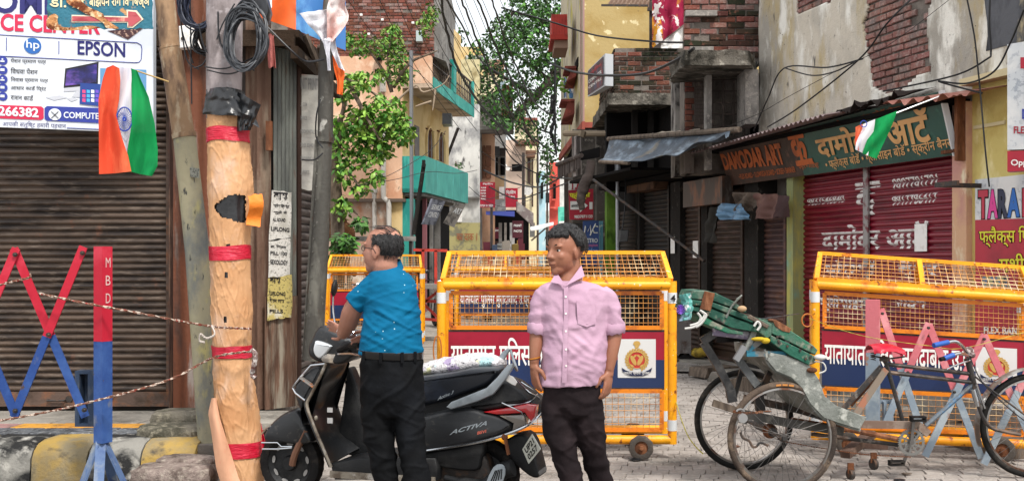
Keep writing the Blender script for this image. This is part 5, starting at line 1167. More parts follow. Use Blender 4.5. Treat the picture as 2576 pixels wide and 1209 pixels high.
brick_wall(PB,F30,XL+2.6,x1b,zs(142),zs(-40),.05,lambda x,z: True,mats=(m_brick,m_brick,m_brick2),bl=.24,bh=.085,gap=.014,limit=300)
m_gw=M('grey_side','#6f6c68',.9,layers=[('#8c8a86',(2,2,2),.5,.64),('#4a4846',(4,4,4),.55,.68)],bump=(15,.4))
b=MB();b.add([(x1b,d0+.05,zs(142)),(x1b+.27,d0+.8,zs(142)),(x1b+.27,d0+.8,zs(-80)),(x1b,d0+.05,zs(-80)),(x1b,d0+6,zs(142)),(x1b+.27,d0+6,zs(142)),(x1b+.27,d0+6,zs(-80)),(x1b,d0+6,zs(-80))],[(0,1,2,3),(4,7,6,5),(0,4,5,1),(1,5,6,2),(3,2,6,7),(0,3,7,4)]);build(b,'grey_return',m_gw,PB,flat=True)
# side wall with arched windows
SY=Frame((XR,d0,0),math.atan2(1,.147));Ls=6.2
ze=zs(218);b=MB();b.box((0,-0,0),(Ls,.4,ze),SY)
tag(build(b,'side_wall',m_ylp,PB))
m_win=M('window_brown','#33211a',.5,layers=[('#5a3a2a',(9,9,3),.5,.64)])
SYo=Frame((XR,d0,0),math.atan2(1,.147))
def sidepx(px,py,off=0.):
    return SYo.px(px,py,off)
for a,c,yt,yb in ((1070,1088,320,400),(1098,1116,330,402)):
    x0_,x1_=sidepx(a,350)[0],sidepx(c,350)[0];z0_,z1_=sidepx(a,yb,0)[1],sidepx((a+c)/2,yt,0)[1];r=(x1_-x0_)/2
    r_=min(r,.5);pts=[(x0_,z0_),(x1_,z0_)]+[(x0_+r+r*cos(t*pi/8),z1_-r_+r_*sin(t*pi/8)) for t in range(9)]
    b=MB();b.prism(pts,-.012,.02,SYo);build(b,'arched_window',m_win,PB)
    b=MB();b.tube([SYo.w(x,-.02,z) for x,z in pts[1:]+pts[:1]],.05,5);build(b,'window_moulding',m_ylp,PB)
    b=MB();b.bar(SYo.w((x0_+x1_)/2,-.02,z0_),SYo.w((x0_+x1_)/2,-.02,z1_),.06,.03);b.bar(SYo.w(x0_,-.02,z0_+.9),SYo.w(x1_,-.02,z0_+.9),.06,.03);build(b,'window_bar',m_rust,PB)
x0_,x1_=sidepx(1042,350)[0],sidepx(1054,350)[0];b=MB();b.box((x0_,-.01,sidepx(1046,392)[1]),(x1_,.02,sidepx(1046,316)[1]),SYo);build(b,'side_window',m_win,PB)
# balconies
bxl,bxr=P(1072,0,d0).x-XR,0
b=MB();w=P(1072,0,d0).x-XR;zt,zb_=zs(393),zs(484)
ey=-w*.99
b.box((-.02,ey,zb_),(Ls,ey+.1,zt),SYo);b.box((-.02,ey+.1,zb_),(.08,0,zt),SYo);b.box((-.02,ey+.1,zb_),(Ls,0,zb_+.1),SYo);b.box((Ls-.1,ey+.1,zb_+.1),(Ls,0,zt),SYo);build(b,'lower_balcony',m_teal,PB)
b=MB();b.box((.1,ey+.1,zb_-.08),(Ls,0,zb_-.001),SYo);build(b,'balcony_underside',m_gw,PB)
ey2=-(P(1087,0,d0).x-XR);zu=zs(222);m_soff=M('soffit_peach','#bfaa96',.9,layers=[('#8f7b68',(1.5,1.5,1.5),.48,.64)])
b=MB();b.box((0,ey2,zu),(Ls,0,zu+.12),SYo);build(b,'upper_balcony_slab',m_soff,PB)
b=MB();b.box((0.0,ey2,zu+.121),(.12,0,zs(142)),SYo);build(b,'balcony_end_wall',m_pch,PB)
b=MB();b.box((.12,ey2-.03,zu-.03),(Ls+.03,ey2+.0,zu+.3),SYo);b.box((2.8,ey2-.04,zu+.3),(3.2,ey2+.1,zu+1.25),SYo);b.box((Ls-.25,ey2-.04,zu+.3),(Ls,ey2+.1,zu+1.1),SYo);build(b,'teal_trim',m_teal,PB)
b=MB()
for i in range(46):
    x=.2+i*.13
    if 2.75 < x < 3.25: continue
    b.bar(SYo.w(x,ey2+.03,zu+.3),SYo.w(x+(.12 if i % 2 else -.0),ey2+.03,zu+1.05),.02,.015)
b.bar(SYo.w(.12,ey2+.03,zu+1.07),SYo.w(Ls,ey2+.03,zu+1.07),.05,.04);b.bar(SYo.w(.12,ey2+.03,zu+.68),SYo.w(Ls,ey2+.03,zu+.68),.03,.03);build(b,'iron_railing',m_gril,PB,kind='stuff')
b=MB();b.box((.3,.0-0.4,zu+.12),(Ls,-.3,zu+2.6),SYo);build(b,'upper_side_wall',m_ylp,PB)
b=MB();b.box((XR+.0,d0-.0,zs(655)*0),(XR+.32,d0+.3,zs(500)));build(b,'teal_pier',m_teal,PB)
b=MB();b.box((.3,-.02,0),(Ls,-.01,zb_-.1),SYo);build(b,'shopfront_dark',m_dark,PB)
for i,(a,c,m_) in enumerate(((1062,1072,M('pier_pink','#8f5c62',.8)),(1080,1088,m_gw),(1092,1106,m_gw))):
    b=MB();p0,p1=P(a,0,31+i),P(c,0,31+i);b.box((p0.x,31+i,0),(p1.x,31.3+i,zb_-.1));build(b,'shopfront_pier',m_,PB)
# downpipes, fittings on the front
m_pipe=M('pipe_white','#b5b0a8',.6,layers=[('#7d756c',(5,5,2),.52,.66)])
b=MB();b.tube([P(962,196,29.9),P(963,232,29.9)],.09,10);build(b,'downpipe',m_pipe,PB)
b=MB();b.tube(smooth([P(966,300,29.9),P(964,480,29.9),P(968,500,29.9),P(975,506,29.9),P(978,520,29.9),P(978,700,29.9)],3,False),.07,10);build(b,'downpipe',m_pipe,PB)
b=MB();b.tube([P(941,475,29.9),P(943,700,29.9)],.06,10);b.tube([P(941,475,29.9),P(941,485,29.9)],.09,10);build(b,'downpipe',m_pipe,PB)
b=MB();b.box(P(944,150,29.8),P(962,142,30.0));b.box(P(942,186,29.8),P(962,178,30));build(b,'vent_opening',m_dark,PB)
b=MB();b.box(P(1046,104,29.7),P(1064,83,30.0));build(b,'lamp_box',M('lamp_glass','#a8b5b5',.3),PB)
b=MB();b.box(P(1112,312,31.5),P(1138,293,32.2));build(b,'black_box',m_bag,PB)
random.seed(8)
for px,py in ((958,52),(924,88),(975,86),(1000,120),(1035,60),(905,40),(945,118)): b=MB();b.box(P(px,py,29.93),P(px+7,py-4,29.99));build(b,'pale_stone',m_white,PB)
# steel pole before it, slanting post
ap=MB();ap.tube([P(1036,760,26),P(1034,170,26),P(1034,128,26)],.045,10);single(ap,'lamp_post',M('pole_steel','#77787a',.5,.4,layers=[('#9b7158',(5,5,2),.6,.7)]),'slim grey steel post rising before the turquoise balcony','pole',P(1036,760,26))
ap=MB();ap.tube([P(1040,590,25.8),P(1066,412,25.8)],.05,10);ap.box(P(1061,420,25.7),P(1070,404,25.9));single(ap,'slanting_post',m_pil,'short dark post slanting against the turquoise balcony','post',P(1040,590,25.8))
# hanging signboards below the balcony
def tilted(p4,d,m_,nm,lb,lines=()):
    T_=thing(nm,lb,'sign',P(*p4[3],d));b=MB();w=[P(x,y,d+k) for (x,y),k in zip(p4,(0,.5,.3,-.2))];n_=(w[1]-w[0]).cross(w[3]-w[0]).normalized()*.06
    if n_.y < 0: n_=-n_
    b.add(w+[p+n_ for p in w],[(3,2,1,0),(4,5,6,7),(0,1,5,4),(1,2,6,5),(2,3,7,6),(3,0,4,7)]);build(b,'board',m_,T_,flat=True)
    for tx_,v,h in lines:
        def q_(u,vv): return (w[3]*(1-u)+w[2]*u)*(1-vv)+(w[0]*(1-u)+w[1]*u)*vv-n_*.15
        text_on(tx_,q_(.12,v),q_(.88,v),q_(.12,v+h),'lettering',m_pat,T_,.02,0)
    return T_
tilted(((1088,500),(1120,506),(1094,566),(1064,564)),29,M('board_grey','#6c6f7a',.6,layers=[('#3c3f48',(5,5,5),.5,.58)]),'hanging_signboard','tilted grey printed signboard hanging under the turquoise balcony',(('SERVICE',.6,.2),('CENTRE',.3,.2)))
tilted(((1148,510),(1171,515),(1142,572),(1118,562)),33,M('board_taupe','#75706a',.6,layers=[('#4b4744',(5,5,5),.5,.58)]),'hanging_signboard','second tilted taupe signboard hanging before the stained white wall',(('ART',.55,.25),))

# ---------------------------------------------------------------- stained white building and the far lane, left side
def fbox(px0,px1,py0,py1,d,dp,nm,m_,par):
    p0,p1=P(px0,py1,d),P(px1,py0,d);b=MB();b.box((p0.x,d,max(p0.z,0) if py1 > 700 else p0.z),(p1.x,d+dp,p1.z));return build(b,nm,m_,par)
m_stn=M('stained_white','#c8c7c3',.9,layers=[('#8d8d8e',(.9,.9,.7),.44,.58),('#d0cfcb',(2.5,2.5,1.5),.5,.62),('#4c4b4b',(4,4,1.8),.6,.68)],bump=(10,.3))
SB=thing('stained_building','stained white walled building beyond the turquoise balcony','building',P(1165,700,38))
fbox(1120,1206,262,900,38,.5,'wall',m_stn,SB);fbox(1128,1207,560,640,37.9,.08,'painted_band',M('band_ochre','#a8a070',.9,layers=[('#7c7a66',(3,3,3),.5,.6)]),SB)
f38=Frame((0,37.85,0));text_px(f38,'का दाक 1',1148,606,1200,606,20,'painted_lettering',M('letter_rustred','#9c5a3c',.7),SB,.01)
fbox(1139,1162,535,558,37.85,.05,'pasted_bill',m_white,SB);fbox(1122,1206,495,500,37.8,.2,'ledge',m_gw,SB)
b=MB();b.tube([P(1124,396,37),P(1152,322,37)],.05,6);single(b,'leaning_stick',m_pil,'dark stick leaning on the stained white wall','stick',P(1124,396,37))
fbox(1085,1206,150,262,40,1,'upper_storey',M('yellow_dim','#bdb28c',.9,layers=[('#8c7f5c',(2,2,2),.5,.64)]),SB);fbox(1170,1215,140,165,42,1,'upper_wall',m_stn,SB)
# peach house with tall windows
WB=thing('windowed_house','peach house with tall brown shuttered windows over the dark open shop','building',P(1240,700,43))
m_pc2=M('peach_pale','#c9a286',.88,layers=[('#b58c70',(1.5,1.5,1),.5,.66)],bump=(9,.2))
fbox(1206,1244,240,900,43,.5,'wall',m_pc2,WB);fbox(1206,1211,240,640,42.7,.3,'corner_strip',m_gw,WB)
for a,c in ((1214,1220),(1222,1235)):
    for y0,y1 in ((366,388),(390,418),(420,448)): fbox(a,c,y0,y1,42.85,.1,'window_panel',M('shutter_wood','#5e3a26',.6,layers=[('#7a5038',(6,6,3),.5,.64)]),WB)
fbox(1205,1262,318,326,41.5,2,'balcony_slab',m_gw,WB);fbox(1206,1262,250,318,42.2,.3,'upper_wall',M('grey_rough','#8f8c86',.9,layers=[('#bdbab2',(2,2,2),.5,.64),('#5c5a56',(4,4,4),.55,.68)]),WB)
fbox(1262,1290,215,300,44,.3,'balcony_front',M('orange_peach','#b5704e',.85,layers=[('#d0a88a',(3,9,3),.5,.56)]),WB)
fbox(1258,1292,300,328,43.5,1.5,'balcony_slab',m_gw,WB)
for i in range(5): fbox(1265+i*5.4,1267.5+i*5.4,218,292,43.8,.1,'balcony_bar',M('bar_brick','#7c4634',.85),WB)
fbox(1243,1272,335,530,45.5,.5,'white_wall',m_stn,WB)
for a,c,y0,y1 in ((1246,1252,372,440),(1258,1270,396,440),(1259,1262,398,438)): fbox(a,c,y0,y1,45.3,.2,'dark_window',m_dark,WB)
fbox(1244,1256,368,392,43.5,.8,'window_unit',m_bag,WB);fbox(1252,1271,372,392,44,.6,'window_unit',m_iron,WB)
fbox(1206,1330,528,900,46,.4,'shop_interior',m_dark,WB);fbox(1234,1268,444,500,43.4,.4,'low_wall',M('cream_tan','#b39a78',.88),WB);fbox(1206,1212,520,900,42.8,.3,'door_post',m_stn,WB)
for a,c,m_ in ((1254,1262,m_gw),(1282,1294,m_stn),(1268,1274,m_conc)): fbox(a,c,560,900,44,.5,'shop_pier',m_,WB)
fbox(1255,1268,470,500,43.2,.1,'paper_bill',m_white,WB)
def fsign(px0,px1,py0,py1,d,m_,nm,lb,lines=(),ink=None,dp=.08):
    T_=thing(nm,lb,'sign',P((px0+px1)/2,py1,d));fbox(px0,px1,py0,py1,d,dp,'board',m_,T_);f=Frame((0,d-.01,0))
    for tx_,x0,x1,y,h in lines: text_px(f,tx_,x0,y,x1,y,h,'lettering',ink or m_white,T_,.02)
    return T_
fsign(1207,1245,458,522,42.2,m_redf,'red_price_board','red printed price board above the dark open shop',(('प्रिंटिंग',1214,1240,466,6),('ALBUM',1209,1222,474,4),('BANNER',1209,1222,481,4),('POSTER',1209,1222,488,4),('CARDS',1209,1222,495,4),('FRAMES',1209,1222,502,4),('9759 31 5820',1208,1240,520,6)))
fsign(1271,1302,473,521,42.6,m_redf,'red_printing_board','smaller red board with white Hindi lettering beside the price board',(('प्रिंटिंग',1273,1297,490,12),('के लिए',1276,1295,497,5)))
fsign(1288,1316,555,598,41.5,M('board_maroon','#4c1f28',.6),'maroon_board','maroon board with a white border hung before the open shop',(('PRINT',1292,1312,570,6),('PHOTO',1292,1312,584,6)))
fsign(1224,1262,572,600,45.5,M('board_wine','#5c1c2c',.6),'printing_board','wine coloured board inside the dark open shop',(('Printing',1228,1256,584,9),))
fsign(1226,1264,606,650,45.4,M('board_brown2','#3c2722',.6),'brown_board','dark brown board low inside the open shop',())
b=MB();b.grid(lambda u,v: P(1222+72*u,532+8*v+5*u*v,42.5-1.2*v),8,4,.02);single(b,'blue_awning',M('awning_blue','#2b3f86',.6),'flat blue awning over the dark open shop','awning',P(1260,540,42))
b=MB();b.grid(lambda u,v: P(1298+42*u,506+30*u+(26+8*u)*v,42.4+.4*u),6,5,.05);single(b,'slanting_signboard',M('board_faded','#6f6462',.7,layers=[('#97918c',(2,2,2),.5,.58)]),'faded brown signboard slanting down along the lane','signboard',P(1318,570,42))
b=MB();b.tube(smooth([P(1245,606,38),P(1300,604,38),P(1340,612,38),P(1370,604,38)],4,False),.04,6);single(b,'bent_pole',m_pipe,'bent pale pole lying across the shopfront','pole',P(1300,606,38)) if False else None
# cream houses, cornice
CBh=thing('cream_house','cream house with a dark cornice and tall windows down the lane','building',P(1300,700,52))
m_cr=M('cream_pink','#c9b3a2',.88,layers=[('#b59f8c',(1,1,1),.5,.66)],bump=(9,.2));m_cr2=M('cream_light','#d3c8a8',.88,layers=[('#b8ab88',(1.2,1.2,.8),.5,.64)],bump=(9,.2))
fbox(1268,1322,352,900,52,.5,'wall',m_cr,CBh);fbox(1320,1352,300,900,56,.5,'side_wall',m_cr2,CBh);fbox(1296,1356,352,362,51,1,'cornice',M('cornice_brown','#6f5346',.85),CBh)  # lit side wall: the light is put into its paler cream
fbox(1294,1340,300,352,54,.5,'upper_wall',m_cr2,CBh);fbox(1300,1322,262,300,54.3,.5,'roof_room',m_cr2,CBh);fbox(1290,1352,296,302,53.6,1,'cornice',M('cornice_red','#7f4a40',.85),CBh)
for a,c,y0,y1 in ((1314,1320,386,470),(1326,1334,384,462),(1337,1341,400,520),(1316,1322,490,520),(1306,1314,266,296),(1316,1320,266,296)): fbox(a,c,y0,y1,50.9 if a < 1324 and y0 > 300 else (55.8 if y0 > 300 else 54.1),.1,'tall_window',m_win,CBh)
for a,c,y0,y1 in ((1324,1346,384,394),(1322,1348,378,385)): fbox(a,c,y0,y1,55,.9,'window_hood',M('hood_brown','#75594a',.85),CBh)
fbox(1254,1270,205,330,48,.5,'blue_grey_wall',M('bluegrey','#8b9aa3',.88),CBh)
b=MB();b.tube([P(1315,700,48),P(1316,384,48)],.06,8);single(b,'lane_pole',m_iron,'thin dark utility pole before the cream house','pole',P(1315,700,48))
b=MB();b.disc(P(1327,480,49),(0,1,.2),0,.2,.03,14);b.tube([P(1327,480,49.1),P(1317,490,49.1)],.02,5);single(b,'dish_antenna',m_white,'pale satellite dish on the cream house wall','dish',P(1327,480,49))
b=MB();p=P(1287,430,49);b.box((p.x,49,p.z),(p.x+.5,49.3,p.z+.3));b.tube([p,P(1278,426,49)],.02,5);single(b,'street_lamp',m_dark,'black flood lamp on an arm on the cream house','lamp',p)
b=MB();b.tube([P(1278,425,49),P(1270,410,49.5)],.02,5);b.disc(P(1277,424,49),(0,1,0),0,.1,.04,10);single(b,'round_lamp',m_white,'small round lamp beside the flood lamp on the cream house','lamp',P(1277,424,49))
WH=thing('pale_blue_house','tall pale blue and white house farther down the lane','building',P(1362,700,62))
fbox(1350,1372,395,900,62,.5,'white_wall',M('wall_white2','#cfd0ce',.85,layers=[('#a9b0b3',(1,1,.6),.5,.62)]),WH);fbox(1356,1372,430,900,60,.5,'blue_wall',M('wall_paleblue','#9fc0cc',.85,layers=[('#c9d3d4',(1.2,1.2,.8),.5,.62)]),WH)
for a,c,y0,y1 in ((1345,1350,460,500),(1352,1355,440,500),(1360,1366,462,500),(1346,1351,500,545)): fbox(a,c,y0,y1,59.8,.1,'dark_window',m_dark,WH)
RH=thing('red_house','coral red house at the bend of the lane','building',P(1395,700,66))
m_co2=M('coral','#c2554a',.85,layers=[('#a8473e',(1,1,1),.48,.64),('#d98578',(3,3,3),.6,.7)]);fbox(1382,1412,408,900,66,.5,'wall',m_co2,RH);fbox(1391,1398,462,500,65.8,.1,'dark_window',m_dark,RH)
for a,c,y0,y1 in ((1386,1404,444,448),(1384,1408,520,524),(1388,1399,500,504)): fbox(a,c,y0,y1,65.6,.3,'ledge',m_co2,RH)
TH=thing('turquoise_house','small turquoise shopfront beside the coral red house','building',P(1414,700,58));fbox(1404,1428,520,900,58,.5,'wall',M('turq','#5fb8a4',.85,layers=[('#3f8f80',(2,2,2),.5,.6)]),TH);fbox(1408,1432,380,520,60,.5,'upper_wall',m_stn,TH);fbox(1406,1430,556,566,57.5,.4,'shop_sign',m_white,TH)
EH=thing('end_house','dim house front closing the lane under the white awning','building',P(1360,700,70));fbox(1325,1440,560,900,70,.5,'wall',M('end_dim','#857a70',.9,layers=[('#4b4441',(.9,.9,.9),.46,.56),('#a89c8c',(2,2,2),.56,.64)]),EH)
fbox(1340,1352,590,900,69.8,.1,'doorway',m_dark,EH);fbox(1366,1384,584,900,69.8,.1,'doorway',m_dark,EH)
b=MB();b.grid(lambda u,v: P(1334+58*u,572-12*u+(8+2*sin(u*5))*v,44-v),10,4,.03);single(b,'white_awning',m_white,'white plastic awning sagging across the lane','awning',P(1360,575,44))
b=MB();b.bar(P(1336,605,43.5),P(1372,574,43.5),.06,.06);single(b,'awning_strut',m_wood,'slanting wooden strut under the white plastic awning','strut',P(1336,605,43.5))
b=MB();b.box(P(1316,612,40),P(1324,568,40.3));single(b,'fuse_box',m_dark,'dark meter box on the lane corner below the slanting signboard','box',P(1320,612,40))
# block behind the tree crown left of the lane
BK=thing('distant_block','low yellow and brick terrace seen through the tree crown','building',P(1210,300,60));fbox(1100,1215,118,210,60,.5,'yellow_wall',m_ylp,BK);fbox(1190,1268,150,225,64,.5,'brick_wall',M('terrace','#8f6c5c',.9,layers=[('#b5ac98',(.8,.8,.8),.5,.58)]),BK);fbox(1200,1262,190,240,58,.5,'cream_wall',m_cr2,BK)

# ================================================================ trees and foliage
def leaf_mesh(name,mat,L=.11,w=.075,fold=.012):
    b=MB();b.add([(0,0,0),(-w*.5,L*.35,-fold),(-w*.42,L*.7,-fold*1.5),(0,L*1.05,-fold*2.2),(w*.42,L*.7,-fold*1.5),(w*.5,L*.35,-fold),(0,L*.5,0)],
                    [(0,6,1),(1,6,2),(2,6,3),(3,6,4),(4,6,5),(5,6,0)]);return mesh_of(b,name,mat)
def leaves(par,spots,mats,L,w,limit,seed=1,nm='leaf',droop=.5):
    """spots: leaf positions; the `limit` nearest the lens are single parts, the rest one mass"""
    random.seed(seed);ms=[leaf_mesh(nm,m_,L,w) for m_ in mats]
    spots=sorted(spots,key=lambda p: p.y)
    rest=MB();org=ORG[par.name]
    for i,p in enumerate(spots):
        R=Matrix.Rotation(rnd(0,6.28),4,'Z') @ Matrix.Rotation(rnd(-1.4,.25)*droop*1.6,4,'X') @ Matrix.Rotation(rnd(-.9,.9),4,'Y');s_=rnd(.6,1.25)
        k=random.randrange(len(mats))
        if i < limit: inst(ms[k],nm,p,par,matrix=R @ Matrix.Scale(s_,4))
        else:
            rest.m=k;v=[Vector(q.co) for q in ms[k].vertices];rest.add([p+(R @ (q*s_)) for q in v],[(0,1,2,3),(0,3,4,5)])
    if rest.f: build(rest,'foliage',list(mats),par,flat=True,kind='stuff')
def cluster(px,py,d,rx_,ry_,n,dd=.6,g=2.):
    out=[]
    while len(out) < n:
        x,y,z=rnd(-1,1),rnd(-1,1),rnd(-1,1);r=x*x+y*y+z*z
        if r > 1: continue
        if nz1((x*g+px*.1,y*g+py*.1,z*g)) < -.08: continue
        out.append(P(px+x*rx_,py+y*ry_,d+z*dd))
    return out
def branch(par,pts,r0,r1,mat,nm='branch'):
    q_=smooth(pts,4,False);n=len(q_);b=MB();b.tube(q_,[r0+(r1-r0)*i/(n-1) for i in range(n)],7);return build(b,nm,mat,par)
m_bark=M('bark_grey','#6f6153',.9,layers=[('#4a4038',(9,9,3),.48,.64)],bump=(30,.5));m_bark2=M('bark_dark','#453c37',.9,layers=[('#2e2926',(6,6,3),.48,.64)],bump=(30,.5))
dT=21.
T1=thing('roadside_tree','leafy roadside tree with bright green heart shaped leaves before the peach building','tree',P(850,760,dT))
branch(T1,[P(846,770,dT),P(850,600,dT),P(842,420,dT),P(852,300,dT)],.16,.09,m_bark,'trunk')
for pts in ((P(852,330,dT),P(900,300,dT-.2),P(945,330,dT-.3),P(985,250,dT-.3)),(P(846,420,dT),P(880,440,dT),P(905,470,dT-.3)),(P(850,320,dT),P(866,260,dT),P(850,200,dT),P(900,210,dT-.2),P(945,240,dT)),(P(880,215,dT),P(925,300,dT-.4),P(955,352,dT-.4)),(P(846,550,dT),P(870,520,dT),P(900,540,dT))): branch(T1,pts,.05,.015,m_bark)
m_lfy=M('leaf_yellowgreen','#86a444',.5,layers=[('#6f9238',(3,3,3),.45,.62)],var=.25)
random.seed(40);sp=[]
for a in ((960,290,dT,68,58,700),(900,320,dT,62,55,420),(1005,330,dT,38,34,240),(862,230,dT,26,30,130),(905,202,dT,42,26,210),(915,395,dT,48,32,220),(940,350,dT,40,36,230),(862,430,dT,30,40,130),(905,470,dT,30,24,80),(860,520,dT,22,34,100),(972,380,dT,22,22,70),(945,445,dT-.2,18,22,60),(850,345,dT,26,60,180)): sp += cluster(*a)
leaves(T1,sp,(m_lf,m_lfb,m_lfy,m_lfb),.12,.075,300,41)
b=MB();d=27.
T2=thing('wall_tree','spindly tree rooted in the brick wall of the peach building','tree',P(985,230,28))
for pts in ((P(985,232,28),P(965,180,28),P(930,130,28),P(905,90,28)),(P(985,232,28),P(975,150,27.8),P(985,90,27.8)),(P(900,128,28),P(935,127,28),P(975,130,28)),(P(990,220,28),P(1030,160,27.6),P(1075,138,27.5),P(1100,128,27.5)),(P(1010,195,28),P(1000,150,28))): branch(T2,pts,.05,.015,m_bark)
for pts in ((P(1000,252,27.5),P(1045,215,27.3),P(1065,232,27.3),P(1112,214,27.2),P(1130,190,27.2)),(P(1085,255,27.3),P(1062,262,27.3),P(1045,268,27.3)),(P(1095,225,27.2),P(1092,250,27.2),P(1088,278,27.2)),(P(860,205,27),P(905,215,27),P(950,238,27)),(P(865,240,26.8),P(890,300,26.8),P(905,330,26.8))): branch(T2,pts,.03,.012,M('bark_pale','#9c8b78',.9),'bare_branch')
random.seed(44);sp=[]
for a in ((905,112,28,36,36,260),(962,110,28,30,40,220),(990,95,28,24,36,160),(1000,150,28,34,40,300),(960,190,28,28,20,110),(1020,190,28,26,22,120),(875,100,28,20,24,80),(1070,60,28.5,22,34,120),(1090,30,28.5,14,30,80),(990,70,28,16,16,40),(1005,205,28,22,14,60)): sp += cluster(*a,.5,3.)
leaves(T2,sp,(m_lf,m_lfb,M('leaf_olive','#6c8038',.6,var=.25)),.13,.06,200,45)
T3=thing('lane_bush','low green bush under the monkeys and the rail','bush',P(880,700,20));random.seed(50);sp=cluster(865,610,20,36,26,260,.5)+cluster(905,560,20.5,20,20,90,.4)+cluster(840,650,20,30,20,120,.4)
branch(T3,[P(880,780,20),P(878,680,20),P(868,610,20)],.05,.02,m_bark,'stem');leaves(T3,sp,(m_lf,m_lfd),.13,.07,60,51)
for px,py,d,n,lb in ((1118,200,33,60,'weeds growing on the upper balcony railing edge'),(1150,420,37.5,40,'dry weeds growing from the stained white wall')):
    random.seed(px);T_=thing('wall_weed',lb,'plant',P(px,py,d));sp=cluster(px,py-6,d,16,10,n,.3)
    b=MB();b.tube([P(px,py,d),P(px-4,py-14,d)],.02,5);build(b,'stem',m_bark,T_);leaves(T_,sp,(m_lfd,m_lf),.12,.05,0,px)
# big crown over the lane
T4=thing('big_tree','large dark crowned tree arching over the lane behind the yellow building','tree',P(1445,700,44));d=44.
branch(T4,[P(1450,760,44),P(1446,500,44),P(1440,300,44),P(1436,140,44)],.5,.3,m_bark2,'trunk')
for pts,r in (((P(1438,150,44),P(1405,175,43.5),P(1382,205,43),P(1345,245,42.5),P(1310,275,42),P(1285,296,42),P(1250,292,42),P(1190,270,41)),.26),((P(1438,120,44),P(1400,80,43),P(1350,50,43),P(1290,30,43)),.16),((P(1382,205,43),P(1350,175,43),P(1300,140,43)),.1),((P(1345,245,42.5),P(1300,215,42),P(1240,180,42)),.1),((P(1438,180,44),P(1400,205,44),P(1395,260,43),P(1370,330,43)),.1),((P(1310,275,42),P(1320,320,42),P(1345,360,42)),.07),((P(1290,30,43),P(1270,80,43),P(1262,130,43)),.06),((P(1400,80,43),P(1380,20,43),P(1360,-20,43)),.08)): branch(T4,pts,r,.04,m_bark2)
random.seed(60);sp=[]
for a in ((1385,30,43,60,60,1500),(1320,40,43,60,60,1500),(1270,90,42,50,60,1000),(1330,120,42,70,60,1400),(1230,130,42,50,50,600),(1390,120,43,45,60,800),(1200,170,42,45,40,450),(1260,200,42,70,50,1000),(1360,200,43,60,60,900),(1230,250,41,50,40,600),(1300,250,42,60,40,550),(1380,270,43,40,60,420),(1270,300,41,60,26,420),(1330,330,43,40,40,300),(1385,370,45,35,40,350),(1375,420,46,20,50,260),(1160,90,43,20,30,60)): sp += cluster(*a[:5],int(a[5]*.62),2.2,4.2)
leaves(T4,sp,(m_lfd,M('leaf_deep','#3a5232',.65,var=.3),m_lf),.155,.1,300,61)  # green tones picked at random per leaf

# ---------------------------------------------------------------- rail and monkeys
RA=thing('roadside_rail','weathered grey rail on posts in front of the peach building','railing',P(930,700,21.5));d=21.5
b=MB();b.box((P(800,0,d).x,d,zs(606,d)),(P(1045,0,d).x,d+.1,zs(594,d)));build(b,'rail',M('rail_grey','#8d8b86',.8,layers=[('#6c6964',(5,5,5),.5,.64)]),RA)
for px in (872,960,1028): b=MB();b.box((P(px,0,d).x,d+.02,0),(P(px+7,0,d).x,d+.08,zs(606,d)));build(b,'rail_post',m_pil,RA)
m_fur=M('monkey_fur','#7a543a',.9,layers=[('#6b4630',(9,9,9),.48,.64),('#a27a54',(14,14,14),.54,.68)],bump=(60,.6));m_face=M('monkey_face','#b5705c',.7)
def monkey(px,py,d,flip,lb,sc=1.,lean=0.):
    T_=thing('sitting_monkey',lb,'monkey',P(px,py,d),'monkeys on the rail');o=P(px,py,d);s=flip
    def q_(x,y,z): return o+Vector((x*s*sc,y*sc,z*sc))
    b=MB();b.tube([q_(0,0,.02),q_(.01+lean*.3,0,.12),q_(.03+lean*.7,0,.25),q_(.05+lean,-.0,.34)],[.075,.105,.09,.055],12)
    b.ell(q_(.075+lean,-.02,.40),.058*sc,.055*sc,.062*sc,14,9);b.ell(q_(.125+lean,-.02,.385),.034*sc,.03*sc,.028*sc,10,7)
    for y in (-.06,.05):
        b.tube([q_(.0,y,.05),q_(.12,y*1.2,.12),q_(.15,y,.02),q_(.19,y,.005)],[.055,.045,.03,.02],8)
        b.tube([q_(.05+lean,y,.29),q_(.1+lean*.6,y*1.3,.19),q_(.16,y,.12)],[.04,.03,.022],8)
    b.tube([q_(-.06,0,.03),q_(-.1,0,-.08),q_(-.09,0,-.22),q_(-.06,0,-.3)],[.02,.016,.013,.008],8)
    for y in (-.06,.04): b.ell(q_(.06+lean,y,.43),.012*sc,.02*sc,.02*sc,8,5)
    f_=fuse(b,.012,3);build(f_,'body',m_fur,T_)
    b=MB();b.ell(q_(.128+lean,-.028,.395),.03*sc,.028*sc,.034*sc,10,7);build(b,'face',m_face,T_)
monkey(838,600,21.4,-1,'brown monkey sitting hunched on the rail right beside the riveted post',1.0)
monkey(884,600,21.4,-1,'brown monkey bending forward on the rail near the bush',.85,.08)
monkey(866,602,21.6,1,'smaller dark monkey crouched between the other two on the rail',.6,.1)

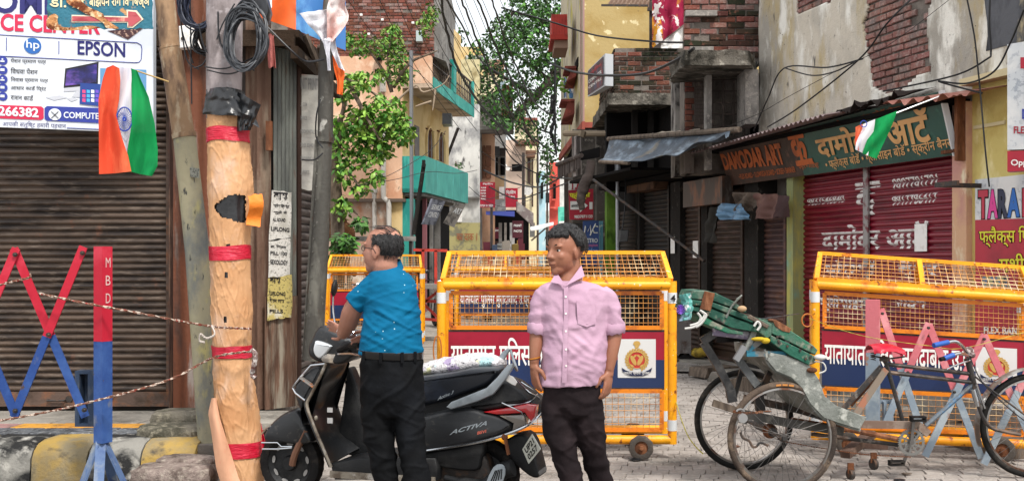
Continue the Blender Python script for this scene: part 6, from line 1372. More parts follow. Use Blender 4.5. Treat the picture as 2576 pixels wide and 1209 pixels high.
# ---------------------------------------------------------------- overhead cables
m_cb=M('overhead_cable','#141416',.6)
random.seed(70);K=0;RPX={.055: 3.3,.045: 2.6,.04: 2.2,.07: 5,.014: .8}
def cable(pts,r,lb,jit=.0,sag=0.,seed=0):
    global K
    pts=[P(*p) for p in pts];q_=[Vector(p) for p in smooth(pts,8,False)]
    if jit: q_=[p+Vector((rnd(-jit,jit),0,rnd(-jit,jit))) for p in q_]
    b=MB();b.tube(q_,[RPX[r]*p.y/FPX for p in q_] if r in RPX else r,5);return single(b,'overhead_cable',m_cb,lb,'cable',pts[0],'overhead cables across the lane')
G_='thick tangled black cable bundle sweeping down across the sky towards the lane'
cable([(1105,-40,16),(1120,60,19),(1150,170,24),(1195,245,30),(1240,300,36),(1300,360,44)],.055,'thickest cable bundle sweeping from the brick corner down past the stained wall',.012)
cable([(1148,-40,14),(1180,50,18),(1220,150,24),(1262,240,32),(1310,320,42),(1395,388,46)],.045,'second thick twisted cable bundle crossing the white sky',.014)
cable([(1190,-40,14),(1220,50,18),(1262,150,24),(1310,250,34),(1350,320,44),(1392,338,46)],.045,'third twisted cable bundle crossing the tree crown',.014)
cable([(1230,-40,14),(1255,60,18),(1300,170,26),(1345,260,36),(1392,292,44)],.04,'fourth twisted cable bundle nearest the big tree crown',.012)
for i,pts in enumerate((((985,-30,15),(1040,100,18),(1100,200,22),(1200,330,34)),((1005,-30,15),(1060,90,18),(1120,190,23),(1230,310,34)),((1030,-30,15),(1090,80,19),(1150,180,24),(1260,300,36)),((1060,-30,15),(1110,60,19),(1180,190,26),(1290,340,40)),((940,-30,14),(1000,90,17),(1080,220,22),(1160,330,30)),((860,-20,14),(960,110,17),(1060,190,22),(1160,290,30)),((1080,-30,15),(1130,70,19),(1190,160,25),(1280,290,38)))):
    cable(pts,.014,('thin wire crossing the brick storey to the lane','thin wire beside the brick corner','thin wire above the upper turquoise balcony','thin wire grazing the grey corner of the brick storey','thin wire crossing the wall tree','thin wire slanting from the torn cloth over the brick storey','thin wire hugging the thick bundle')[i])
random.seed(71)
for i in range(9):
    x0=1090+i*22;cable([(x0,-30,15+i*.4),(x0+40+i*2,70+i*4,19),(x0+95-i*3,185,25),(1230+i*20,320+rnd(-20,20),38),(1300+i*12,380+rnd(-10,30),44)],.014,('first','second','third','fourth','fifth','sixth','seventh','eighth','ninth')[i]+' thin wire of the fan over the lane, counted from the brick storey')
cable([(1112,-20,18),(1160,60,24),(1230,170,32),(1390,250,44)],.02,'single wire crossing the sky above the tree crown')
cable([(1260,20,20),(1400,60,20),(1500,90,19.5),(1640,105,17.2),(1745,108,15)],.016,'wire crossing the yellow wall to the brick window')
cable([(1380,158,20),(1440,180,19),(1520,190,16.5),(1620,185,15),(1700,152,13.6),(1745,122,13.1)],.02,'thick drooping wire passing before the light box sign')
cable([(1395,60,30),(1396,200,30),(1396,300,30),(1398,390,30)],.03,'bunched cables hanging straight down beside the yellow building',.015)
cable([(1392,240,30),(1388,270,30),(1394,300,30),(1388,340,30),(1398,360,30)],.07,'dark knot of cables hanging at the edge of the yellow building',.05)
cable([(1200,428,34),(1150,436,30),(1080,432,26),(1000,450,22),(900,468,20)],.014,'thin wire along the stained wall over the turquoise balcony')
cable([(1120,330,28),(1080,380,26),(980,440,22),(890,470,20)],.014,'thin wire sloping behind the slim steel post')
cable([(1216,428,34),(1290,460,38),(1360,470,44),(1420,440,40)],.03,'wire drooping across the cream house')
cable([(1230,470,36),(1300,500,40),(1370,480,42),(1440,455,36)],.025,'second wire drooping over the slanting signboard')
cable([(1250,330,38),(1290,400,40),(1360,440,40),(1440,450,30)],.025,'third wire drooping before the cream house')
cable([(2400,-10,9),(2240,110,9.3),(2120,170,9.8),(1980,245,11),(1900,290,12.5),(1800,330,14)],.014,'thick wire slanting across the peeling plaster wall')
cable([(2300,-10,9.2),(2230,60,9.3),(2160,150,9.8),(2010,270,11),(1930,320,12.5)],.008,'thin wire slanting steeply past the brick patch')
cable([(2170,148,9.9),(2080,170,10.4),(1972,172,11.6),(1930,250,12.4),(1895,330,13)],.008,'thin wire running down the plaster edge')
cable([(2160,150,9.9),(2100,180,10.2),(2040,190,11),(1975,172,11.5)],.007,'slack thin loop on the plaster wall')
cable([(2575,25,8.4),(2540,110,8.6),(2500,180,8.8),(2430,210,9.1),(2360,205,9.4),(2470,235,9)],.008,'wire hooking round above the yellow wall')
cable([(2430,-10,9),(2450,90,9),(2460,180,9),(2466,240,9),(2478,380,8.9),(2488,470,8.9)],.007,'pale wire falling down the yellow wall to the TARA sign')
cable([(2490,-10,9),(2488,60,9),(2492,130,9),(2480,150,9),(2400,190,9.2),(2220,230,9.6)],.008,'wire running along the edge of the dark plaster')
# ================================================================ clutter down the lane
random.seed(77)
for i,(px0,px1,py0,py1,dd,c,tx_,lb) in enumerate((
    (1332,1345,560,596,46,'#7c7a76','TAILOR','small grey board on the lane corner under the cream house'),
    (1300,1314,604,630,44,'#8f6a2c','CHAI','mustard board low before the dark open shop'),
    (1346,1352,500,556,58,'#3a5a7c','A','narrow blue strip board on the pale blue house'),
    (1372,1381,530,560,60,'#b5b0a4','TEA','small pale board between the pale blue and red houses'),
    (1250,1262,612,626,43,'#b5b5ae','SALE','pale strip board on the low wall of the open shop'),
    (1392,1404,566,590,56,'#4c2a2a','OM','dark red plaque under the red house'))):
    f=Frame((0,dd,0));T_=thing('lane_signboard',lb,'sign',P(px0,py1,dd));b=MB();a,c_=f.px(px0,py1),f.px(px1,py0);b.box((a[0],0,a[1]),(c_[0],.06,c_[1]),f);build(b,'board',M('lane'+c,c,.6),T_)
    text_px(f,tx_,px0+1,(py0+py1)/2+3,px1-1,(py0+py1)/2+3,6,'lettering',m_white if c[1] in '3478' else m_sblack,T_,.02,-.01)
for i,(px,dd,h,lb) in enumerate(((1352,52,330,'slim pole with meter boxes down the lane'),(1376,56,380,'second slim pole down the lane near the red house'),(1236,41,520,'thin post at the edge of the price board'))):
    T_=thing('lane_post',lb,'pole',(P(px,0,dd).x,dd,0));b=MB();b.tube([(P(px,0,dd).x,dd,0),P(px,h,dd)],.05,6);build(b,'shaft',m_iron,T_)
    b=MB();b.box(P(px-4,h+130,dd-.2),P(px+5,h+105,dd-.05));build(b,'meter_box',m_bag,T_)
m_bx=[M('stall_cloth%d' % i,c,.8) for i,c in enumerate(('#5a2c34','#3f4a5c','#8a8278','#6c5a30'))]
for i,(px,py,w,h,dd) in enumerate(((1218,640,16,30,40),(1240,640,14,24,39),(1262,642,18,36,40),(1286,640,14,26,39),(1304,640,12,40,41))):
    b=MB();b.box(P(px,py+130,dd),P(px+w,py-h,dd+.8));
    for k_,v in enumerate(b.v): b.v[k_]=v+Vector((rnd(-.06,.06),0,rnd(-.03,.03)))
    single(b,'shop_cabinet',m_bx[i % 4],('wine red','slate blue','grey','mustard brown','second wine red')[i]+' cabinet standing before the dark open shop','cabinet',P(px,py+130,dd))
for i,pts in enumerate((((1206,500,40),(1270,520,44),(1340,500,50)),((1210,380,41),(1280,420,46),(1350,400,56)),((1240,340,42),(1300,390,46),(1380,380,50)),((1300,440,46),(1350,470,50),(1400,440,44)),((1180,470,36),(1230,500,40),(1310,470,48)))):
    cable(pts,.014,('sagging wire before the price board','sagging wire over the shuttered windows','sagging wire below the tree crown','sagging wire beside the satellite dish','sagging wire from the stained wall to the lane pole')[i])
# ================================================================ yellow police barricades
m_pred=M('board_red','#93122c',.4,layers=[('#7c0e24',(2,2,2),.48,.66)]);m_pnav=M('board_navy','#1b2c52',.4,layers=[('#14223f',(2,2,2),.48,.66)]);m_refl=M('reflective_band','#c8cbcc',.3)
m_gold=M('emblem_gold','#b8934c',.5);m_embr=M('emblem_red','#b03028',.5);m_embn=M('emblem_navy','#1a2240',.5)
def barricade(name,o,yaw,w,lb,sag=0.,dep=.5,text=True,fine=True,emblem=True,num=None):
    fr=Frame(o,yaw);T_=thing(name,lb,'barricade',o,'yellow police barricades')
    def q_(x,y,z): return fr.w(x,y,z*(1-sag*x/w))
    ZT,ZB,ZA,r=1.295,.14,1.54,.034
    for y,nm in ((0,'front_frame'),(dep,'rear_frame')):
        for x in (0,w): b=MB();b.tube([q_(x,y,ZB-.03),q_(x,y,ZT+.03)],r,14);build(b,'post',m_yel,T_)
        for z in (ZT,ZB): b=MB();b.tube([q_(0+r*.5,y,z),q_(w-r*.5,y,z)],r,14);build(b,'rail',m_yel,T_)
        for x in (0,w):
            for z in (1.2,.25): b=MB();b.tube([q_(x,y,z-.04),q_(x,y,z+.04)],r+.002,14);build(b,'reflective_band',m_refl,T_)
    if num: text_on(num,q_(w-.02,-.045,1.175),q_(w+.02,-.045,1.175),q_(w-.02,-.045,1.225),'number',m_black,T_,.02,0)
    # tent roof
    A=[q_(.012,0,ZT+.04),q_(w-.012,0,ZT+.04)];Bk=[q_(.012,dep,ZT+.04),q_(w-.012,dep,ZT+.04)];R_=[q_(.045,dep/2,ZA),q_(w-.045,dep/2,ZA)]
    for (a,c) in ((A[0],A[1]),(R_[0],R_[1]),(Bk[0],Bk[1]),(A[0],R_[0]),(A[1],R_[1]),(Bk[0],R_[0]),(Bk[1],R_[1]),(A[0].lerp(A[1],.5),R_[0].lerp(R_[1],.5)),(Bk[0].lerp(Bk[1],.5),R_[0].lerp(R_[1],.5))): b=MB();b.bar(a,c,.036,.03);build(b,'roof_bar',m_yel,T_)
    b=MB()
    for E_ in (A,Bk):
        n=int(w/.048)
        for i in range(1,n): b.tube([E_[0].lerp(E_[1],i/n),R_[0].lerp(R_[1],i/n)+Vector((rnd(-.003,.003),0,0))],.0026,4)
        for j in range(1,7): b.tube([E_[0].lerp(R_[0],j/7),E_[1].lerp(R_[1],j/7)],.0026,4)
    build(b,'roof_mesh',m_wire,T_,kind='stuff')
    # panels in the front frame
    x0,x1=.07,w-.075;yb=.035
    for z0,z1,sp in ((.975,1.235,.034),(.21,.50,.046)):
        for a,c in (((x0,z0),(x1,z0)),((x0,z1),(x1,z1)),((x0,z0),(x0,z1)),((x1,z0),(x1,z1))): b=MB();b.bar(q_(a[0],yb,a[1]),q_(c[0],yb,c[1]),.03,.028,up=fr.y if a[1] == c[1] else fr.y);build(b,'panel_frame',m_yeld,T_)
        b=MB();n=int((x1-x0)/sp)
        for i in range(1,n): x=x0+(x1-x0)*i/n;b.tube([q_(x,yb-.012,z0),q_(x+rnd(-.003,.003),yb-.012,z1)],.0022,4)
        m_=int((z1-z0)/sp)
        for j in range(1,m_): z=z0+(z1-z0)*j/m_;b.tube([q_(x0,yb-.016,z),q_(x1,yb-.016,z)],.0022,4)
        build(b,'wire_mesh',m_wire,T_,kind='stuff')
    for z0,z1,m_,nm in ((.735,.945,m_pred,'red_board'),(.525,.734,m_pnav,'navy_board')): b=MB();b.add([q_(x,y,z) for z in (z0,z1) for y in (yb-.004,yb+.006) for x in (x0-.02,x1+.02)],[(0,2,3,1),(4,5,7,6),(0,1,5,4),(2,6,7,3),(0,4,6,2),(1,3,7,5)]);build(b,nm,m_,T_,flat=True)
    b=MB();b.bar(q_(x0-.02,yb,.517),q_(x1+.02,yb,.517),.012,.014);b.bar(q_(x0-.02,yb,.952),q_(x1+.02,yb,.952),.012,.014);build(b,'board_edge',m_iron,T_)
    if text:
        zt_=.63;text_on('यातायात पुलिस मुरादाबाद उ.प्र.',q_(x0,yb-.008,zt_),q_(x0+.78*(x1-x0),yb-.008,zt_),q_(x0,yb-.008,zt_+.27),'painted_lettering',m_white,T_,.012,0)
    if emblem:
        ex0,ex1,ez0,ez1=x1-.33,x1-.045,.60,.89;cx,cz=(ex0+ex1)/2,(ez0+ez1)/2-.012
        b=MB();b.add([q_(ex0,yb-.006,ez0),q_(ex1,yb-.006,ez0),q_(ex1,yb-.006,ez1),q_(ex0,yb-.006,ez1)],[(0,1,2,3)]);build(b,'emblem_plate',M('plate_white','#c9c8c6',.5),T_,flat=True)
        def oval(c_,rx_,rz_,a,mb,y,n=8):
            pts=[]
            for k in range(n): u,v=rx_*cos(2*pi*k/n),rz_*sin(2*pi*k/n);pts.append(q_(c_[0]+u*cos(a)-v*sin(a),y,c_[1]+u*sin(a)+v*cos(a)))
            mb.add(pts,[tuple(range(n))])
        b=MB()
        for k in range(20):
            a=radians(-60+300*k/19)
            for rr in (.082,.070): oval((cx+cos(a)*rr,cz+sin(a)*rr),.014,.007,a+pi/2+(.5 if rr > .075 else -.5),b,yb-.009)
        oval((cx,cz+.108),.018,.02,0,b,yb-.009);oval((cx,cz+.132),.024,.012,0,b,yb-.0095);oval((cx-.018,cz+.122),.01,.01,0,b,yb-.01);oval((cx+.018,cz+.122),.01,.01,0,b,yb-.01);build(b,'emblem_wreath',m_gold,T_,flat=True)
        b=MB();oval((cx,cz),.062,.062,0,b,yb-.0085,20);build(b,'emblem_centre',m_embr,T_,flat=True)
        b=MB()
        for s_ in (-1,1): oval((cx+s_*.026,cz-.002),.042,.016,s_*1.1,b,yb-.0105,12);oval((cx+s_*.014,cz+.03),.016,.008,-s_*.7,b,yb-.0107);oval((cx+s_*.04,cz-.04),.02,.007,s_*.4,b,yb-.0108)
        b.tube([q_(cx+.062*cos(2*pi*k/24),yb-.011,cz+.062*sin(2*pi*k/24)) for k in range(24)],.002,4,closed=True);build(b,'emblem_fish',m_gold,T_,flat=True)
        b=MB();pts=[(-.115,-.055),(-.085,-.075),(-.05,-.088),(0,-.09),(.05,-.088),(.085,-.075),(.115,-.055)];up_=[(x,z) for x,z in pts];lo=[(x*.93,z-.03) for x,z in pts];n=len(pts)
        b.add([q_(cx+x,yb-.012,cz+z) for x,z in up_+lo],[(n+i,n+i+1,i+1,i) for i in range(n-1)]);build(b,'emblem_ribbon',m_embn,T_,flat=True)
        text_on('उत्तर प्रदेश पुलिस',q_(cx-.095,yb-.014,cz-.112),q_(cx+.095,yb-.014,cz-.112),q_(cx-.095,yb-.014,cz-.082),'emblem_lettering',m_white,T_,.0,0)
    # axles and wheels
    for x in ((.24,w-.24) if fine else (w-.24,)):
        b=MB();b.bar(q_(x,-.06,.09),q_(x,dep+.06,.09),.02,.02);b.bar(q_(x,0,.09),q_(x,0,ZB+.02),.05,.03);b.bar(q_(x,dep,.09),q_(x,dep,ZB+.02),.05,.03);build(b,'axle',m_rust,T_)
        for y in (-.07,dep+.07):
            b=MB();n=36;c_=fr.w(x,y,.092)
            prof=[(.05,-.02),(.08,-.024),(.088,-.018),(.09,0),(.088,.018),(.08,.024),(.05,.02)]
            rings=[[c_+fr.y*h+(fr.x*cos(2*pi*k/n)+Vector((0,0,1))*sin(2*pi*k/n))*(r_+(.0035 if (k // 2) % 2 and r_ > .085 else 0)) for k in range(n)] for r_,h in prof]
            b.rings(rings,cap=False,closed_v=True);W_=build(b,'wheel',M('wheel_dusty','#4d4742',.85,layers=[('#6c6259',(9,9,9),.5,.66)],bump=(60,.3)),T_)
            b=MB();b.lathe(c_,fr.y,[(.0,-.012),(.05,-.006),(.05,.006),(0,.012)],20);b.lathe(c_,fr.y,[(0,-.03),(.016,-.03),(.02,.03),(0,.03)],12);build(b,'wheel_hub',m_rust,W_)
    return T_
o1=P(1110,0,8.36);o1.z=0
barricade('police_barricade',o1,radians(-.8),1.73,'wide yellow barricade behind the man in the pink shirt, numbered 4',num='4')
o2=P(2050,0,8.55);o2.z=0
barricade('police_barricade',o2,radians(-14),1.56,'yellow barricade with a tilted mesh roof behind the cycle rickshaw',sag=.075)
o3=P(1147,0,19.5);o3.z=0
barricade('police_barricade',o3,0,1.73,'distant yellow barricade seen through the mesh of the one behind the pink shirt',fine=False,emblem=False)
o4=P(822,0,18);o4.z=0
barricade('police_barricade',o4,radians(2),1.53,'distant yellow barricade partly hidden by the man in the blue shirt',fine=False,text=False,emblem=False)

# ---------------------------------------------------------------- folding barriers
m_fr=M('barrier_red','#ad1a30',.55,layers=[('#c2384a',(3,3,3),.5,.66),('#5a2430',(14,14,14),.64,.72)],bump=(30,.15));m_fb=M('barrier_blue','#22407c',.55,layers=[('#3a5a92',(3,3,3),.46,.64),('#6c7078',(6,6,4),.6,.68),('#4a3a34',(14,14,14),.64,.7)],bump=(30,.2))
FB=thing('folding_barrier','red and blue steel folding barrier with lattice arms beside the brown shutter','barrier',P(255,1257,6.9));d=6.9
def link(par,a,c,dd,m1,m2,frac,w=.052,t=.012):
    a_,c_=P(*a,dd),P(*c,dd);mid=a_.lerp(c_,frac)
    L_=MB();L_.bar(a_,mid,t,w,up=(0,1,0)) if False else None
    ax=(c_-a_).normalized();e=ax.cross(Vector((0,1,0))).normalized()
    for p,q2,m_,nm in ((a_-ax*.02,mid,m1,'lattice_arm'),(mid,c_+ax*.02,m2,'lattice_arm')):
        if (q2-p).length < .01: continue
        b=MB();vs=[p_+e*(i*w/2)+Vector((0,j*t/2,0)) for p_ in (p,q2) for i,j in ((-1,-1),(1,-1),(1,1),(-1,1))];b.add(vs,[(3,2,1,0),(4,5,6,7),(0,1,5,4),(1,2,6,5),(2,3,7,6),(3,0,4,7)])
        build(b,nm,m_,par,flat=True)
def bolt(par,px,py,dd,r=.014): b=MB();b.disc(P(px,py,dd),(0,1,0),0,r,.016,10);b.ell(P(px,py,dd-.009),r*.6,.006,r*.6,8,5);build(b,'bolt',m_iron,par)
for a,c,dd,fr_ in (((38,632),(212,1040),6.93,.52),((207,628),(38,1040),6.905,.53),((38,632),(-134,1040),6.905,.52),((-134,628),(38,1040),6.93,.53)): link(FB,a,c,dd,m_fr,m_fb,fr_)
for px,py in ((38,640),(207,636),(122,841),(38,1032),(212,1030)): bolt(FB,px,py,6.89)
pf=Frame(P(257,0,6.84),radians(-28));pf.o.z=0
def post_box(z0,z1,m_,nm): b=MB();b.box((-.075,0,z0),(0,.08,z1),pf);build(b,nm,m_,FB)
post_box(.985,1.57,m_fr,'post_upper');post_box(.36,.984,m_fb,'post_lower')
for i,ch in enumerate('MBD'): zb=1.5-(672+i*45-648)/408;text_on(ch,pf.w(.003,.025,zb),pf.w(.003,.062,zb),pf.w(.003,.025,zb+.06),'painted_letter',M('letter_faded','#c9a8a4',.6),FB,.0,0)
m_fbw=M('barrier_foot','#4e6488',.6,layers=[('#7e868e',(4,4,4),.48,.6),('#3a4f7c',(9,9,9),.52,.66),('#5c4a40',(14,14,14),.64,.7)],bump=(30,.2))
for ex,ey,wd in ((-.12,-.12,.07),(.05,-.2,.06),(.2,-.02,.055),(-.02,.3,.06)): b=MB();b.bar(P(255,1105,6.9)+Vector((ex*.1,ey*.1,0)),Vector((P(255,0,6.9).x+ex,6.9+ey,.0)),wd,.012);build(b,'foot',m_fbw,FB)
b=MB();fr_=Frame((0,7.25,0),0)
a,c=fr_.px(188,1072),fr_.px(240,932)
b.box((a[0],0,a[1]),(a[0]+.03,.1,c[1]),fr_);b.box((c[0]-.05,0,a[1]),(c[0],.1,c[1]),fr_);b.box((a[0]+.03,.09,a[1]),(c[0]-.05,.1,c[1]-.03),fr_);b.box((a[0]+.03,0,a[1]),(c[0]-.05,.088,a[1]+.02),fr_);b.box((a[0]+.03,0,c[1]-.02),(c[0]-.05,.088,c[1]),fr_)
build(b,'slide_channel',M('channel_blue','#2d3c52',.6,layers=[('#54585e',(9,9,3),.5,.62),('#1f2226',(6,6,6),.52,.66)]),FB)
m_rope=M('rope_twist','#6d4a3c',.8,layers=[('#b8a99c',(45,45,45),.5,.56),('#8c3a34',(30,30,30),.58,.62)])
def rope(name,pts,lb,r=.006,par=None,m_=m_rope):
    q_=[Vector(p) for p in smooth([P(*p) for p in pts],10,False)];b=MB()
    for ph in (0,pi): b.tube([p+Vector((0,cos(i*1.1+ph),sin(i*1.1+ph)))*r*.75 for i,p in enumerate(q_)],r*.75,5)
    return single(b,name,m_,lb,'rope',P(*pts[0]),kind=None)
rope('twisted_rope',[(97,737,6.84),(200,759,6.8),(330,783,6.8),(450,806,6.9),(532,820,7.03),(580,824,6.98),(632,826,7.1)],'twisted red and white rope tied from the red arms to the wrapped pole')
rope('twisted_rope',[(-20,1060,6.85),(60,1046,6.82),(160,1026,6.8),(250,1004,6.76),(350,978,6.8),(440,948,6.95),(533,900,7.05),(600,886,6.98),(636,884,7.1)],'lower twisted rope from the blue arms up to the wrapped pole')
rope('twisted_rope',[(-20,722,6.85),(30,708,6.82),(72,698,6.82),(76,690,6.84)],'short rope end tied high on the red lattice arms')
rope('rope_knot',[(532,818,6.98),(540,840,6.95),(520,850,6.95),(505,840,6.95),(502,856,6.96),(514,860,6.96)],'frayed pale loop of rope hanging at the knot on the wrapped pole',.006,m_=M('rope_pale','#b5aca4',.8))
b=MB();b.tube(smooth([P(632,880,7.0),P(642,890,6.98),(P(640,915,6.98)),P(634,940,7.0),P(642,950,7.0)],4,False),[.012+.006*abs(sin(i*1.3)) for i in range(17)],7);single(b,'padlock_bundle',M('bundle','#7a6a66',.6,layers=[('#c4bdb8',(30,30,30),.5,.56),('#5a3430',(20,20,20),.5,.6)]),'small knotted bundle of rope and foil hanging on the edge of the wrapped pole','bundle',P(636,885,7))
# right folding barrier
m_pk=M('faded_pink','#b9656c',.6,layers=[('#c98a8c',(4,4,4),.48,.62),('#9c4450',(9,9,9),.6,.68)],bump=(30,.15));m_gb=M('faded_greyblue','#7b8894',.6,layers=[('#9aa3a8',(4,4,4),.5,.62),('#8c6a58',(9,9,9),.62,.68)],bump=(30,.15))
FR=thing('folding_barrier','faded pink and grey folding barrier standing between the rickshaw and the yellow barricade','barrier',P(2190,1080,7.95));d=7.95
fr_=Frame(P(2193,0,7.9),radians(-25));fr_.o.z=0
def zz(py,dd=7.95): return CAMZ-(py-HY)/FPX*dd
for z0,z1,m_,nm in ((zz(885),zz(753),m_pk,'post_upper'),(zz(1065),zz(885)-.001,m_gb,'post_lower')): b=MB();b.box((-.045,0,z0),(.045,.09,z1),fr_);build(b,nm,m_,FR)
for a,c,dd,f_ in (((2217,783),(2313,1070),7.96,.5),((2333,818),(2231,1054),7.93,.5),((2338,822),(2465,1144),7.96,.48),((2473,847),(2329,1140),7.9,.4),((2477,849),(2600,1120),7.95,.6),((2600,900),(2477,1160),7.88,.32)): link(FR,a,c,dd,m_pk,m_gb,f_,.05)
for px,py in ((2219,788),(2335,824),(2475,852),(2283,936),(2400,985)): bolt(FR,px,py,7.88,.01)
b=MB();b.bar(P(2190,1090,7.8),P(2125,1142,7.5),.07,.05);b.bar(P(2150,1118,7.8),P(2225,1122,8.1),.05,.04);build(b,'base_beam',M('beam_brown','#54423a',.85,layers=[('#6e5a4e',(7,7,7),.5,.64)],bump=(40,.3)),FR)
for px,py,dd,r in ((2197,1128,7.9,.04),(2139,1160,7.55,.035)): b=MB();c_=P(px,py,dd);c_.z=r;b.disc(c_,(1,.3,0),0,r,.03,14);build(b,'caster',m_iron,FR);b=MB();b.bar(c_+Vector((0,0,r*.2)),c_+Vector((0,0,r+.04)),.04,.02);build(b,'caster_fork',m_rust,FR)
b=MB();fr2=Frame((0,8.0,0));a,c=fr2.px(2205,1060),fr2.px(2240,1010)
for k in range(3): x=a[0]+(c[0]-a[0])*k/2;b.box((x,0,a[1]),(x+.02,.04,c[1]+.0),fr2)
b.box((a[0],.041,c[1]-.02),(c[0]+.02,.05,c[1]+.01),fr2);build(b,'slide_channel',m_gb,FR)
rope('thin_wire',[(2035,800,8.2),(2120,830,8.0),(2200,850,7.85),(2330,868,7.85),(2420,875,7.85),(2575,835,7.9)],'thin yellow wire strung along the pink barrier arms',.002,m_=M('wire_yellow','#a59a3c',.6))
rope('thin_wire',[(1700,1010,8.3),(1712,1050,8.1),(1730,1095,7.9),(1752,1125,7.7),(1768,1140,7.6)],'yellowish wire trailing on the pavers from the barricade post to the rickshaw wheel',.004,m_=M('wire_yellow','#a59a3c',.6))
rope('tie_wire',[(1885,805,7.2),(1960,795,7.6),(2010,788,8.4)],'grey wire tied from the rickshaw seat to the barricade post',.003,m_=m_cab)
for px,py,dd,lb,k in ((1100,880,8.3,'small orange wire loop hooked round the barricade post behind the scooter',0),(2030,805,8.5,'orange wire ring on the barricade post behind the rickshaw',1)):
    b=MB();b.tube([P(px+(10 if k == 0 else 14)*cos(2*pi*i/16),py+(36 if k == 0 else 16)*sin(2*pi*i/16),dd) for i in range(16)],.006,5,closed=True);single(b,'wire_ring',M('wire_orange','#a8642c',.6),lb,'wire',P(px,py,dd))
# bits lying on the pavers
random.seed(88)
for i in range(10):
    c_=Vector((rnd(-.6,3.2),rnd(7.6,11),.012));b=MB();s0=rnd(.015,.035);b.ell(c_,s0*1.5,s0,.006,9,5)
    for k_,v in enumerate(b.v): b.v[k_]=v+Vector((rnd(-.006,.006),rnd(-.006,.006),rnd(-.003,.003)))
    single(b,'litter_scrap',(m_bag,m_rust,m_white,m_wood)[i % 4],'small scrap of litter lying loose on the grey pavers','litter',c_,'litter on the pavers')
for px,py,dd,sz,m_,lb in ((2262,1187,7.5,.03,m_bag,'small black scrap on the pavers under the rickshaw'),(1135,950,8.6,.0,m_bag,'')):
    if sz: b=MB();c_=P(px,py,dd);c_.z=.008;b.ell(c_,sz*1.4,sz,.008,10,6);single(b,'scrap',m_,lb,'litter',c_)
random.seed(90);b=MB();c0=P(1075,858,12.0)
ft=thing('fallen_twig','small fallen leafy twig on the pavers beside the barricade post','twig',(c0.x,c0.y,0));b.tube([Vector((c0.x-.3,c0.y,.02)),Vector((c0.x,c0.y-.15,.04)),Vector((c0.x+.35,c0.y+.1,.02))],.01,5);build(b,'stem',m_bark,ft);leaves(ft,[Vector((c0.x+rnd(-.35,.35),c0.y+rnd(-.25,.2),rnd(.02,.08))) for _ in range(26)],(m_lfb,m_lf),.09,.05,26,5)

# ---------------------------------------------------------------- red trolley frame and parked motorcycles in the lane
m_tr=M('trolley_red','#b8392c',.5,layers=[('#8c2c22',(5,5,5),.5,.66)])
RT=thing('red_frame_trolley','red steel frame trolley standing in the lane behind the blue shirted man','trolley',P(1090,800,20));d=20
def B_(a,c,da=20.,dc=20.,w=.05,m_=m_tr,nm='frame_bar'): b=MB();b.bar(P(*a,da),P(*c,dc),w,w);build(b,nm,m_,RT)
for a,c in (((1040,628),(1125,630)),((1064,628),(1064,716)),((1096,630),(1096,716)),((1040,756),(1130,758)),((1042,800),(1130,806)),((1048,716),(1050,805)),((1118,716),(1118,808)),((1060,758),(1105,802)),((1105,730),(1052,770))): B_(a,c)
b=MB();b.box(P(1040,726,19.6),P(1130,712,20.6));build(b,'platform',M('platform_grey','#7c7873',.8,bump=(20,.4)),RT)
m_bk=M('bike_black','#202124',.35,coat=.4);m_tk=M('bike_tank','#3b1520',.3,coat=.5);m_chr=M('chrome','#b9bcc0',.22,1.)
def motorbike():
    T_=thing('parked_motorcycle','x','motorcycle',(0,0,0),'motorcycles parked in the lane')
    for x in (-.62,.62):
        b=MB();b.lathe((x,0,.3),(0,1,0),[(.24,-.04),(.29,-.045),(.305,0),(.29,.045),(.24,.04)],24);W_=build(b,'wheel',m_black,T_)
        b=MB();b.disc((x,0,.3),(0,1,0),0,.05,.12,12)
        for k in range(12): a=2*pi*k/12;b.bar((x,0,.3),(x+cos(a)*.24,0,.3+sin(a)*.24),.008,.008)
        build(b,'spokes',m_chr,W_,kind='stuff')
    b=MB();b.puff([(x,z) for x,z in ((-.1,.72),(.0,.9),(.3,.93),(.42,.82),(.3,.68),(0,.66))],-.13,.13,None,.06);build(b,'tank',m_tk,T_)
    b=MB();b.puff([(-.75,.82),(-.5,.8),(-.1,.74),(-.1,.66),(-.6,.7)],-.12,.12,None,.04);build(b,'saddle',m_bk,T_)
    b=MB();b.box((-.2,-.13,.25),(.2,.13,.62));b.box((-.15,-.17,.3),(.1,.17,.45));build(b,'engine',m_iron,T_)
    b=MB();b.tube([(-.62,.1,.3),(-.1,.1,.5),(.35,.05,.8),(.45,0,.85)],.02,6);b.tube([(-.62,-.1,.3),(-.5,-.1,.75),(-.1,-.05,.62)],.02,6);build(b,'frame',m_bk,T_)
    b=MB();b.tube([(.62,.08,.3),(.42,.08,.95)],.022,8);b.tube([(.62,-.08,.3),(.42,-.08,.95)],.022,8);build(b,'fork',m_chr,T_)
    b=MB();b.tube([(.25,-.36,1.0),(.36,-.2,1.02),(.42,0,.98),(.36,.2,1.02),(.25,.36,1.0)],.014,6);build(b,'handlebar',m_chr,T_)
    b=MB();b.ell((.52,0,.88),.08,.09,.09,12,8);build(b,'headlight',m_chr,T_)
    b=MB();b.puff([(-.95,.5),(-.85,.64),(-.6,.68),(-.35,.55),(-.38,.5),(-.6,.6),(-.85,.54)],-.07,.07,None,.02);build(b,'rear_mudguard',m_bk,T_)
    for s_ in (-1,1): b=MB();b.tube([(.33,.22*s_,1.02),(.3,.26*s_,1.16)],.006,5);b.ell((.3,.28*s_,1.2),.015,.06,.045,10,6);build(b,'mirror',m_bk,T_)
    b=MB();b.tube([(.1,-.16,.3),(-.2,-.17,.28),(-.8,-.18,.36)],[.025,.03,.045],8);build(b,'exhaust',m_chr,T_)
    return T_
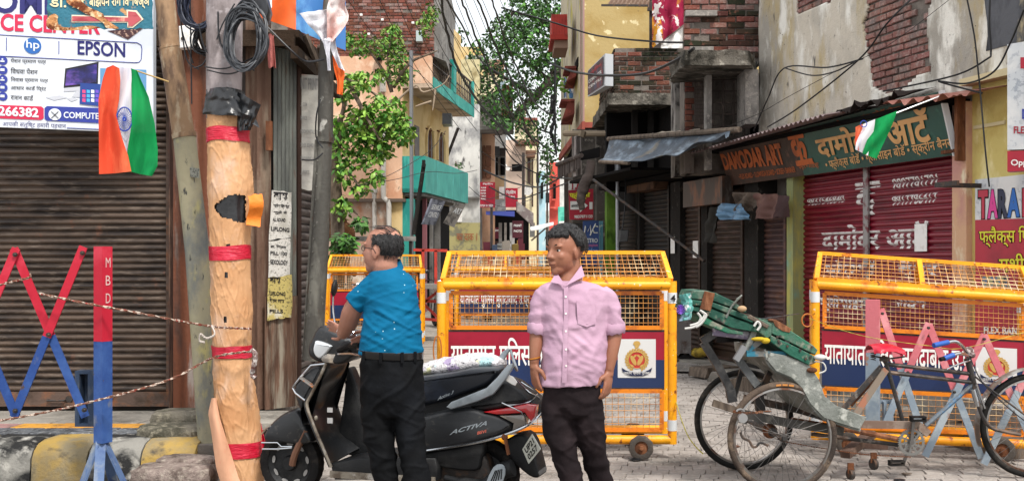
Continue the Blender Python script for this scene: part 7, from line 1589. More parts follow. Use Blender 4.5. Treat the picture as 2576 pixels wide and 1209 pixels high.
def copytree(o,parent=None):
    c=o.copy();COL.objects.link(c);c.parent=parent
    for ch in o.children: copytree(ch,c)
    return c
mb0=motorbike();lbs=('parked motorcycle nearest the riveted post behind the distant barricade','parked motorcycle with its mirrors under the monkeys rail','parked motorcycle hidden mostly by the blue shirted man','motorcycle standing beside the red frame trolley','motorcycle parked behind the mesh of the distant barricade','last motorcycle before the dark open shop')
for i,(px,dd,yw) in enumerate(((860,20.2,1.9),(905,20.6,2.1),(960,20.9,1.7),(1115,24,1.9),(1200,27,2.0),(1275,29,1.5))):
    o=mb0 if i == 0 else copytree(mb0);o.location=(P(px,0,dd).x,dd,0);o.rotation_euler=(0,0,yw);o['label']=lbs[i]
# stalls and clutter glimpsed through the mesh
ST=thing('covered_stall','low stall counter stacked with cartons before the dark open shop','stall',P(1270,700,36));random.seed(17)
b=MB();b.box(P(1215,735,36),P(1330,672,37));build(b,'counter',M('stall_wood','#6f4a3a',.85,layers=[('#8c7a6a',(3,3,3),.5,.62)]),ST)
b=MB();b.box(P(1210,672,35.8),P(1335,666,37.2));build(b,'counter_top',m_conc,ST)
for i in range(9):
    px=1215+i*12+rnd(-2,2);h=rnd(10,26);b=MB();b.box(P(px,666,36.1),P(px+rnd(8,12),666-h,36.6))
    tag(build(b,'carton',M('carton%d' % (i % 3),('#8d6a4c','#9c3c34','#b5b0a4')[i % 3],.8),org=P(px,666,36.1)),('first','second','third','fourth','fifth','sixth','seventh','eighth','ninth')[i]+' box from the leaning stick side on the stall counter in the lane','box')
# ================================================================ cycle rickshaw
RK=Frame((1.70,7.49,0),radians(3.5))
KT=thing('cycle_rickshaw','cycle rickshaw with a green wooden seat, grey footboard and red saddle cover','cycle rickshaw',(1.70,7.49,0))
def k(px,py,y=0.): return RK.pw(px,py,y)
m_tyre=M('tyre_dusty','#574b42',.9,layers=[('#3a332f',(5,5,5),.48,.64),('#7a6a5a',(12,12,12),.54,.7)],bump=(110,.5));m_tyrek=M('tyre_black','#222120',.85,layers=[('#4a433d',(6,6,6),.54,.7)],bump=(110,.5))
m_spoke=M('spoke','#6f6c6a',.4,.8);m_rim=M('rim_steel','#8c8a87',.35,.8,layers=[('#6b4a38',(9,9,9),.52,.66)]);m_frm=M('frame_worn','#2e2c2b',.5,.2,layers=[('#5e4c40',(9,9,9),.5,.62),('#7d7770',(14,14,14),.6,.68)],bump=(40,.15))
def spoked(cx,cy,cz,R,yaw_,tm,tr=.021,n=36,name='wheel'):
    f=Frame((0,0,0),yaw_);c=Vector((cx,cy,cz));ax=f.y
    def at(r,a,h=0): return c+f.x*(cos(a)*r)+Vector((0,0,sin(a)*r))+ax*h
    b=MB();N=88;prof=[(tr*cos(t),tr*sin(t)) for t in [2*pi*j/10 for j in range(10)]]
    rings=[[at(R-tr+u*(1.06 if (i % 2 and u > tr*.5) else 1),2*pi*i/N,v) for u,v in prof] for i in range(N)]
    b.rings(rings,cap=False,closed_v=True);b.f=[tuple(reversed(f_)) for f_ in b.f];W_=build(b,name,tm,KT,auto=80)
    b=MB();prof=[(-.004,-.014),(.008,-.012),(.012,0),(.008,.012),(-.004,.014),(-.008,0)]
    rings=[[at(R-2*tr-.004+u,2*pi*i/60,v) for u,v in prof] for i in range(60)];b.rings(rings,cap=False,closed_v=True);build(b,'rim',m_rim,W_)
    b=MB()
    for i in range(n):
        a=2*pi*i/n;s_=1 if i % 2 else -1;a2=a+(.9 if (i // 2) % 2 else -.9);b.tube([at(.022,a2,s_*.028),at(R-2*tr-.006,a,0)],.0013,4)
    build(b,'spokes',m_spoke,W_,kind='stuff')
    b=MB();b.lathe(c,ax,[(0,-.045),(.012,-.045),(.014,-.033),(.026,-.03),(.026,-.024),(.015,-.02),(.015,.02),(.026,.024),(.026,.03),(.014,.033),(.012,.045),(0,.045)],16);build(b,'hub',m_iron,W_)
    return W_
near=RK.w(0,-.39,.356);far=RK.w(-.035,.39,.356)
spoked(near.x,near.y,.356,.356,RK.yaw,m_tyre);spoked(far.x,far.y,.356,.356,RK.yaw,m_tyrek)
fw=RK.w(1.855,0,.356);spoked(fw.x,fw.y,.356,.356,RK.yaw-radians(4),m_tyrek)
b=MB();b.tube([RK.w(0,-.44,.356),RK.w(-.03,.44,.356)],.014,8);b.tube([RK.w(0,-.2,.356),RK.w(0,.2,.356)],.03,10);build(b,'rear_axle',m_frm,KT)
b=MB();b.ell(RK.w(0,-.12,.356),.05,.06,.05,12,8);build(b,'axle_bearing',m_rust,KT)
def tb(pts,r,m_,nm,n=8,sm=0):
    q_=[k(*p) for p in pts];b=MB();b.tube(smooth(q_,sm,False) if sm else q_,r,n);return build(b,nm,m_,KT)
def fb(pts,w,t,m_,nm):
    b=MB();q_=[k(*p) for p in pts]
    for a,c in zip(q_,q_[1:]): b.bar(a,c,t,w,up=RK.y) if False else b.bar(a,c,w,t,up=RK.y)
    return build(b,nm,m_,KT)
m_fp=M('tube_paint','#33302f',.45,.3,layers=[('#6b5a4e',(7,7,7),.5,.64)],bump=(40,.12));m_tblue=M('tube_bluegrey','#5f676e',.5,.2,layers=[('#2f6a94',(7,7,7),.52,.6),('#4b433e',(9,9,9),.56,.68)],bump=(40,.2))
tb([(2230,915),(2438,939)],.014,m_fp,'top_tube');tb([(2238,936),(2446,961)],.014,m_fp,'middle_tube');tb([(2226,905),(2272,1064)],.0145,m_frm,'seat_tube')
tb([(2446,966),(2328,1070)],.016,m_tblue,'down_tube');tb([(2328,1070),(2292,1111)],.016,m_frm,'down_tube')
fb([(2118,1030,-.05),(2216,922,-.02)],.035,.014,m_frm,'seat_stay');fb([(2152,1040,-.12),(2228,928,-.03)],.045,.012,M('stay_brown','#6f6357',.7,layers=[('#8a5a44',(7,7,7),.52,.62)]),'seat_stay');tb([(2140,1020,.05),(2220,930,.02)],.01,m_rust,'thin_stay')
tb([(2224,910),(2222,893)],.012,m_rust,'seat_post')
fb([(2155,1066,-.03),(2308,1068,-.03),(2334,1090,-.03)],.05,.03,M('guard_brown','#6b574b',.7,layers=[('#857569',(7,7,7),.5,.62)]),'chain_guard')
tb([(1990,1055,-.1),(2130,1078,-.06),(2262,1104,-.02)],.018,m_rust,'lower_tube');tb([(2040,1090,.05),(2262,1118,.0)],.014,m_frm,'lower_tube')
fb([(1850,1036,-.2),(1980,1062,-.2),(2120,1084,-.2)],.055,.03,M('beam_grey','#4c4a47',.8,layers=[('#6f6b64',(7,7,7),.5,.62)]),'side_beam');fb([(1870,1000,.3),(2010,1030,.3),(2125,1064,.3)],.05,.03,m_frm,'side_beam')
fb([(1793,1012,-.25),(1848,1030,-.25)],.045,.03,m_wood,'wooden_lever')
# chainring, cranks, pedals, chain
cr=k(2292,1111,-.05);b=MB();n=28
b.disc(cr,RK.y,.072,.088,.005,40)
for i in range(40): a=2*pi*i/40;b.cbox((0,0,0),(.007,.004,.007),Frame(cr+RK.x*cos(a)*.091+Vector((0,0,sin(a)*.091)),RK.yaw))
b.disc(cr,RK.y,.0,.028,.008,20)
for i in range(10): a=2*pi*i/10;p0_,p1_=(cr+(RK.x*cos(a)+Vector((0,0,sin(a))))*.026),(cr+(RK.x*cos(a+.18)+Vector((0,0,sin(a+.18))))*.074);b.bar(p0_,p1_,.014,.004,up=RK.y)
b.disc(cr,RK.y,.046,.052,.005,30);build(b,'chainring',M('chainring','#7e7d7a',.4,.6),KT)
b=MB();b.bar(k(2292,1111,-.07),k(2297,1054,-.07),.02,.014,up=RK.y);b.bar(k(2292,1111,.05),k(2270,1168,.05),.02,.014,up=RK.y);b.disc(k(2292,1111,-.075),RK.y,0,.016,.02,14);build(b,'crank',m_spoke,KT,kind='stuff')
for px,py,y in ((2308,1052,-.1),(2254,1163,-.02)):
    b=MB();c_=k(px,py,y);f=Frame(c_,RK.yaw);b.cbox((0,0,.012),(.1,.05,.012),f);b.cbox((0,0,-.012),(.1,.05,.012),f);b.cbox((-.045,0,0),(.008,.05,.02),f);b.cbox((.045,0,0),(.008,.05,.02),f);build(b,'pedal',m_black,KT)
b=MB();q1=[k(2290,1148,-.05),k(2180,1142,-.05),k(2080,1128,-.05),k(1965,1108,-.05)]
pts=smooth(q1,20,False)
for i in range(0,len(pts)-1): b.bar(pts[i],Vector(pts[i]).lerp(Vector(pts[i+1]),.7),.008,.006)
build(b,'chain',m_rust,KT,kind='stuff')
# head, fork, fender
b=MB();b.tube([k(2434,905),k(2450,972)],.021,12);b.tube([k(2433,901),k(2434.5,908)],.026,12);b.tube([k(2449,966),k(2451,976)],.027,12);build(b,'head_tube',m_fp,KT)
b=MB();b.tube([k(2450,974),k(2462,1012)],.03,12);b.tube([k(2446,978,-.05),k(2458,1020,-.05)],.018,10);build(b,'fork_crown',m_chr,KT)
for y in (-.055,.055):
    tb([(2458,1008,y),(2470,1045,y),(2492,1074,y),(2530,1085,y),(fwx := 2566,1092,y)],.013,m_fp,'fork_leg',8,4)
    tb([(2452,946,y*.8),(2500,985,y),(2582,1046,y)],.007,m_fp,'fork_strut',6)
    tb([(2455,965,y),(2476,1026,y)],.009,m_chr,'brake_rod',6)
b=MB()
def fend(u,v):
    a=radians(60+140*u);R=.386+.012*(1-(2*v-1) ** 2)+.02*max(0,(u-.9)) ;return fw+RK.x*(cos(a)*R)+Vector((0,0,sin(a)*R))+RK.y*((v-.5)*.075)
b.grid(fend,34,6,.002);build(b,'mudguard',M('mudguard_rust','#6c5f55',.4,.5,layers=[('#9c9a96',(6,6,6),.46,.58),('#5c4032',(9,9,9),.55,.66)]),KT)
b=MB();b.bar(k(2500,958),k(2547,938),.03,.008,up=(0,0,1));build(b,'mudguard_tip',m_chr,KT)
# handlebar, grips, bell, brake
m_grip=M('grip_blue','#1f4f9c',.5)
tb([(2380,861,-.28),(2402,858,-.25),(2422,872,-.14),(2436,895,0)],.0115,m_chr,'handlebar',8,4);tb([(2395,893,-.34),(2412,888,-.3),(2432,893,-.1),(2436,895,0)],.0115,m_chr,'handlebar',8,4)
tb([(2348,868,-.32),(2384,860,-.28)],.017,m_grip,'grip',10);tb([(2374,901,-.36),(2398,892,-.34)],.017,m_grip,'grip',10);tb([(2364,903,-.37),(2376,900,-.36)],.014,m_black,'grip_end',10)
tb([(2380,928,-.2),(2410,915,-.15),(2440,905,-.02)],.006,m_chr,'brake_rod',6,3)
b=MB();b.ell(k(2436,882),.035,.035,.03,14,9);b.ell(k(2444,892,-.03),.025,.02,.022,10,7);b.tube([k(2436,880),k(2435,915)],.016,8);build(b,'stem_binding',M('binding','#5c4a48',.7,layers=[('#b5a9a4',(40,40,40),.5,.56)],bump=(60,.6)),KT)
m_cb2=m_cab2;tb([(2440,900,-.04),(2470,960,-.08),(2530,1020,-.06),(2580,1060,-.05)],.004,m_cb2,'brake_cable',5,4)
# saddle
b=MB()
def sad(u,v):
    x=u;w=.11*(1-x) ** .7*(1 if x < .99 else .2)+.028;a=pi*v;c_=k(2186+88*x,882-8*sin(x*3)+8*x*x)
    w *= (.6+.4*min(1,x*8));return c_+RK.y*(-cos(a)*w)+Vector((0,0,sin(a)*(.052-.012*x)-.012+.004*nz1((u*9,v*9,0))))
b.grid(sad,18,12,.004);build(b,'saddle_cover',M('cover_red','#b3122c',.3,layers=[('#d2384c',(9,9,9),.56,.68)],bump=(24,.3),ridge=(14,.4)),KT)
b=MB()
for y in (-.06,.06):
    pts=[k(2196,905,y)+Vector((.016*cos(t),.016*sin(t),.0022*t)) for t in [j*.6 for j in range(42)]];b.tube(pts,.003,4)
b.tube([k(2190,893,-.07),k(2230,902,-.02),k(2275,896,0)],.006,5);b.tube([k(2190,893,.07),k(2230,902,.02),k(2275,896,0)],.006,5);b.cbox((0,0,0),(.05,.05,.03),Frame(k(2224,902),RK.yaw));build(b,'saddle_springs',m_iron,KT)
# footboard sheet
m_fbd=M('footboard_grey','#7b7e79',.7,layers=[('#5f635d',(3,3,3),.46,.62),('#a9aaa3',(14,14,14),.55,.68),('#5c564e',(9,9,9),.64,.7)],bump=(34,.45))
prof=smooth([RK.px(*p,-.38) for p in ((1926,878),(1930,905),(1950,928),(1988,945),(2016,972),(2036,1010),(2070,1046),(2116,1062),(2162,1076))],4,False)
b=MB();b.grid(lambda u,v: RK.w(prof[int(u*(len(prof)-1)+.5)][0],-.38+.74*v,prof[int(u*(len(prof)-1)+.5)][1]+.004*nz1((u*12,v*8,0))),len(prof)-1,14,.012);o=build(b,'footboard',m_fbd,KT,auto=75)
b=MB();b.tube([RK.w(p[0],-.385,p[1]-.01) for p in prof],.012,6);build(b,'footboard_edge',m_fbd,KT)
gpx=[RK.px(*p,-.4) for p in ((1936,886),(1975,893),(2034,917),(2058,953),(2072,994),(2100,1018),(2178,1048),(2160,1078),(2116,1065),(2070,1049),(2036,1013),(2016,975),(1988,948),(1950,932),(1928,905))]
b=MB();b.prism(gpx,-.412,-.398,RK,.003);build(b,'side_panel',m_fbd,KT)
# bed frame struts
m_bd=M('strut_black','#2b2b2c',.5,.2,layers=[('#4c4a48',(6,6,6),.5,.64)],bump=(40,.2));m_tl=M('teal_worn','#2b6c80',.6,layers=[('#6b6a66',(9,9,9),.48,.56)],bump=(40,.3))
fb([(1768,860,-.25),(1806,920,-.25),(1836,978,-.25)],.05,.03,m_bd,'rear_strut');fb([(1836,978,-.25),(1842,1010,-.25)],.06,.03,m_bd,'rear_strut');fb([(1852,898,-.3),(1904,968,-.3)],.05,.03,M('strut_grey','#4d4f50',.6,layers=[('#6d6e6c',(8,8,8),.5,.62)]),'rear_strut');fb([(1904,968,-.3),(1912,1030,-.2)],.06,.035,m_bd,'rear_strut')
fb([(1764,858,-.27),(1796,838,-.27)],.05,.04,m_bd,'frame_knuckle');fb([(1800,850,.2),(1880,845,.2)],.06,.05,m_dark,'bed_rail');fb([(1880,860,.25),(1960,960,.25)],.06,.04,m_bd,'inner_strut')
fb([(1950,905,.1),(1905,1000,.1)],.04,.03,m_frm,'inner_strut');fb([(1872,905,.25),(1846,1000,.28)],.03,.02,m_bd,'inner_strut')
tb([(1793,832,-.3),(1884,843,-.3)],.03,M('roll_purple','#8f87a0',.8,layers=[('#cfcbd4',(14,4,14),.5,.6)],bump=(20,.4)),'cloth_roll',10)
fb([(1905,812,-.38),(1877,880,-.38)],.035,.02,m_fbd,'seat_upright');fb([(1922,850,-.38),(1876,882,-.38)],.035,.02,m_tl,'seat_brace');fb([(1877,889,-.38),(1976,889,-.38)],.034,.02,m_tl,'arm_rail');fb([(1984,838,-.4),(1974,878,-.4)],.032,.015,m_tl,'plank_strap')
fb([(1872,870,-.38),(1850,905,-.38)],.04,.03,M('knuckle_grey','#77787a',.6),'frame_knuckle')
# green seat boards
m_gn=M('seat_green','#1f5645',.65,layers=[('#1a4438',(3,3,3),.44,.6),('#55685a',(7,7,7),.53,.6),('#7c7466',(14,14,14),.58,.64),('#2c2a28',(9,9,9),.62,.68)],bump=(30,.35));m_gn2=M('seat_green_worn','#4c6658',.75,layers=[('#2b6a52',(4,4,4),.48,.6),('#8a877a',(9,9,9),.56,.66)],bump=(34,.5))
def gp(pts,y0,y1,m_,nm,bev=.005): b=MB();b.prism([RK.px(*p,y0) for p in pts],y0,y1,RK,bev);return build(b,nm,m_,KT)
gp(((1736,748),(1744,731),(1775,730),(1800,736),(1846,758),(1878,784),(1872,786),(1838,772),(1790,756),(1738,751)),-.42,-.05,m_gn,'back_board')
gp(((1731,766),(1735,753),(1790,759),(1836,775),(1872,790),(1898,806),(1892,812),(1850,796),(1790,772)),-.43,-.05,m_gn,'back_board');gp(((1726,778),(1730,768),(1790,775),(1848,799),(1890,815),(1918,822),(1915,836),(1870,830),(1840,824),(1800,806),(1765,786)),-.42,-.05,m_gn,'back_board')
gp(((1762,790),(1798,809),(1838,827),(1870,834),(1868,842),(1830,838),(1766,812),(1758,798)),-.41,.0,m_gn2,'seat_rail');gp(((1772,731),(1798,737),(1787,782),(1760,776)),-.437,-.431,m_rust,'rust_patch',.001)
gp(((1908,800),(1925,806),(1942,815),(1940,846),(1928,850),(1905,832)),-.42,.1,m_gn2,'seat_corner');gp(((1948,806),(1990,832),(2045,868),(2057,880),(2050,892),(1990,862),(1940,838),(1942,818)),-.42,.25,m_gn2,'seat_plank');gp(((1938,842),(1990,866),(2050,896),(2052,912),(2034,918),(1985,893),(1936,858)),-.425,.25,m_gn,'seat_plank')
gp(((1944,806),(1950,803),(1990,826),(1986,836),(1968,832),(1950,820)),-.426,-.3,m_rust,'worn_edge',.002)
gp(((1886,790),(1935,818),(1930,826),(1880,800)),-.435,-.2,m_wood,'wooden_strip')
for px,py in ((1955,846),(1958,857),(1960,862),(1980,870),(2026,902),(2042,872),(2012,880),(1962,845),(2038,898)): b=MB();b.disc(k(px,py,-.429),RK.y,0,.008,.01,8);build(b,'bolt',m_iron,KT)
b=MB();b.ell(k(1866,776,-.45),.03,.02,.02,10,7);build(b,'cloth_stub',M('stub','#a58a6c',.8),KT)
m_wst=M('strip_white','#b9b8b4',.7)
for pts in (((1754,786),(1762,800),(1748,820),(1722,826)),((1760,780),(1772,790),(1758,810),(1735,818)),((1765,785),(1776,792),(1764,812),(1750,822))): tb([(p[0],p[1],-.45) for p in pts],.008,m_wst,'white_strip',6,4)
tb([(1862,745,-.44),(1840,770,-.44),(1826,798,-.43)],.007,m_fbd,'tie_rope',6,3)
tb([(1852,752,-.44),(1866,742,-.44)],.005,m_fbd,'tie_rope',6);tb([(1896,820,-.44),(1905,808,-.44),(1912,818,-.44),(1904,830,-.44)],.008,m_wst,'tie_rope',6,3)
b=MB();b.grid(lambda u,v: k(1708+26*u+8*sin(v*3),742+66*v-6*u,-.44-.04*sin(u*3))+Vector((.015*nz1((u*6,v*6,1)),.02*nz1((u*6,v*6,4)),0)),10,16,.003);build(b,'net_cloth',M('net_teal','#5c9a94',.8,layers=[('#8c8fae',(6,6,6),.48,.56),('#c4c6c8',(20,20,20),.55,.62)],bump=(40,.6)),KT)
b=MB()
for i in range(12): a=2*pi*i/12;b.bar(k(1712,778,-.46),k(1712+12*cos(a),778+12*sin(a),-.47),.012,.004)
build(b,'ribbon_rosette',M('rosette','#6a3fa8',.5),KT)
b=MB();b.ell(k(2062,898,-.44),.04,.03,.02,12,8);b.tube(smooth([k(2048,908,-.44),k(2070,912,-.45),k(2076,930,-.45),k(2060,938,-.45)],4,False),.005,5);build(b,'paper_scrap',m_wst,KT)
b=MB();b.ell(k(2042,930,-.42),.035,.02,.018,12,7);build(b,'rusty_hook',m_rust,KT)
b=MB();b.ell(k(1908,852,-.42),.05,.02,.014,12,7);b.ell(k(1925,856,-.42),.03,.02,.02,12,7);build(b,'yellow_rag',M('rag_yellow','#b59a2c',.8,bump=(30,.6)),KT)
# lock and spring by the wheel
b=MB();b.disc(k(1867,1050,-.46),RK.y,0,.03,.03,20);b.tube([k(1862+9*cos(t),1034-6*sin(t),-.46) for t in [pi*j/8 for j in range(9)]],.006,6);build(b,'padlock',M('lock_steel','#9a9a9a',.35,.6),KT)
b=MB()
pts=smooth([k(1846,1034,-.45),k(1880,1038,-.46),k(1920,1034,-.44)],6,False)
for i in range(len(pts)-1): b.tube([Vector(pts[i])+Vector((.006*cos(t),.006*(i % 2)*sin(t),.006*sin(t))) for t in [2*pi*j/8 for j in range(8)]],.003,4,closed=True)
build(b,'lock_chain',m_rust,KT,kind='stuff');tb([(1862,1086,-.43),(1868,1100,-.43),(1884,1108,-.43),(1892,1122,-.43),(1902,1122,-.43),(1912,1112,-.43),(1932,1120,-.43)],.008,m_frm,'brake_lever',6,3)
b=MB()
for i,ch in enumerate((0,1,2)):
    a0=radians(98-i*7)
    b.grid(lambda u,v: near+RK.x*(cos(a0-u*.1)*(.337+.0))+Vector((0,0,sin(a0-u*.1)*(.337)))+(RK.x*cos(a0-u*.1)+Vector((0,0,sin(a0-u*.1))))*((v-.5)*.012)-RK.y*.0225,4,2)
build(b,'tyre_marking',M('tyre_orange','#b5783c',.7),KT)
# ================================================================ scooter
SK=Frame((-.187,6.635,0),radians(-17))
ST_=thing('motor_scooter','black motor scooter with silver grab rail and red tail lamp under the blue shirted man','scooter',(-.6,6.8,0))
m_sb=M('scooter_black','#17191c',.42,layers=[('#1d1f22',(3,3,3),.5,.7),('#3a3835',(30,30,30),.58,.7),('#45413c',(4,4,4),.6,.8)],coat=.12,bump=(60,.04));m_sm=M('scooter_matt','#161719',.55,layers=[('#2c2c2c',(6,6,6),.5,.68)],bump=(80,.15));m_seat=M('seat_vinyl','#0f141c',.45,layers=[('#1a2230',(3,3,3),.46,.62)],bump=(90,.12),coat=.08)
m_sil=M('silver_plastic','#8f979d',.4,.3,layers=[('#6f767c',(5,5,5),.5,.66)]);m_lens=M('lamp_clear','#c9ced2',.08,.2,coat=1.);m_redl=M('lamp_red','#b0101c',.15,coat=1.);m_ind=M('lamp_indicator','#6c6660',.15,coat=1.,layers=[('#a89c8c',(9,9,9),.5,.6)])
def s2(pts,y=0.): return [SK.px(*p,y) for p in pts]
def spf(pts,y0,y1,m_,nm,r=.03,sm=3,ym=None,par=None,n=4): b=MB();pl_=s2(pts,y0 if ym is None else ym);b.puff(smooth(pl_,sm) if sm else pl_,y0,y1,SK,r,n);return build(b,nm,m_,par or ST_,auto=50)
def stb(pts,r,m_,nm,sm=4,n=8,par=None): b=MB();q_=[SK.pw(p[0],p[1],p[2]) for p in pts];b.tube(smooth(q_,sm,False) if sm else q_,r,n);return build(b,nm,m_,par or ST_)
def swheel(x,nm,slots=True):
    c=SK.w(x,0,.217);b=MB();N=64
    prof=[(.15,-.04),(.18,-.048),(.205,-.04),(.217,0),(.205,.04),(.18,.048),(.15,.04)]
    rings=[[c+SK.y*h+(SK.x*cos(2*pi*i/N)+Vector((0,0,sin(2*pi*i/N))))*(r-(.003 if i % 2 and r > .2 else 0)) for r,h in prof] for i in range(N)]
    b.rings(rings,cap=False,closed_v=True);b.f=[tuple(reversed(f)) for f in b.f];W_=build(b,nm,m_black,ST_)
    b=MB();b.lathe(c,SK.y,[(.152,-.035),(.145,-.03),(.12,-.012),(.05,-.02),(.04,-.045),(0,-.045),(0,.045),(.04,.045),(.12,.012),(.152,.035)],36);build(b,'rim',m_sm,W_)
    if slots:
        for i in range(9):
            a=2*pi*i/9+.2;b=MB();cc=c+(SK.x*cos(a)+Vector((0,0,sin(a))))*.118-SK.y*.022
            e1=(SK.x*-sin(a)+Vector((0,0,cos(a))));e2=(SK.x*cos(a)+Vector((0,0,sin(a))))
            b.poly([cc+e1*.024*cos(t)+e2*.011*sin(t) for t in [2*pi*j/12 for j in range(12)]][::-1]);build(b,'rim_slot',M('slot_pale','#8f8d8a',.5),W_)
    return W_
swheel(-1.25,'front_wheel');swheel(.03,'rear_wheel',False)
# fork, front mudguard
stb([(770,1080,-.08),(742,1140,-.08),(735,1168,-.07)],.022,M('fork_brown','#6b4c3c',.6,.2),'fork_leg',3);stb([(770,1080,.08),(742,1140,.08),(735,1168,.07)],.022,m_iron,'fork_leg',3)
spf(((659,1100),(664,1083),(682,1060),(708,1040),(739,1028),(758,1046),(770,1075),(779,1092),(783,1113),(750,1120),(705,1114),(668,1112)),-.1,.09,m_sb,'front_mudguard',.05)
stb([(658,1112,-.105),(698,1112,-.11),(708,1122,-.11),(735,1122,-.1)],.006,m_chr,'mudguard_trim',0);stb([(660,1128,-.105),(700,1128,-.11),(734,1125,-.1)],.006,m_chr,'mudguard_trim',0);stb([(658,1090,-.05),(668,1078,-.08),(680,1072,-.1)],.005,m_chr,'mudguard_trim',3)
# nose and leg shield
spf(((779,918),(812,914),(822,918),(806,960),(778,1000),(770,1035),(775,1075),(758,1048),(742,1018),(734,978),(750,948)),-.17,.17,m_sb,'nose_panel',.07)
N_=[SK.px(*p,-.19) for p in ((818,915),(806,944),(778,996),(772,1020),(790,1072),(813,1126),(832,1172))]
F_=[SK.px(*p,.19) for p in ((880,928),(868,958),(850,1008),(862,1052),(885,1092),(915,1106),(934,1112))]
N2=smooth(N_,5,False);F2_=smooth(F_,5,False)
def shield(u,v,off=0.):
    i=u*(len(N2)-1);a=min(int(i),len(N2)-2);t=i-a
    n0=(N2[a][0]*(1-t)+N2[a+1][0]*t,N2[a][1]*(1-t)+N2[a+1][1]*t);f0=(F2_[a][0]*(1-t)+F2_[a+1][0]*t,F2_[a][1]*(1-t)+F2_[a+1][1]*t)
    x=n0[0]*(1-v)+f0[0]*v;z=n0[1]*(1-v)+f0[1]*v;return SK.w(x-.05*sin(pi*v)*(1-u*.5)+off,-.19+.38*v,z)
b=MB();b.grid(lambda u,v: shield(u,v),len(N2)-1,14,.018);build(b,'leg_shield',m_sb,ST_,auto=60)
m_rail=M('rail_dirty','#8d8578',.5,.4,layers=[('#5f5347',(9,9,9),.46,.6),('#b5b0a8',(14,14,14),.56,.68)])
stb([(820,912,-.2),(806,944,-.21),(780,996,-.21),(772,1020,-.21),(790,1072,-.21),(813,1126,-.21),(833,1174,-.21)],.0095,m_rail,'guard_rail',4)
stb([(866,950,.2),(880,990,.2),(898,1050,.2),(913,1104,.2)],.008,m_chr,'guard_rail',4);stb([(820,914,-.2),(783,918,-.19),(756,948,-.17),(736,974,-.15),(744,988,-.16),(768,1006,-.19)],.008,m_chr,'crash_guard',0)
b=MB();b.bar(SK.pw(756,948,-.18),SK.pw(790,972,-.2),.012,.028,up=SK.y);build(b,'guard_plate',M('plate_orange','#8c8782',.4,.5,layers=[('#b5744a',(9,9,9),.56,.6)]),ST_)
for pts in (((792,1096),(796,1090),(800,1108),(797,1116)),): b=MB();b.ell(SK.pw(795,1050,-.21),.012,.012,.016,10,7);build(b,'rail_clamp',m_rail,ST_)
for py,h in ((1022,12),(1048,14)): b=MB();c_=SK.pw(857,py,.05);b.cbox((0,0,0),(.035,.006,h/420),Frame(c_-SK.y*.15,SK.yaw));build(b,'sticker',m_white,ST_)
spf(((872,930),(884,935),(905,1000),(930,1100),(960,1110),(960,1150),(860,1140),(850,1100),(862,1010)),.1,.2,m_sm,'inner_box',.02)
# floorboard
spf(((829,1166),(900,1150),(1095,1150),(1100,1176),(1098,1208),(840,1206)),-.2,.2,m_sm,'floorboard',.02,0)
b=MB();a,c=SK.px(832,1178,-.2),SK.px(1095,1178,-.2);b.box((a[0],-.215,a[1]-.05),(c[0],-.19,a[1]-.01),SK);build(b,'floorboard_trim',m_rail,ST_)
b=MB();b.grid(lambda u,v: SK.w(a[0]+.06+(.34)*u,-.15+.28*v,SK.px(860,1166,0)[1]+.045+.012*nz1((u*6,v*6,0))+.03*(u-.5) ** 2),14,12,.006);build(b,'floor_mat',M('mat_blueblack','#232c36',.45,bump=(20,.5)),ST_)
# handlebar cowl, lamps
spf(((794,850),(806,826),(822,817),(865,834),(900,856),(908,870),(905,886),(866,910),(812,908),(788,894),(786,868)),-.2,.12,m_sb,'handlebar_cowl',.06,3,-.12)
spf(((868,858),(900,858),(908,872),(904,888),(868,912),(846,910),(850,890)),-.26,-.12,m_sm,'switch_cowl',.03,3,-.2)
b=MB();b.disc(SK.pw(880,884,-.263),SK.y,0,.012,.004,14);build(b,'mirror_socket',m_dark,ST_)
spf(((789,864),(795,856),(829,868),(828,876),(806,900),(792,895),(786,880)),-.225,-.16,m_lens,'headlight',.02,3);spf(((806,902),(822,889),(864,897),(854,912),(818,912)),-.235,-.17,m_ind,'indicator',.012,2)
stb([(852,880,-.26),(880,868,-.34),(905,868,-.42)],.017,m_black,'handle_grip',0,10);stb([(850,890,-.27),(880,888,-.36),(905,892,-.42)],.006,m_chr,'brake_lever',0,6)
b=MB();c_=SK.pw(884,841,-.3);b.grid(lambda u,v: SK.pw(866+34*u,820+38*v+4*sin(u*3),-.3+.0),8,8,.012);
bb=MB();bb.prism(smooth(s2(((868,828),(874,818),(892,834),(902,848),(900,858),(884,860),(870,848)),-.28),3),-.29,-.275,SK,.003);build(bb,'mirror',M('mirror_sky','#b9c6d4',.05,1.),ST_)  # reflected pale sky is put into the mirror's base colour
stb([(846,828,.2),(838,785,.22),(838,745,.22)],.006,m_chr,'mirror_stem',3,6);bb=MB();bb.ell(SK.pw(841,724,.22),.02,.05,.055,14,9,Matrix.Rotation(radians(8),3,'Y'));build(bb,'mirror',m_sm,ST_)
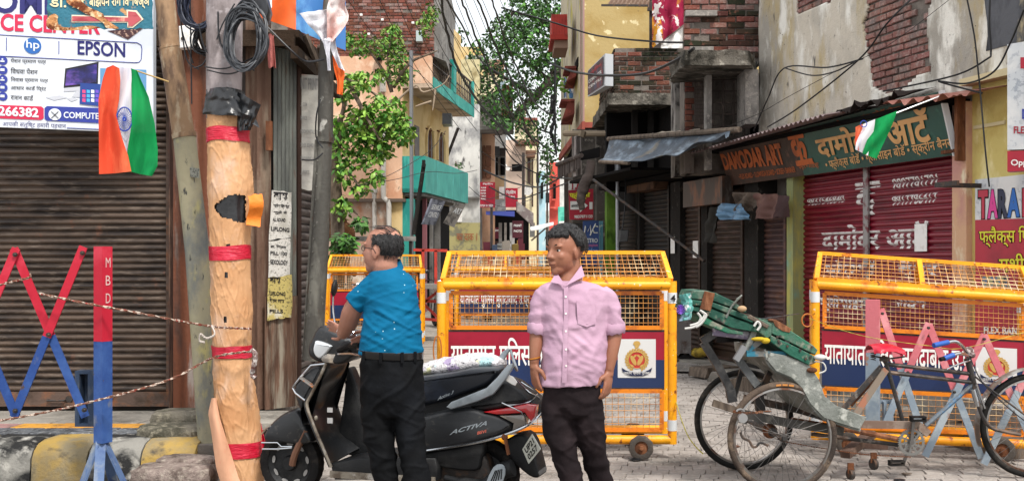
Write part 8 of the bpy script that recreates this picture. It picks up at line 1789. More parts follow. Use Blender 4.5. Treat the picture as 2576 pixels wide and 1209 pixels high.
# under-seat body, seat, side panel
spf(((1000,1040),(1020,1010),(1060,1000),(1250,960),(1300,975),(1330,1000),(1350,1020),(1345,1045),(1290,1060),(1200,1060),(1000,1110)),-.12,.15,m_sm,'tail_body',.05)
spf(((1004,1060),(1060,1044),(1127,1029),(1184,1022),(1218,1032),(1253,1041),(1292,1061),(1287,1081),(1265,1096),(1215,1110),(1152,1122),(1060,1138),(1008,1144)),-.2,.19,m_sb,'side_panel',.06,3,-.17)
spf(((1180,1022),(1236,996),(1254,968),(1268,956),(1306,978),(1330,1002),(1316,1014),(1278,1022),(1218,1032)),-.175,.1,m_sm,'tail_cowl',.04,3,-.15)
spf(((990,962),(1030,950),(1068,945),(1137,936),(1184,926),(1234,924),(1258,928),(1250,946),(1228,968),(1150,998),(1100,1012),(1060,1020),(990,1030)),-.165,.14,m_seat,'seat',.055,3,-.13)
spf(((1124,1022),(1137,1009),(1225,974),(1253,946),(1278,916),(1292,912),(1291,924),(1272,955),(1243,990),(1203,1008),(1137,1028)),-.22,-.185,m_sil,'grab_rail',.012,0,-.2);spf(((1240,921),(1265,883),(1278,875),(1285,877),(1266,908),(1256,924)),.13,.16,m_sil,'grab_rail',.01,0,.15);stb([(1284,880,.15),(1292,905,.1),(1300,930,0),(1292,918,-.19)],.008,m_sil,'grab_rail_bridge',3)
spf(((1218,1034),(1278,1023),(1326,1014),(1350,1018),(1347,1046),(1337,1058),(1322,1036),(1253,1041)),-.195,-.12,m_redl,'tail_lamp',.014,0,-.17);spf(((1259,1043),(1322,1040),(1324,1066),(1291,1081),(1294,1062)),-.2,-.13,m_ind,'rear_indicator',.012,0,-.17)
stb([(1008,1142,-.2),(1060,1134,-.205),(1152,1120,-.21),(1215,1108,-.21),(1265,1094,-.21),(1320,1072,-.2),(1350,1050,-.12),(1366,1030,0)],.0085,m_chr,'side_guard',4)
stb([(1262,1012,-.21),(1310,1034,-.21),(1320,1046,-.2),(1322,1070,-.2)],.004,m_chr,'tail_guard',0,6);stb([(1262,1012,-.21),(1280,1018,-.2),(1330,1010,-.14),(1352,990,0)],.004,m_chr,'tail_guard',3,6);stb([(1300,955,-.1),(1330,985,-.08),(1356,1000,0),(1362,1040,.05)],.005,m_chr,'tail_guard',3,6);stb([(1310,960,0),(1350,990,.05),(1364,1030,.08)],.005,m_chr,'tail_guard',3,6)
b=MB();b.prism(s2(((1268,953),(1280,942),(1290,946),(1301,960),(1296,969),(1288,966)),-.19),-.195,-.185,SK,.002);build(b,'paper_tag',m_white,ST_)
for tx_,a,c,h in (('ACTIVA',(1130,1093),(1224,1068),13),):
    bl_,br_=SK.pw(a[0],a[1],-.204),SK.pw(c[0],c[1],-.204);tl_=SK.pw(a[0]+8,a[1]-h,-.204);text_on(tx_,bl_,br_,tl_,'badge_lettering',m_sil,ST_,.03,0)
bl_,br_,tl_=SK.pw(1200,1092,-.204),SK.pw(1222,1087,-.204),SK.pw(1201,1084,-.204);text_on('BSVI',bl_,br_,tl_,'badge_lettering',M('badge_red','#b55a4a',.5),ST_,.03,0)
bl_,br_,tl_=SK.pw(1100,1006,-.168),SK.pw(1138,990,-.168),SK.pw(1104,996,-.168);text_on('Activa 3',bl_,br_,tl_,'seat_lettering',m_sil,ST_,.02,0)
spf(((1060,1140),(1150,1124),(1210,1114),(1208,1160),(1190,1185),(1090,1172),(1060,1160)),-.16,-.06,m_sm,'engine_cover',.03);spf(((1080,1150),(1200,1140),(1228,1170),(1222,1215),(1090,1210)),-.12,.1,m_iron,'engine',.02)
stb([(1120,1200,-.16),(1170,1212,-.18),(1230,1215,-.2),(1262,1185,-.2),(1290,1175,-.2)],[.02]*4+[.03]*4+[.05]*9,m_sm,'exhaust',4,12)
spf(((1222,1212),(1240,1174),(1256,1166),(1268,1172),(1270,1192),(1256,1222),(1228,1228)),-.262,-.25,m_sil,'heat_shield',.005,2)
for i in range(5): stb([(1232+i*7,1215-i*3,-.266),(1246+i*4,1182-i*1,-.266)],.003,m_dark,'shield_slot',0,5)
spf(((1284,1098),(1325,1084),(1346,1106),(1358,1150),(1366,1184),(1360,1194),(1340,1188),(1308,1160),(1286,1128)),-.1,.1,m_sm,'rear_mudguard',.03,2,0);spf(((1334,1160),(1362,1172),(1366,1188),(1350,1192),(1338,1182)),-.09,.09,M('guard_grey','#6a6866',.6),'mudguard_tip',.02,2,0)
plq=[P(1314,1128,6.42),P(1330,1165,6.42),P(1360,1128,6.36),P(1338,1090,6.36)];n_=(plq[2]-plq[0]).cross(plq[3]-plq[1]).normalized();n_=n_ if n_.y < 0 else -n_
b=MB();b.add([p+n_*.004 for p in plq]+[p-n_*.004 for p in plq],[(0,1,2,3),(7,6,5,4),(0,4,5,1),(1,5,6,2),(2,6,7,3),(3,7,4,0)]);PLt=build(b,'number_plate',M('plate_pale','#c4c6bc',.4),ST_,flat=True)
def plp(u,v): return (plq[1]*(1-u)+plq[2]*u)*(1-v)+(plq[0]*(1-u)+plq[3]*u)*v+n_*.0055
for tx_,v0,v1 in (('UP21',.55,.9),('0257',.12,.47)): text_on(tx_,plp(.14,v0),plp(.9,v0),plp(.14,v1),'plate_lettering',m_black,ST_,.03,0)
b=MB();b.bar(SK.pw(1270,1098,-.21),SK.pw(1279,1142,-.21),.014,.022,up=SK.y);b.ell(SK.pw(1269,1098,-.21),.02,.016,.02,10,6);build(b,'kick_lever',m_rust,ST_)
stb([(1080,1160,.1),(1060,1205,.14),(1064,1262,.16)],.012,m_iron,'stand',0);stb([(1080,1160,-.1),(1064,1205,-.14),(1068,1262,-.16)],.012,m_iron,'stand',0)
# printed sack on the seat
b=MB();rr=[]
for i in range(17):
    t=i/16;px=1030+232*t;yt=lerp_tab([(0,930),(.15,912),(.4,897),(.7,887),(.9,890),(1,904)],t);yb=lerp_tab([(0,950),(.5,944),(1,922)],t)
    c_=SK.pw(px,(yt+yb)/2,.1);h=(yb-yt)/2/415*1.02;rr.append([c_+SK.y*(cos(2*pi*k_/20)*.11)+Vector((0,0,sin(2*pi*k_/20)*h))+Vector((.0,0,.012*nz1((t*9,k_*.7,0))+.006*nz1((t*22,k_*1.5,0)))) for k_ in range(20)])
b.rings(rr);m_pk2=M('printed_sack','#c4c2c4',.5,layers=[('#9f8fb0',(7,7,7),.58,.6),('#9cc0c4',(6,6,6),.6,.64),('#c8c89c',(8,8,8),.6,.63),('#4a4a52',(60,60,60),.62,.64)],bump=(22,1.),bump2=(60,.5))
single(b,'printed_sack',m_pk2,'crumpled printed plastic sack lying on the scooter seat behind the man','sack',SK.pw(1150,945,.1),auto=60)
# ================================================================ people
def skinmat(nm,c,c2): return M(nm,c,.48,layers=[(c2,(6,6,6),.4,.7)],sss=.06,bump=(140,.1),spec=.4)
def tubeE(b,pts,n=16,k=4):
    """pts: (x, y, z, rx, ry) smoothed, elliptical across x and y"""
    q_=smooth([(p[0],p[1],p[2]) for p in pts],k,False);r_=smooth([(p[3],p[4],0) for p in pts],k,False)
    b.rings([[Vector(c)+Vector((cos(2*pi*i/n)*r[0],sin(2*pi*i/n)*r[1],0)) for i in range(n)] for c,r in zip(q_,r_)])
def limb(b,pts,n=14,k=4):
    q_=smooth([tuple(p[0]) for p in pts],k,False);r_=smooth([(p[1],0,0) for p in pts],k,False);b.tube(q_,[r[0] for r in r_],n)
def hand(b,w,d,side,nrm,sc=1.,curl=.5,spread=.25):
    """palm and five fingers from wrist w along d; side points to the thumb; fingers bend towards nrm"""
    d=Vector(d).normalized();side=(Vector(side)-d*Vector(side).dot(d)).normalized();nrm=d.cross(side).normalized()*(1 if Vector(nrm).dot(d.cross(side)) > 0 else -1);w=Vector(w)
    R=Matrix((side,nrm,d)).transposed();b.ell(w+d*.05*sc,.039*sc,.016*sc,.055*sc,14,9,R);b.tube([w-d*.02*sc,w+d*.03*sc],[(.026*sc,.02*sc)]*2,12)
    for i,(o,L,r) in enumerate(((.029,.07,.0092),(.010,.078,.0095),(-.010,.073,.009),(-.028,.058,.008))):
        p=w+d*.088*sc+side*o*sc;dd=(d+side*(o*spread*8)).normalized();pts=[p-dd*.02*sc];c_=0
        for sgi,f in enumerate((.45,.32,.23)):
            c_ += curl*(.7 if sgi == 0 else 1.)*(1+i*.12);dr=dd*cos(c_)+nrm*sin(c_);pts.append((pts[-1] if sgi else p)+dr*L*f*sc)
        b.tube([pts[0],p]+pts[1:],[r*sc*1.1,r*sc*1.08,r*sc,r*sc*.95,r*sc*.75],8)
    t0=w+d*.025*sc+side*.028*sc;t1=t0+(d*.6+side*.75+nrm*.25).normalized()*.038*sc;t2=t1+(d*.9+side*.2+nrm*.35).normalized()*.032*sc;t3=t2+(d*.9+nrm*.45).normalized()*.022*sc
    b.tube([t0-side*.012*sc,t1,t2,t3],[.014*sc,.0125*sc,.0105*sc,.008*sc],8)
def tufts(h,mask,par,n,L,seed,g=.012):
    random.seed(seed);b=MB();k_=0
    while k_ < n:
        dv=Vector((rnd(-1,1),rnd(-1,1),rnd(-.7,1)));
        if dv.length > 1 or dv.length < .2: continue
        dv.normalize()
        if mask(dv) < .6: continue
        base=Vector((.098*dv.x-.008,.076*dv.y,.094*dv.z+.022))+dv*g;fl=Vector((.5 if dv.z > .45 else -.1,.15*dv.y+rnd(-.4,.4),-.8 if dv.z < .6 else rnd(-.3,.1)));fl=(fl-dv*fl.dot(dv)).normalized();l=L*rnd(.6,1.3)
        pts=[h.p(*(base-dv*.003)),h.p(*(base+fl*l*.5+dv*.0035)),h.p(*(base+fl*l+dv*rnd(-.002,.004)))];b.tube(pts,[.0018,.0014,.0004],4);k_ += 1
    return build(b,'hair_strands',m_hair,par,kind='stuff')
class Head:
    def __init__(s,c,yaw,pitch=0,roll=0,sc=1.):
        s.c=Vector(c);s.R=Matrix.Rotation(yaw,3,'Z') @ Matrix.Rotation(pitch,3,'Y') @ Matrix.Rotation(roll,3,'X');s.s=sc
    def p(s,x,y,z): return s.c+s.R @ (Vector((x,y,z))*s.s)
    def e(s,b,c,r,n=16,m=10,rot=None): b.ell(s.p(*c),r[0]*s.s,r[1]*s.s,r[2]*s.s,n,m,s.R @ rot if rot else s.R)
    def flesh(s,b,neck_to=None,fat=1.):
        s.e(b,(-.008,0,.022),(.098,.076,.094),22,14);s.e(b,(.028,0,-.028),(.066,.062*fat,.078),18,12);s.e(b,(.05,0,-.085),(.036,.036*fat,.028));s.e(b,(.066,0,-.096),(.022,.024,.02));s.e(b,(.01,0,-.062),(.055,.056*fat,.045))
        b.tube([s.p(.078,0,.018),s.p(.094,0,-.004),s.p(.106,0,-.026),s.p(.09,0,-.036)],[.008*s.s,.0095*s.s,.0135*s.s,.01*s.s],10);s.e(b,(.092,.013,-.03),(.011,.009,.009));s.e(b,(.092,-.013,-.03),(.011,.009,.009))
        for y in (-1,1):
            s.e(b,(.074,.03*y,.024),(.014,.026,.009));s.e(b,(.058,.038*y,-.025),(.024,.02,.022));s.e(b,(-.004,.0745*y,-.012),(.019,.008,.03),rot=Matrix.Rotation(.25*y,3,'Z'));s.e(b,(-.004,.072*y,-.036),(.009,.008,.012))
        s.e(b,(.086,0,-.058),(.013,.025,.0065));s.e(b,(.084,0,-.068),(.012,.021,.007))
        if neck_to is not None: b.tube([s.p(-.018,0,-.03),s.p(-.024,0,-.08),s.p(-.026,0,-.11),Vector(neck_to)],[.05*s.s*fat,.054*s.s*fat,.056*s.s*fat,.066*s.s*fat],18)
    def face(s,par,skin):
        for y in (-1,1):
            b=MB();s.e(b,(.066,.03*y,.004),(.0135,.0135,.0115));E_=build(b,'eye',M('eye_white','#c9c0b8',.25),par);b=MB();s.e(b,(.0775,.0325*y,.004),(.0035,.0062,.0062),10,7);build(b,'iris',M('iris','#120d0a',.15),E_)
            b=MB();b.tube([s.p(.083,.014*y,.024),s.p(.083,.03*y,.031),s.p(.07,.048*y,.025)],[.0035*s.s,.0045*s.s,.0025*s.s],6);build(b,'eyebrow',M('brow','#17110e',.8),par)
            b=MB();b.tube([s.p(.078,.019*y,.009),s.p(.081,.031*y,.0155),s.p(.07,.044*y,.009)],.0025*s.s,6);build(b,'eyelid',skin,par)
        b=MB();b.tube([s.p(.09,-.022,-.0632),s.p(.0985,0,-.0622),s.p(.09,.022,-.0632)],[.001*s.s,.0022*s.s,.001*s.s],6);build(b,'mouth_line',M('lip_dark','#5a2e28',.6),par)
    def hair(s,mask,mat,par,name='hair',grow=.018,seed=0,nz_=.006):
        b=MB();U,V_=96,56
        def f(u,v):
            th=2*pi*u;ph=pi*(v-.5)*.998;d=Vector((cos(th)*cos(ph),sin(th)*cos(ph),sin(ph)));w=max(0.,min(1.,mask(d)))
            r=Vector((.098*d.x,.076*d.y,.094*d.z));n_=nz1((d.x*9+seed,d.y*9,d.z*4))*nz_+nz1((d.x*22+seed,d.y*22,d.z*7))*nz_*.7
            k_=1-.16*(1-w);g=(grow*w+n_*w);q_=r*k_+d*g;return s.p(q_.x-.008,q_.y,q_.z+.022)
        b.grid(f,U,V_);return build(b,name,mat,par,auto=80)
def folds(v,amp,pts,base=.002):
    """cloth folds: sum of ridges running from the listed pull points"""
    a=base*nz1(v*9)*1.2+base*nz1(v*22)*.6
    for c,dr,L,w,k_ in pts:
        r=v-Vector(c);t=r.dot(dr);q_=r-dr*t
        if 0 < t < L:
            fall=sin(pi*t/L);a += amp*k_*fall*max(0,1-(q_.length/w) ** 2)*(sin(q_.z*160+q_.x*60)*.5+.5*sin(q_.z*95-q_.x*40+1))
    return a
m_hair=M('hair_black','#100f10',.42,bump=(160,.6,(1,1,.25)),layers=[('#2a2626',(60,60,12),.52,.7)])
m_shoe=M('shoe_black','#141313',.4)
# ---------------------------------------------------------------- man in the pink shirt
d=6.0;s_=FPX/d
def q6(px,py,dy=0.): return P(px,py,d+dy)
PM=thing('person','man in a pink shirt with rolled sleeves walking and looking aside','person',(P(1460,0,d).x,d,0))
sk1=skinmat('skin_brown','#8a5c46','#925f4a')
hd=Head(q6(1421,630),radians(180+40),radians(3),0,1.12)
b=MB();hd.flesh(b,q6(1428,712,.02),1.04)
gz=0.
tubeE(b,[(q6(1428,700).x,d,q6(0,700).z,.06,.05),(q6(1440,760).x,d,q6(0,760).z,.14,.08),(q6(1443,850).x,d,q6(0,850).z,.13,.09),(q6(1436,960).x,d,q6(0,960).z,.12,.09),(q6(1438,1000).x,d,q6(0,1000).z,.11,.06)])
limb(b,[(q6(1385,745),.035),(q6(1354,785),.038),(q6(1351,835),.041),(q6(1346,880,-.02),.034),(q6(1343,912,-.03),.026)]);limb(b,[(q6(1505,745),.035),(q6(1540,788),.04),(q6(1545,832),.043),(q6(1538,885,-.02),.037),(q6(1531,930,-.03),.027)])
hand(b,q6(1343,912,-.03),q6(1347,985,-.04)-q6(1343,912,-.03),(.5,-.8,0),(1,.3,0),1.0,.28);hand(b,q6(1531,930,-.03),q6(1526,1000,-.05)-q6(1531,930,-.03),(-.6,-.8,0),(-1,.2,0),1.04,.3)
lfoot,rfoot=Vector((q6(1452,0).x,d-.02,.0)),Vector((q6(1532,0).x,d+.22,.0))
limb(b,[(q6(1410,1000),.055),(q6(1408,1080),.055),(q6(1430,1190),.042),(lfoot+Vector((0,0,.08)),.04)]);limb(b,[(q6(1472,1000),.055),(q6(1478,1080,.03),.055),(q6(1505,1190,.1),.042),(rfoot+Vector((0,0,.08)),.04)])
f_=fuse(b,.0055,4,.5);build(f_,'body',sk1,PM,auto=80);hd.face(PM,sk1)
def mask1(dv):
    front=dv.x;top=dv.z
    m1=(top-(.40+.08*nz1((dv.y*6,0,3))))*12 if front > .35 else (top-(-.35+(.75*max(0,front)/.35 if front > 0 else 0)+.25*(abs(dv.y) > .6)*(front > -.3)))*9
    return m1
hd.hair(mask1,m_hair,PM,grow=.017,seed=1,nz_=.0035)
tufts(hd,mask1,PM,420,.02,5,.015)
m_beard=M('stubble','#4a3026',.7,alpha=.35)
m_pink=M('shirt_pink','#b191a4',.75,layers=[('#a8879b',(3,3,3),.45,.65)],bump=(9,.35,(1,1,1.4)),ridge=(4.5,.3,(1,1,1.3)))
b=MB()
L=((706,1399,1464,.056),(711,1376,1492,.078),(720,1356,1518,.094),(738,1349,1535,.105),(775,1353,1532,.118),(830,1362,1527,.13),(880,1362,1530,.148),(920,1358,1528,.152),(950,1356,1519,.145),(967,1354,1516,.142))
tubeE(b,[(q6((l+r)/2,y).x,d,q6(0,y).z,(r-l)/2/s_,ry) for y,l,r,ry in L],36,4)
limb(b,[(q6(1380,735),.055),(q6(1360,757),.054),(q6(1352,795),.049),(q6(1352,818),.05),(q6(1353,829),.052)],20);limb(b,[(q6(1507,735),.056),(q6(1532,760),.056),(q6(1540,795),.053),(q6(1542,815),.055),(q6(1543,828),.057)],20)
f_=fuse(b,.0075,5,.5)
X=Vector
fp_=[(q6(1500,900,-.14),X((-.75,0,.65)),.22,.07,1.),(q6(1505,860,-.13),X((-.6,0,.8)),.2,.06,1.),(q6(1380,940,-.14),X((.8,0,.6)),.25,.07,.9),(q6(1510,945,-.12),X((-.9,0,.35)),.25,.06,1.),(q6(1370,800,-.1),X((.55,0,-.8)),.2,.06,.8),(q6(1520,790,-.1),X((-.5,0,-.85)),.2,.06,1.),(q6(1365,760,-.08),X((.3,0,.9)),.1,.05,.8)]
def pinkf(v,n):
    a=folds(v,.0055,fp_,.0028);z=v.z;x=v.x
    a += .0045*nz1((x*7+z*5,v.y*3,z*16-x*8))*(1 if z < q6(0,780).z else .6)+.003*nz1((x*16-z*9,v.y*8,z*28+x*14))
    a += .008*ridge1(x*3.2+z*3+1,v.y*2.5,z*5.5-x*4,.22,1.3)*(.35+.65*(z < q6(0,770).z))+.005*ridge1(x*6-z*5+4,v.y*4,z*9+x*5,.22,1.3)-.004
    if abs(x) > 0 and (v.x < q6(1372,0).x or v.x > q6(1520,0).x) and q6(0,835).z < z < q6(0,770).z: a += .004*nz1((x*10,v.y*8,z*34+x*20))
    return a
displaced(f_,pinkf);build(f_,'shirt',m_pink,PM,auto=80)
for px,py,r,xx in ((1353,826,.055,1),(1543,826,.06,1)): b=MB();c_=q6(px,py);b.rings([[c_+Vector((cos(2*pi*i/24)*rr*(1+.05*sin(i*1.7)),sin(2*pi*i/24)*rr*1.0,h+.008*(px-1448)/100*cos(2*pi*i/24)+.004*sin(i*2.1))) for i in range(24)] for rr,h in ((r*.9,.03),(r,.024),(r*1.03,.0),(r,-.026),(r*.88,-.03),(r*.8,0))],cap=False);build(b,'rolled_cuff',m_pink,PM,auto=80)
def on_front(px,py,lift=.006):
    z=q6(0,py).z;x=q6(px,0).x
    for (y0,l0,r0,d0_),(y1,l1,r1,d1_) in zip(L,L[1:]):
        if y0 <= py <= y1 or (y1 == 966 and py >= y0): t=(py-y0)/(y1-y0);l,r,dp=l0+(l1-l0)*t,r0+(r1-r0)*t,d0_+(d1_-d0_)*t;break
    cx=q6((l+r)/2,0).x;hw=(r-l)/2/s_;t=min(.98,abs(x-cx)/hw);return Vector((x,d-dp*sqrt(1-t*t)-lift,z))
b=MB();b.grid(lambda u,v: on_front(lerp_tab([(0,1421),(.3,1421),(.6,1418),(1,1416)],v)+11*(u-.5),718+236*v,.009+.003*nz1((v*12,u,0))),3,40,.002);build(b,'button_placket',m_pink,PM,auto=80)
for py in (744,785,828,872,912): b=MB();b.disc(on_front(1420,py,.013),(0,1,0),0,.0055,.003,10);build(b,'button',m_white,PM)
b=MB();b.grid(lambda u,v: on_front(1446+46*u+3*v,754+(56+8*(1-abs(2*u-1)))*v,.008+.003*nz1((u*5,v*5,2))),12,12,.002);build(b,'breast_pocket',m_pink,PM,auto=80)
for a,tip,c_ in ((q6(1398,690,-.02),q6(1385,707,-.085),q6(1421,716,-.105)),(q6(1462,674,.0),q6(1470,692,-.07),q6(1423,717,-.105))):
    nb=q6(1430,690,.06);b=MB();up=Vector((0,0,.018));th=Vector((0,-.006,-.002));m1=a.lerp(c_,.5)+Vector((0,-.02,0))
    b.add([a+up,m1+up*.4,c_,tip,a,a+up+th,m1+up*.4+th,c_+th,tip+th*2,a+th],[(0,1,2,3,4),(9,8,7,6,5),(0,5,6,1),(1,6,7,2),(2,7,8,3),(3,8,9,4),(4,9,5,0)]);build(b,'collar',m_pink,PM)
b=MB();ring=[q6(1429,694)+Vector((cos(t)*.078,sin(t)*.062+.005,.028*sin(t)+.002)) for t in [radians(-10)+radians(200)*j/16 for j in range(17)]]
b.grid(lambda u,v: ring[int(u*16+.5)]+Vector((0,0,-.018+.034*v))+Vector((.0,0,0)),16,2,.005);build(b,'collar_stand',m_pink,PM)
m_tr1=M('trousers_brownblack','#1c1618',.85,layers=[('#282022',(6,6,6),.45,.65)],bump=(9,.35),ridge=(4,.35))
b=MB();tubeE(b,[(q6(1437,935).x,d,q6(0,935).z,.155,.125),(q6(1437,985).x,d,q6(0,985).z,.158,.122),(q6(1440,1015).x,d,q6(0,1015).z,.152,.112),(q6(1440,1045).x,d,q6(0,1045).z,.125,.085)],30)
limb(b,[(q6(1402,975),.08),(q6(1403,1060),.088),(q6(1416,1130),.075),(q6(1438,1210),.068),(q6(1448,1280),.064),(lfoot+Vector((0,0,.07)),.06)],22);limb(b,[(q6(1474,975),.08),(q6(1478,1060,.02),.088),(q6(1492,1130,.06),.075),(q6(1510,1210,.12),.068),(q6(1526,1280,.18),.064),(rfoot+Vector((0,0,.07)),.06)],22)
f_=fuse(b,.0075,14,.5);displaced(f_,lambda v,n: .005*nz1((v.x*9+v.z*3,v.y*5,v.z*9-v.x*7))+.004*nz1((v.x*20,v.y*12,v.z*22))+.006*nz1((v.x*4,v.y*3,v.z*20))*(1 if v.z < .55 else .2)+.009*ridge1(v.x*4+v.z*1.5+3,v.y*3,v.z*4.5-v.x*4,.2,1.3)+.006*ridge1(v.x*6+3,v.y*4,v.z*11+v.x*4,.2,1.3)*(1 if v.z < .7 else .3)-.004);build(f_,'trousers',m_tr1,PM,auto=80)
for ft in (lfoot,rfoot): b=MB();b.ell(ft+Vector((-.03,-.05,.045)),.05,.12,.045,16,9);build(b,'shoe',m_shoe,PM)
b=MB();b.tube([q6(1344,900,-.03)+Vector((cos(2*pi*i/20)*.031,sin(2*pi*i/20)*.027,.006*cos(2*pi*i/20))) for i in range(20)],.0045,6,closed=True);build(b,'bracelet',M('bracelet_gold','#b5742c',.35,.6),PM)

# ---------------------------------------------------------------- man in the blue shirt
d=6.15;s_=FPX/d
BMn=thing('person','balding man in glasses and a blue dotted polo shirt leaning on the scooter handlebar','person',(P(1010,0,d).x,d,0))
sk2=skinmat('skin_tan','#9e6f5c','#aa7a68');hd=Head(q6(962,628),radians(180-26),radians(-4),0,1.13)
b=MB();hd.flesh(b,q6(978,690,.04),1.12)
tubeE(b,[(q6(975,680).x,d,q6(0,680).z,.07,.06),(q6(985,730).x,d,q6(0,730).z,.13,.09),(q6(985,860).x,d,q6(0,860).z,.15,.1),(q6(985,960).x,d,q6(0,960).z,.15,.1),(q6(987,1000).x,d,q6(0,1000).z,.11,.06)])
el=q6(878,800,.12);wr=q6(862,838,.28)
limb(b,[(q6(955,715,.0),.04),(q6(908,748,.02),.048),(q6(886,782,.05),.056),(q6(876,812,.12),.052),(q6(868,828,.2),.044),(wr,.037)])
hand(b,wr+Vector((0,0,.004)),q6(822,810,.42)-wr,(.2,.3,-1),(-.2,.3,-1),1.0,.16,.5)
limb(b,[(q6(1005,705,.1),.055),(q6(970,790,.22),.045),(q6(935,850,.25),.035)]);hand(b,q6(935,850,.25),(-.6,.6,-.2),(0,-.5,1),(0,0,-1),1.,.5)
lf,rf=Vector((q6(978,0).x,d+.02,0)),Vector((q6(1056,0).x,d-.06,0))
limb(b,[(q6(950,1010),.055),(q6(955,1100),.05),(q6(970,1220),.042),(lf+Vector((0,0,.08)),.04)]);limb(b,[(q6(1025,1010),.055),(q6(1034,1100),.05),(q6(1047,1220),.042),(rf+Vector((0,0,.08)),.04)])
f_=fuse(b,.0055,4,.5);build(f_,'body',sk2,BMn,auto=80);hd.face(BMn,sk2)
def mask2(dv):
    band=(.80-dv.z-.6*max(0,dv.x)+.12*nz1((dv.x*7,dv.y*7,1)))*4;low=(dv.z+.66-.55*max(0,dv.x+.25)*2.)*5;fr=(.42-dv.x+.08*nz1((0,dv.y*8,dv.z*8)))*5
    m_=min(band,low,fr,(.9-max(0,1-((dv.x-.02)/.3) ** 2-((dv.z+.32)/.36) ** 2)*4)*3)
    return m_
hd.hair(mask2,m_hair,BMn,grow=.0035,seed=4,nz_=.002)
tufts(hd,mask2,BMn,260,.022,6,.003)
b=MB();random.seed(15)
for i in range(40):
    y0=rnd(-.05,.055);p0_=hd.p(.03+rnd(-.02,.03),y0,.117-y0*y0*6);p1_=hd.p(-.03+rnd(-.02,.02),y0+rnd(-.015,.015),.119-y0*y0*6);p2_=hd.p(-.07,y0+rnd(-.01,.01),.098-y0*y0*6);b.tube([p0_,p1_,p2_],.0009,3)
build(b,'thin_strands',m_hair,BMn,kind='stuff')
b=MB()
for y in (-1,1):
    c_=hd.p(.092,.032*y,.002);e1,e2=hd.R @ Vector((-.25,y*1.,0)).normalized(),hd.R @ Vector((0,0,1));b.tube([c_+e1*.024*cos(t)+e2*.014*sin(t) for t in [2*pi*j/20 for j in range(20)]],.0022,6,closed=True)
    b.tube([hd.p(.086,.055*y,.006),hd.p(.04,.076*y,.006),hd.p(.0,.082*y,.004),hd.p(-.014,.08*y,-.016)],.0024,6)
b.tube([hd.p(.098,-.009,.006),hd.p(.1,0,.009),hd.p(.098,.009,.006)],.002,6);build(b,'glasses',M('glasses_dark','#2a1c1a',.3),BMn,kind='stuff')
m_blue=M('shirt_blue','#065f84',.78,layers=[('#055276',(3,3,3),.45,.66)],bump=(9,.3,(1,1,2)),ridge=(5,.25,(1,1,2)))
t=m_blue.node_tree;bs=t.nodes['Principled BSDF'];old=bs.inputs['Base Color'].links[0].from_socket;vr=t.nodes.new('ShaderNodeTexVoronoi');vr.inputs['Scale'].default_value=20;vr.inputs['Randomness'].default_value=.35
lt=t.nodes.new('ShaderNodeMath');lt.operation='LESS_THAN';lt.inputs[1].default_value=.065;g2=t.nodes.new('ShaderNodeNewGeometry');t.links.new(g2.outputs['Position'],vr.inputs['Vector']);t.links.new(vr.outputs['Distance'],lt.inputs[0]);k2=t.nodes.new('ShaderNodeMix');k2.data_type='RGBA';t.links.new(lt.outputs[0],k2.inputs['Factor']);t.links.new(old,k2.inputs['A']);k2.inputs['B'].default_value=hexc('#b5d4da');t.links.new(k2.outputs['Result'],bs.inputs['Base Color'])
b=MB()
LB=((668,962,1003,.056),(676,944,1012,.075),(688,928,1026,.095),(705,920,1040,.112),(735,916,1050,.125),(775,917,1056,.135),(810,911,1060,.145),(845,905,1063,.15),(875,902,1066,.148),(890,903,1064,.145))
tubeE(b,[(q6((l+r)/2,y).x,d,q6(0,y+(3 if y > 860 else 0)).z,(r-l)/2/s_,ry) for y,l,r,ry in LB],36,4)
limb(b,[(q6(962,706,.0),.075),(q6(935,722,.0),.07),(q6(908,745,.01),.063),(q6(889,764,.02),.061),(q6(885,768,.02),.06)],22);limb(b,[(q6(1020,706,.05),.07),(q6(1000,740,.12),.065),(q6(985,770,.16),.06)],20)
f_=fuse(b,.0075,5,.5)
bfp=[(q6(1045,800,-.1),X((-.9,0,-.35)),.32,.07,1.),(q6(1050,840,-.1),X((-.95,0,-.2)),.33,.06,1.1),(q6(1055,760,-.1),X((-.8,0,-.6)),.28,.07,.9),(q6(1055,870,-.1),X((-.95,0,.25)),.3,.05,.9),(q6(930,770,-.1),X((.8,0,-.5)),.2,.07,1.),(q6(915,750,-.06),X((.7,0,.7)),.16,.06,1.)]
displaced(f_,lambda v,n: folds(v,.0055,bfp,.002)+.0045*nz1((v.x*4+v.z*3,v.y*3,v.z*22+v.x*9))*(1 if v.z < q6(0,730).z else .3)+.0025*nz1((v.x*9,v.y*6,v.z*40+v.x*16))+.007*ridge1(v.x*2.2+2,v.y*2,v.z*9+v.x*3.5,.22,1.3)*(v.z < q6(0,740).z)+.004*ridge1(v.x*4+9,v.y*3,v.z*15-v.x*5,.22,1.3)-.004)
build(f_,'polo_shirt',m_blue,BMn,auto=80)
b=MB();ring=[q6(978,672,.02)+Vector((cos(t_)*.082,sin(t_)*.07,.022*sin(t_+.5))) for t_ in [2*pi*j/24 for j in range(25)]]
b.grid(lambda u,v: ring[int(u*24+.5)]+(ring[int(u*24+.5)]-q6(978,672,.02)).normalized()*(-.016*v)+Vector((0,0,-.016+.048*v)),24,3,.006);build(b,'collar',m_blue,BMn)
m_tr2=M('trousers_black','#0b0c0e',.8,layers=[('#121418',(4,4,4),.48,.66)],bump=(9,.4),ridge=(4,.35))
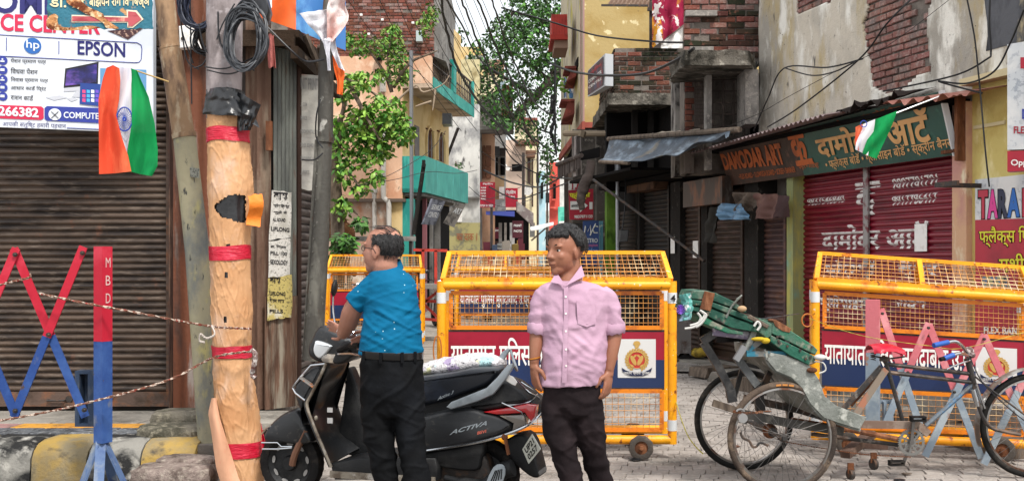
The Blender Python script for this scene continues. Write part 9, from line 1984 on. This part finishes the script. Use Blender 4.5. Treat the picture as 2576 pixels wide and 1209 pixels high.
b=MB();tubeE(b,[(q6(984,886).x,d,q6(0,886).z,.17,.14),(q6(985,930).x,d,q6(0,930).z,.176,.15),(q6(987,975).x,d,q6(0,975).z,.178,.15),(q6(988,1012).x,d,q6(0,1012).z,.166,.128),(q6(988,1045).x,d,q6(0,1045).z,.135,.095)],30)
limb(b,[(q6(949,985),.092),(q6(950,1050),.09),(q6(956,1120),.079),(q6(972,1210),.071),(q6(975,1270),.068),(lf+Vector((0,0,.06)),.066)],22);limb(b,[(q6(1028,985,-.01),.092),(q6(1030,1050,-.02),.088),(q6(1036,1120,-.03),.078),(q6(1048,1210,-.05),.075),(q6(1053,1270,-.06),.07),(rf+Vector((0,0,.06)),.068)],22)
f_=fuse(b,.0075,14,.5);displaced(f_,lambda v,n: .006*nz1((v.x*8+v.z*3,v.y*5,v.z*8-v.x*8))+.0045*nz1((v.x*18,v.y*10,v.z*24))+.007*nz1((v.x*4+v.z*2,v.y*3,v.z*18))*(1 if v.z < .6 else .25)+.009*ridge1(v.x*4+v.z*1.5+8,v.y*3,v.z*4.5-v.x*4,.2,1.3)+.006*ridge1(v.x*6+8,v.y*4,v.z*11+v.x*4,.2,1.3)*(1 if v.z < .7 else .3)-.004);build(f_,'trousers',m_tr2,BMn,auto=80)
b=MB();bp=[[q6(984,889+3.0*cos(2*pi*i/40)*1.0)+Vector((cos(2*pi*i/40)*.176,sin(2*pi*i/40)*.148,0)) for i in range(40)]]
rings_=[]
for rr,h in ((1.0,-.022),(1.012,-.02),(1.012,.016),(1.0,.018)): rings_.append([q6(984,892).lerp(p,rr)+Vector((0,0,h)) for p in bp[0]])
b.rings(rings_,cap=False);build(b,'belt',M('belt_black','#0e0e10',.3,coat=.3),BMn)
for px in (920,965,1018,1048): b=MB();x=q6(px,0).x;t_=(x-q6(984,0).x)/.176;y=d-.15*sqrt(max(0,1-t_*t_))-.006;b.box((x-.008,y-.004,q6(0,906).z),(x+.008,y+.004,q6(0,880).z));build(b,'belt_loop',m_tr2,BMn)
for ft in (lf,rf): b=MB();b.ell(ft+Vector((-.06,.02,.045)),.12,.05,.045,16,9);build(b,'shoe',m_shoe,BMn)
b=MB();ax_=(wr-q6(874,808,.12)).normalized();e1=ax_.orthogonal().normalized();e2=ax_.cross(e1);c_=wr-ax_*.012;b.tube([c_+e1*.035*cos(t_)+e2*.035*sin(t_) for t_ in [2*pi*j/20 for j in range(20)]],.0045,6,closed=True);build(b,'wrist_watch',m_chr,BMn)
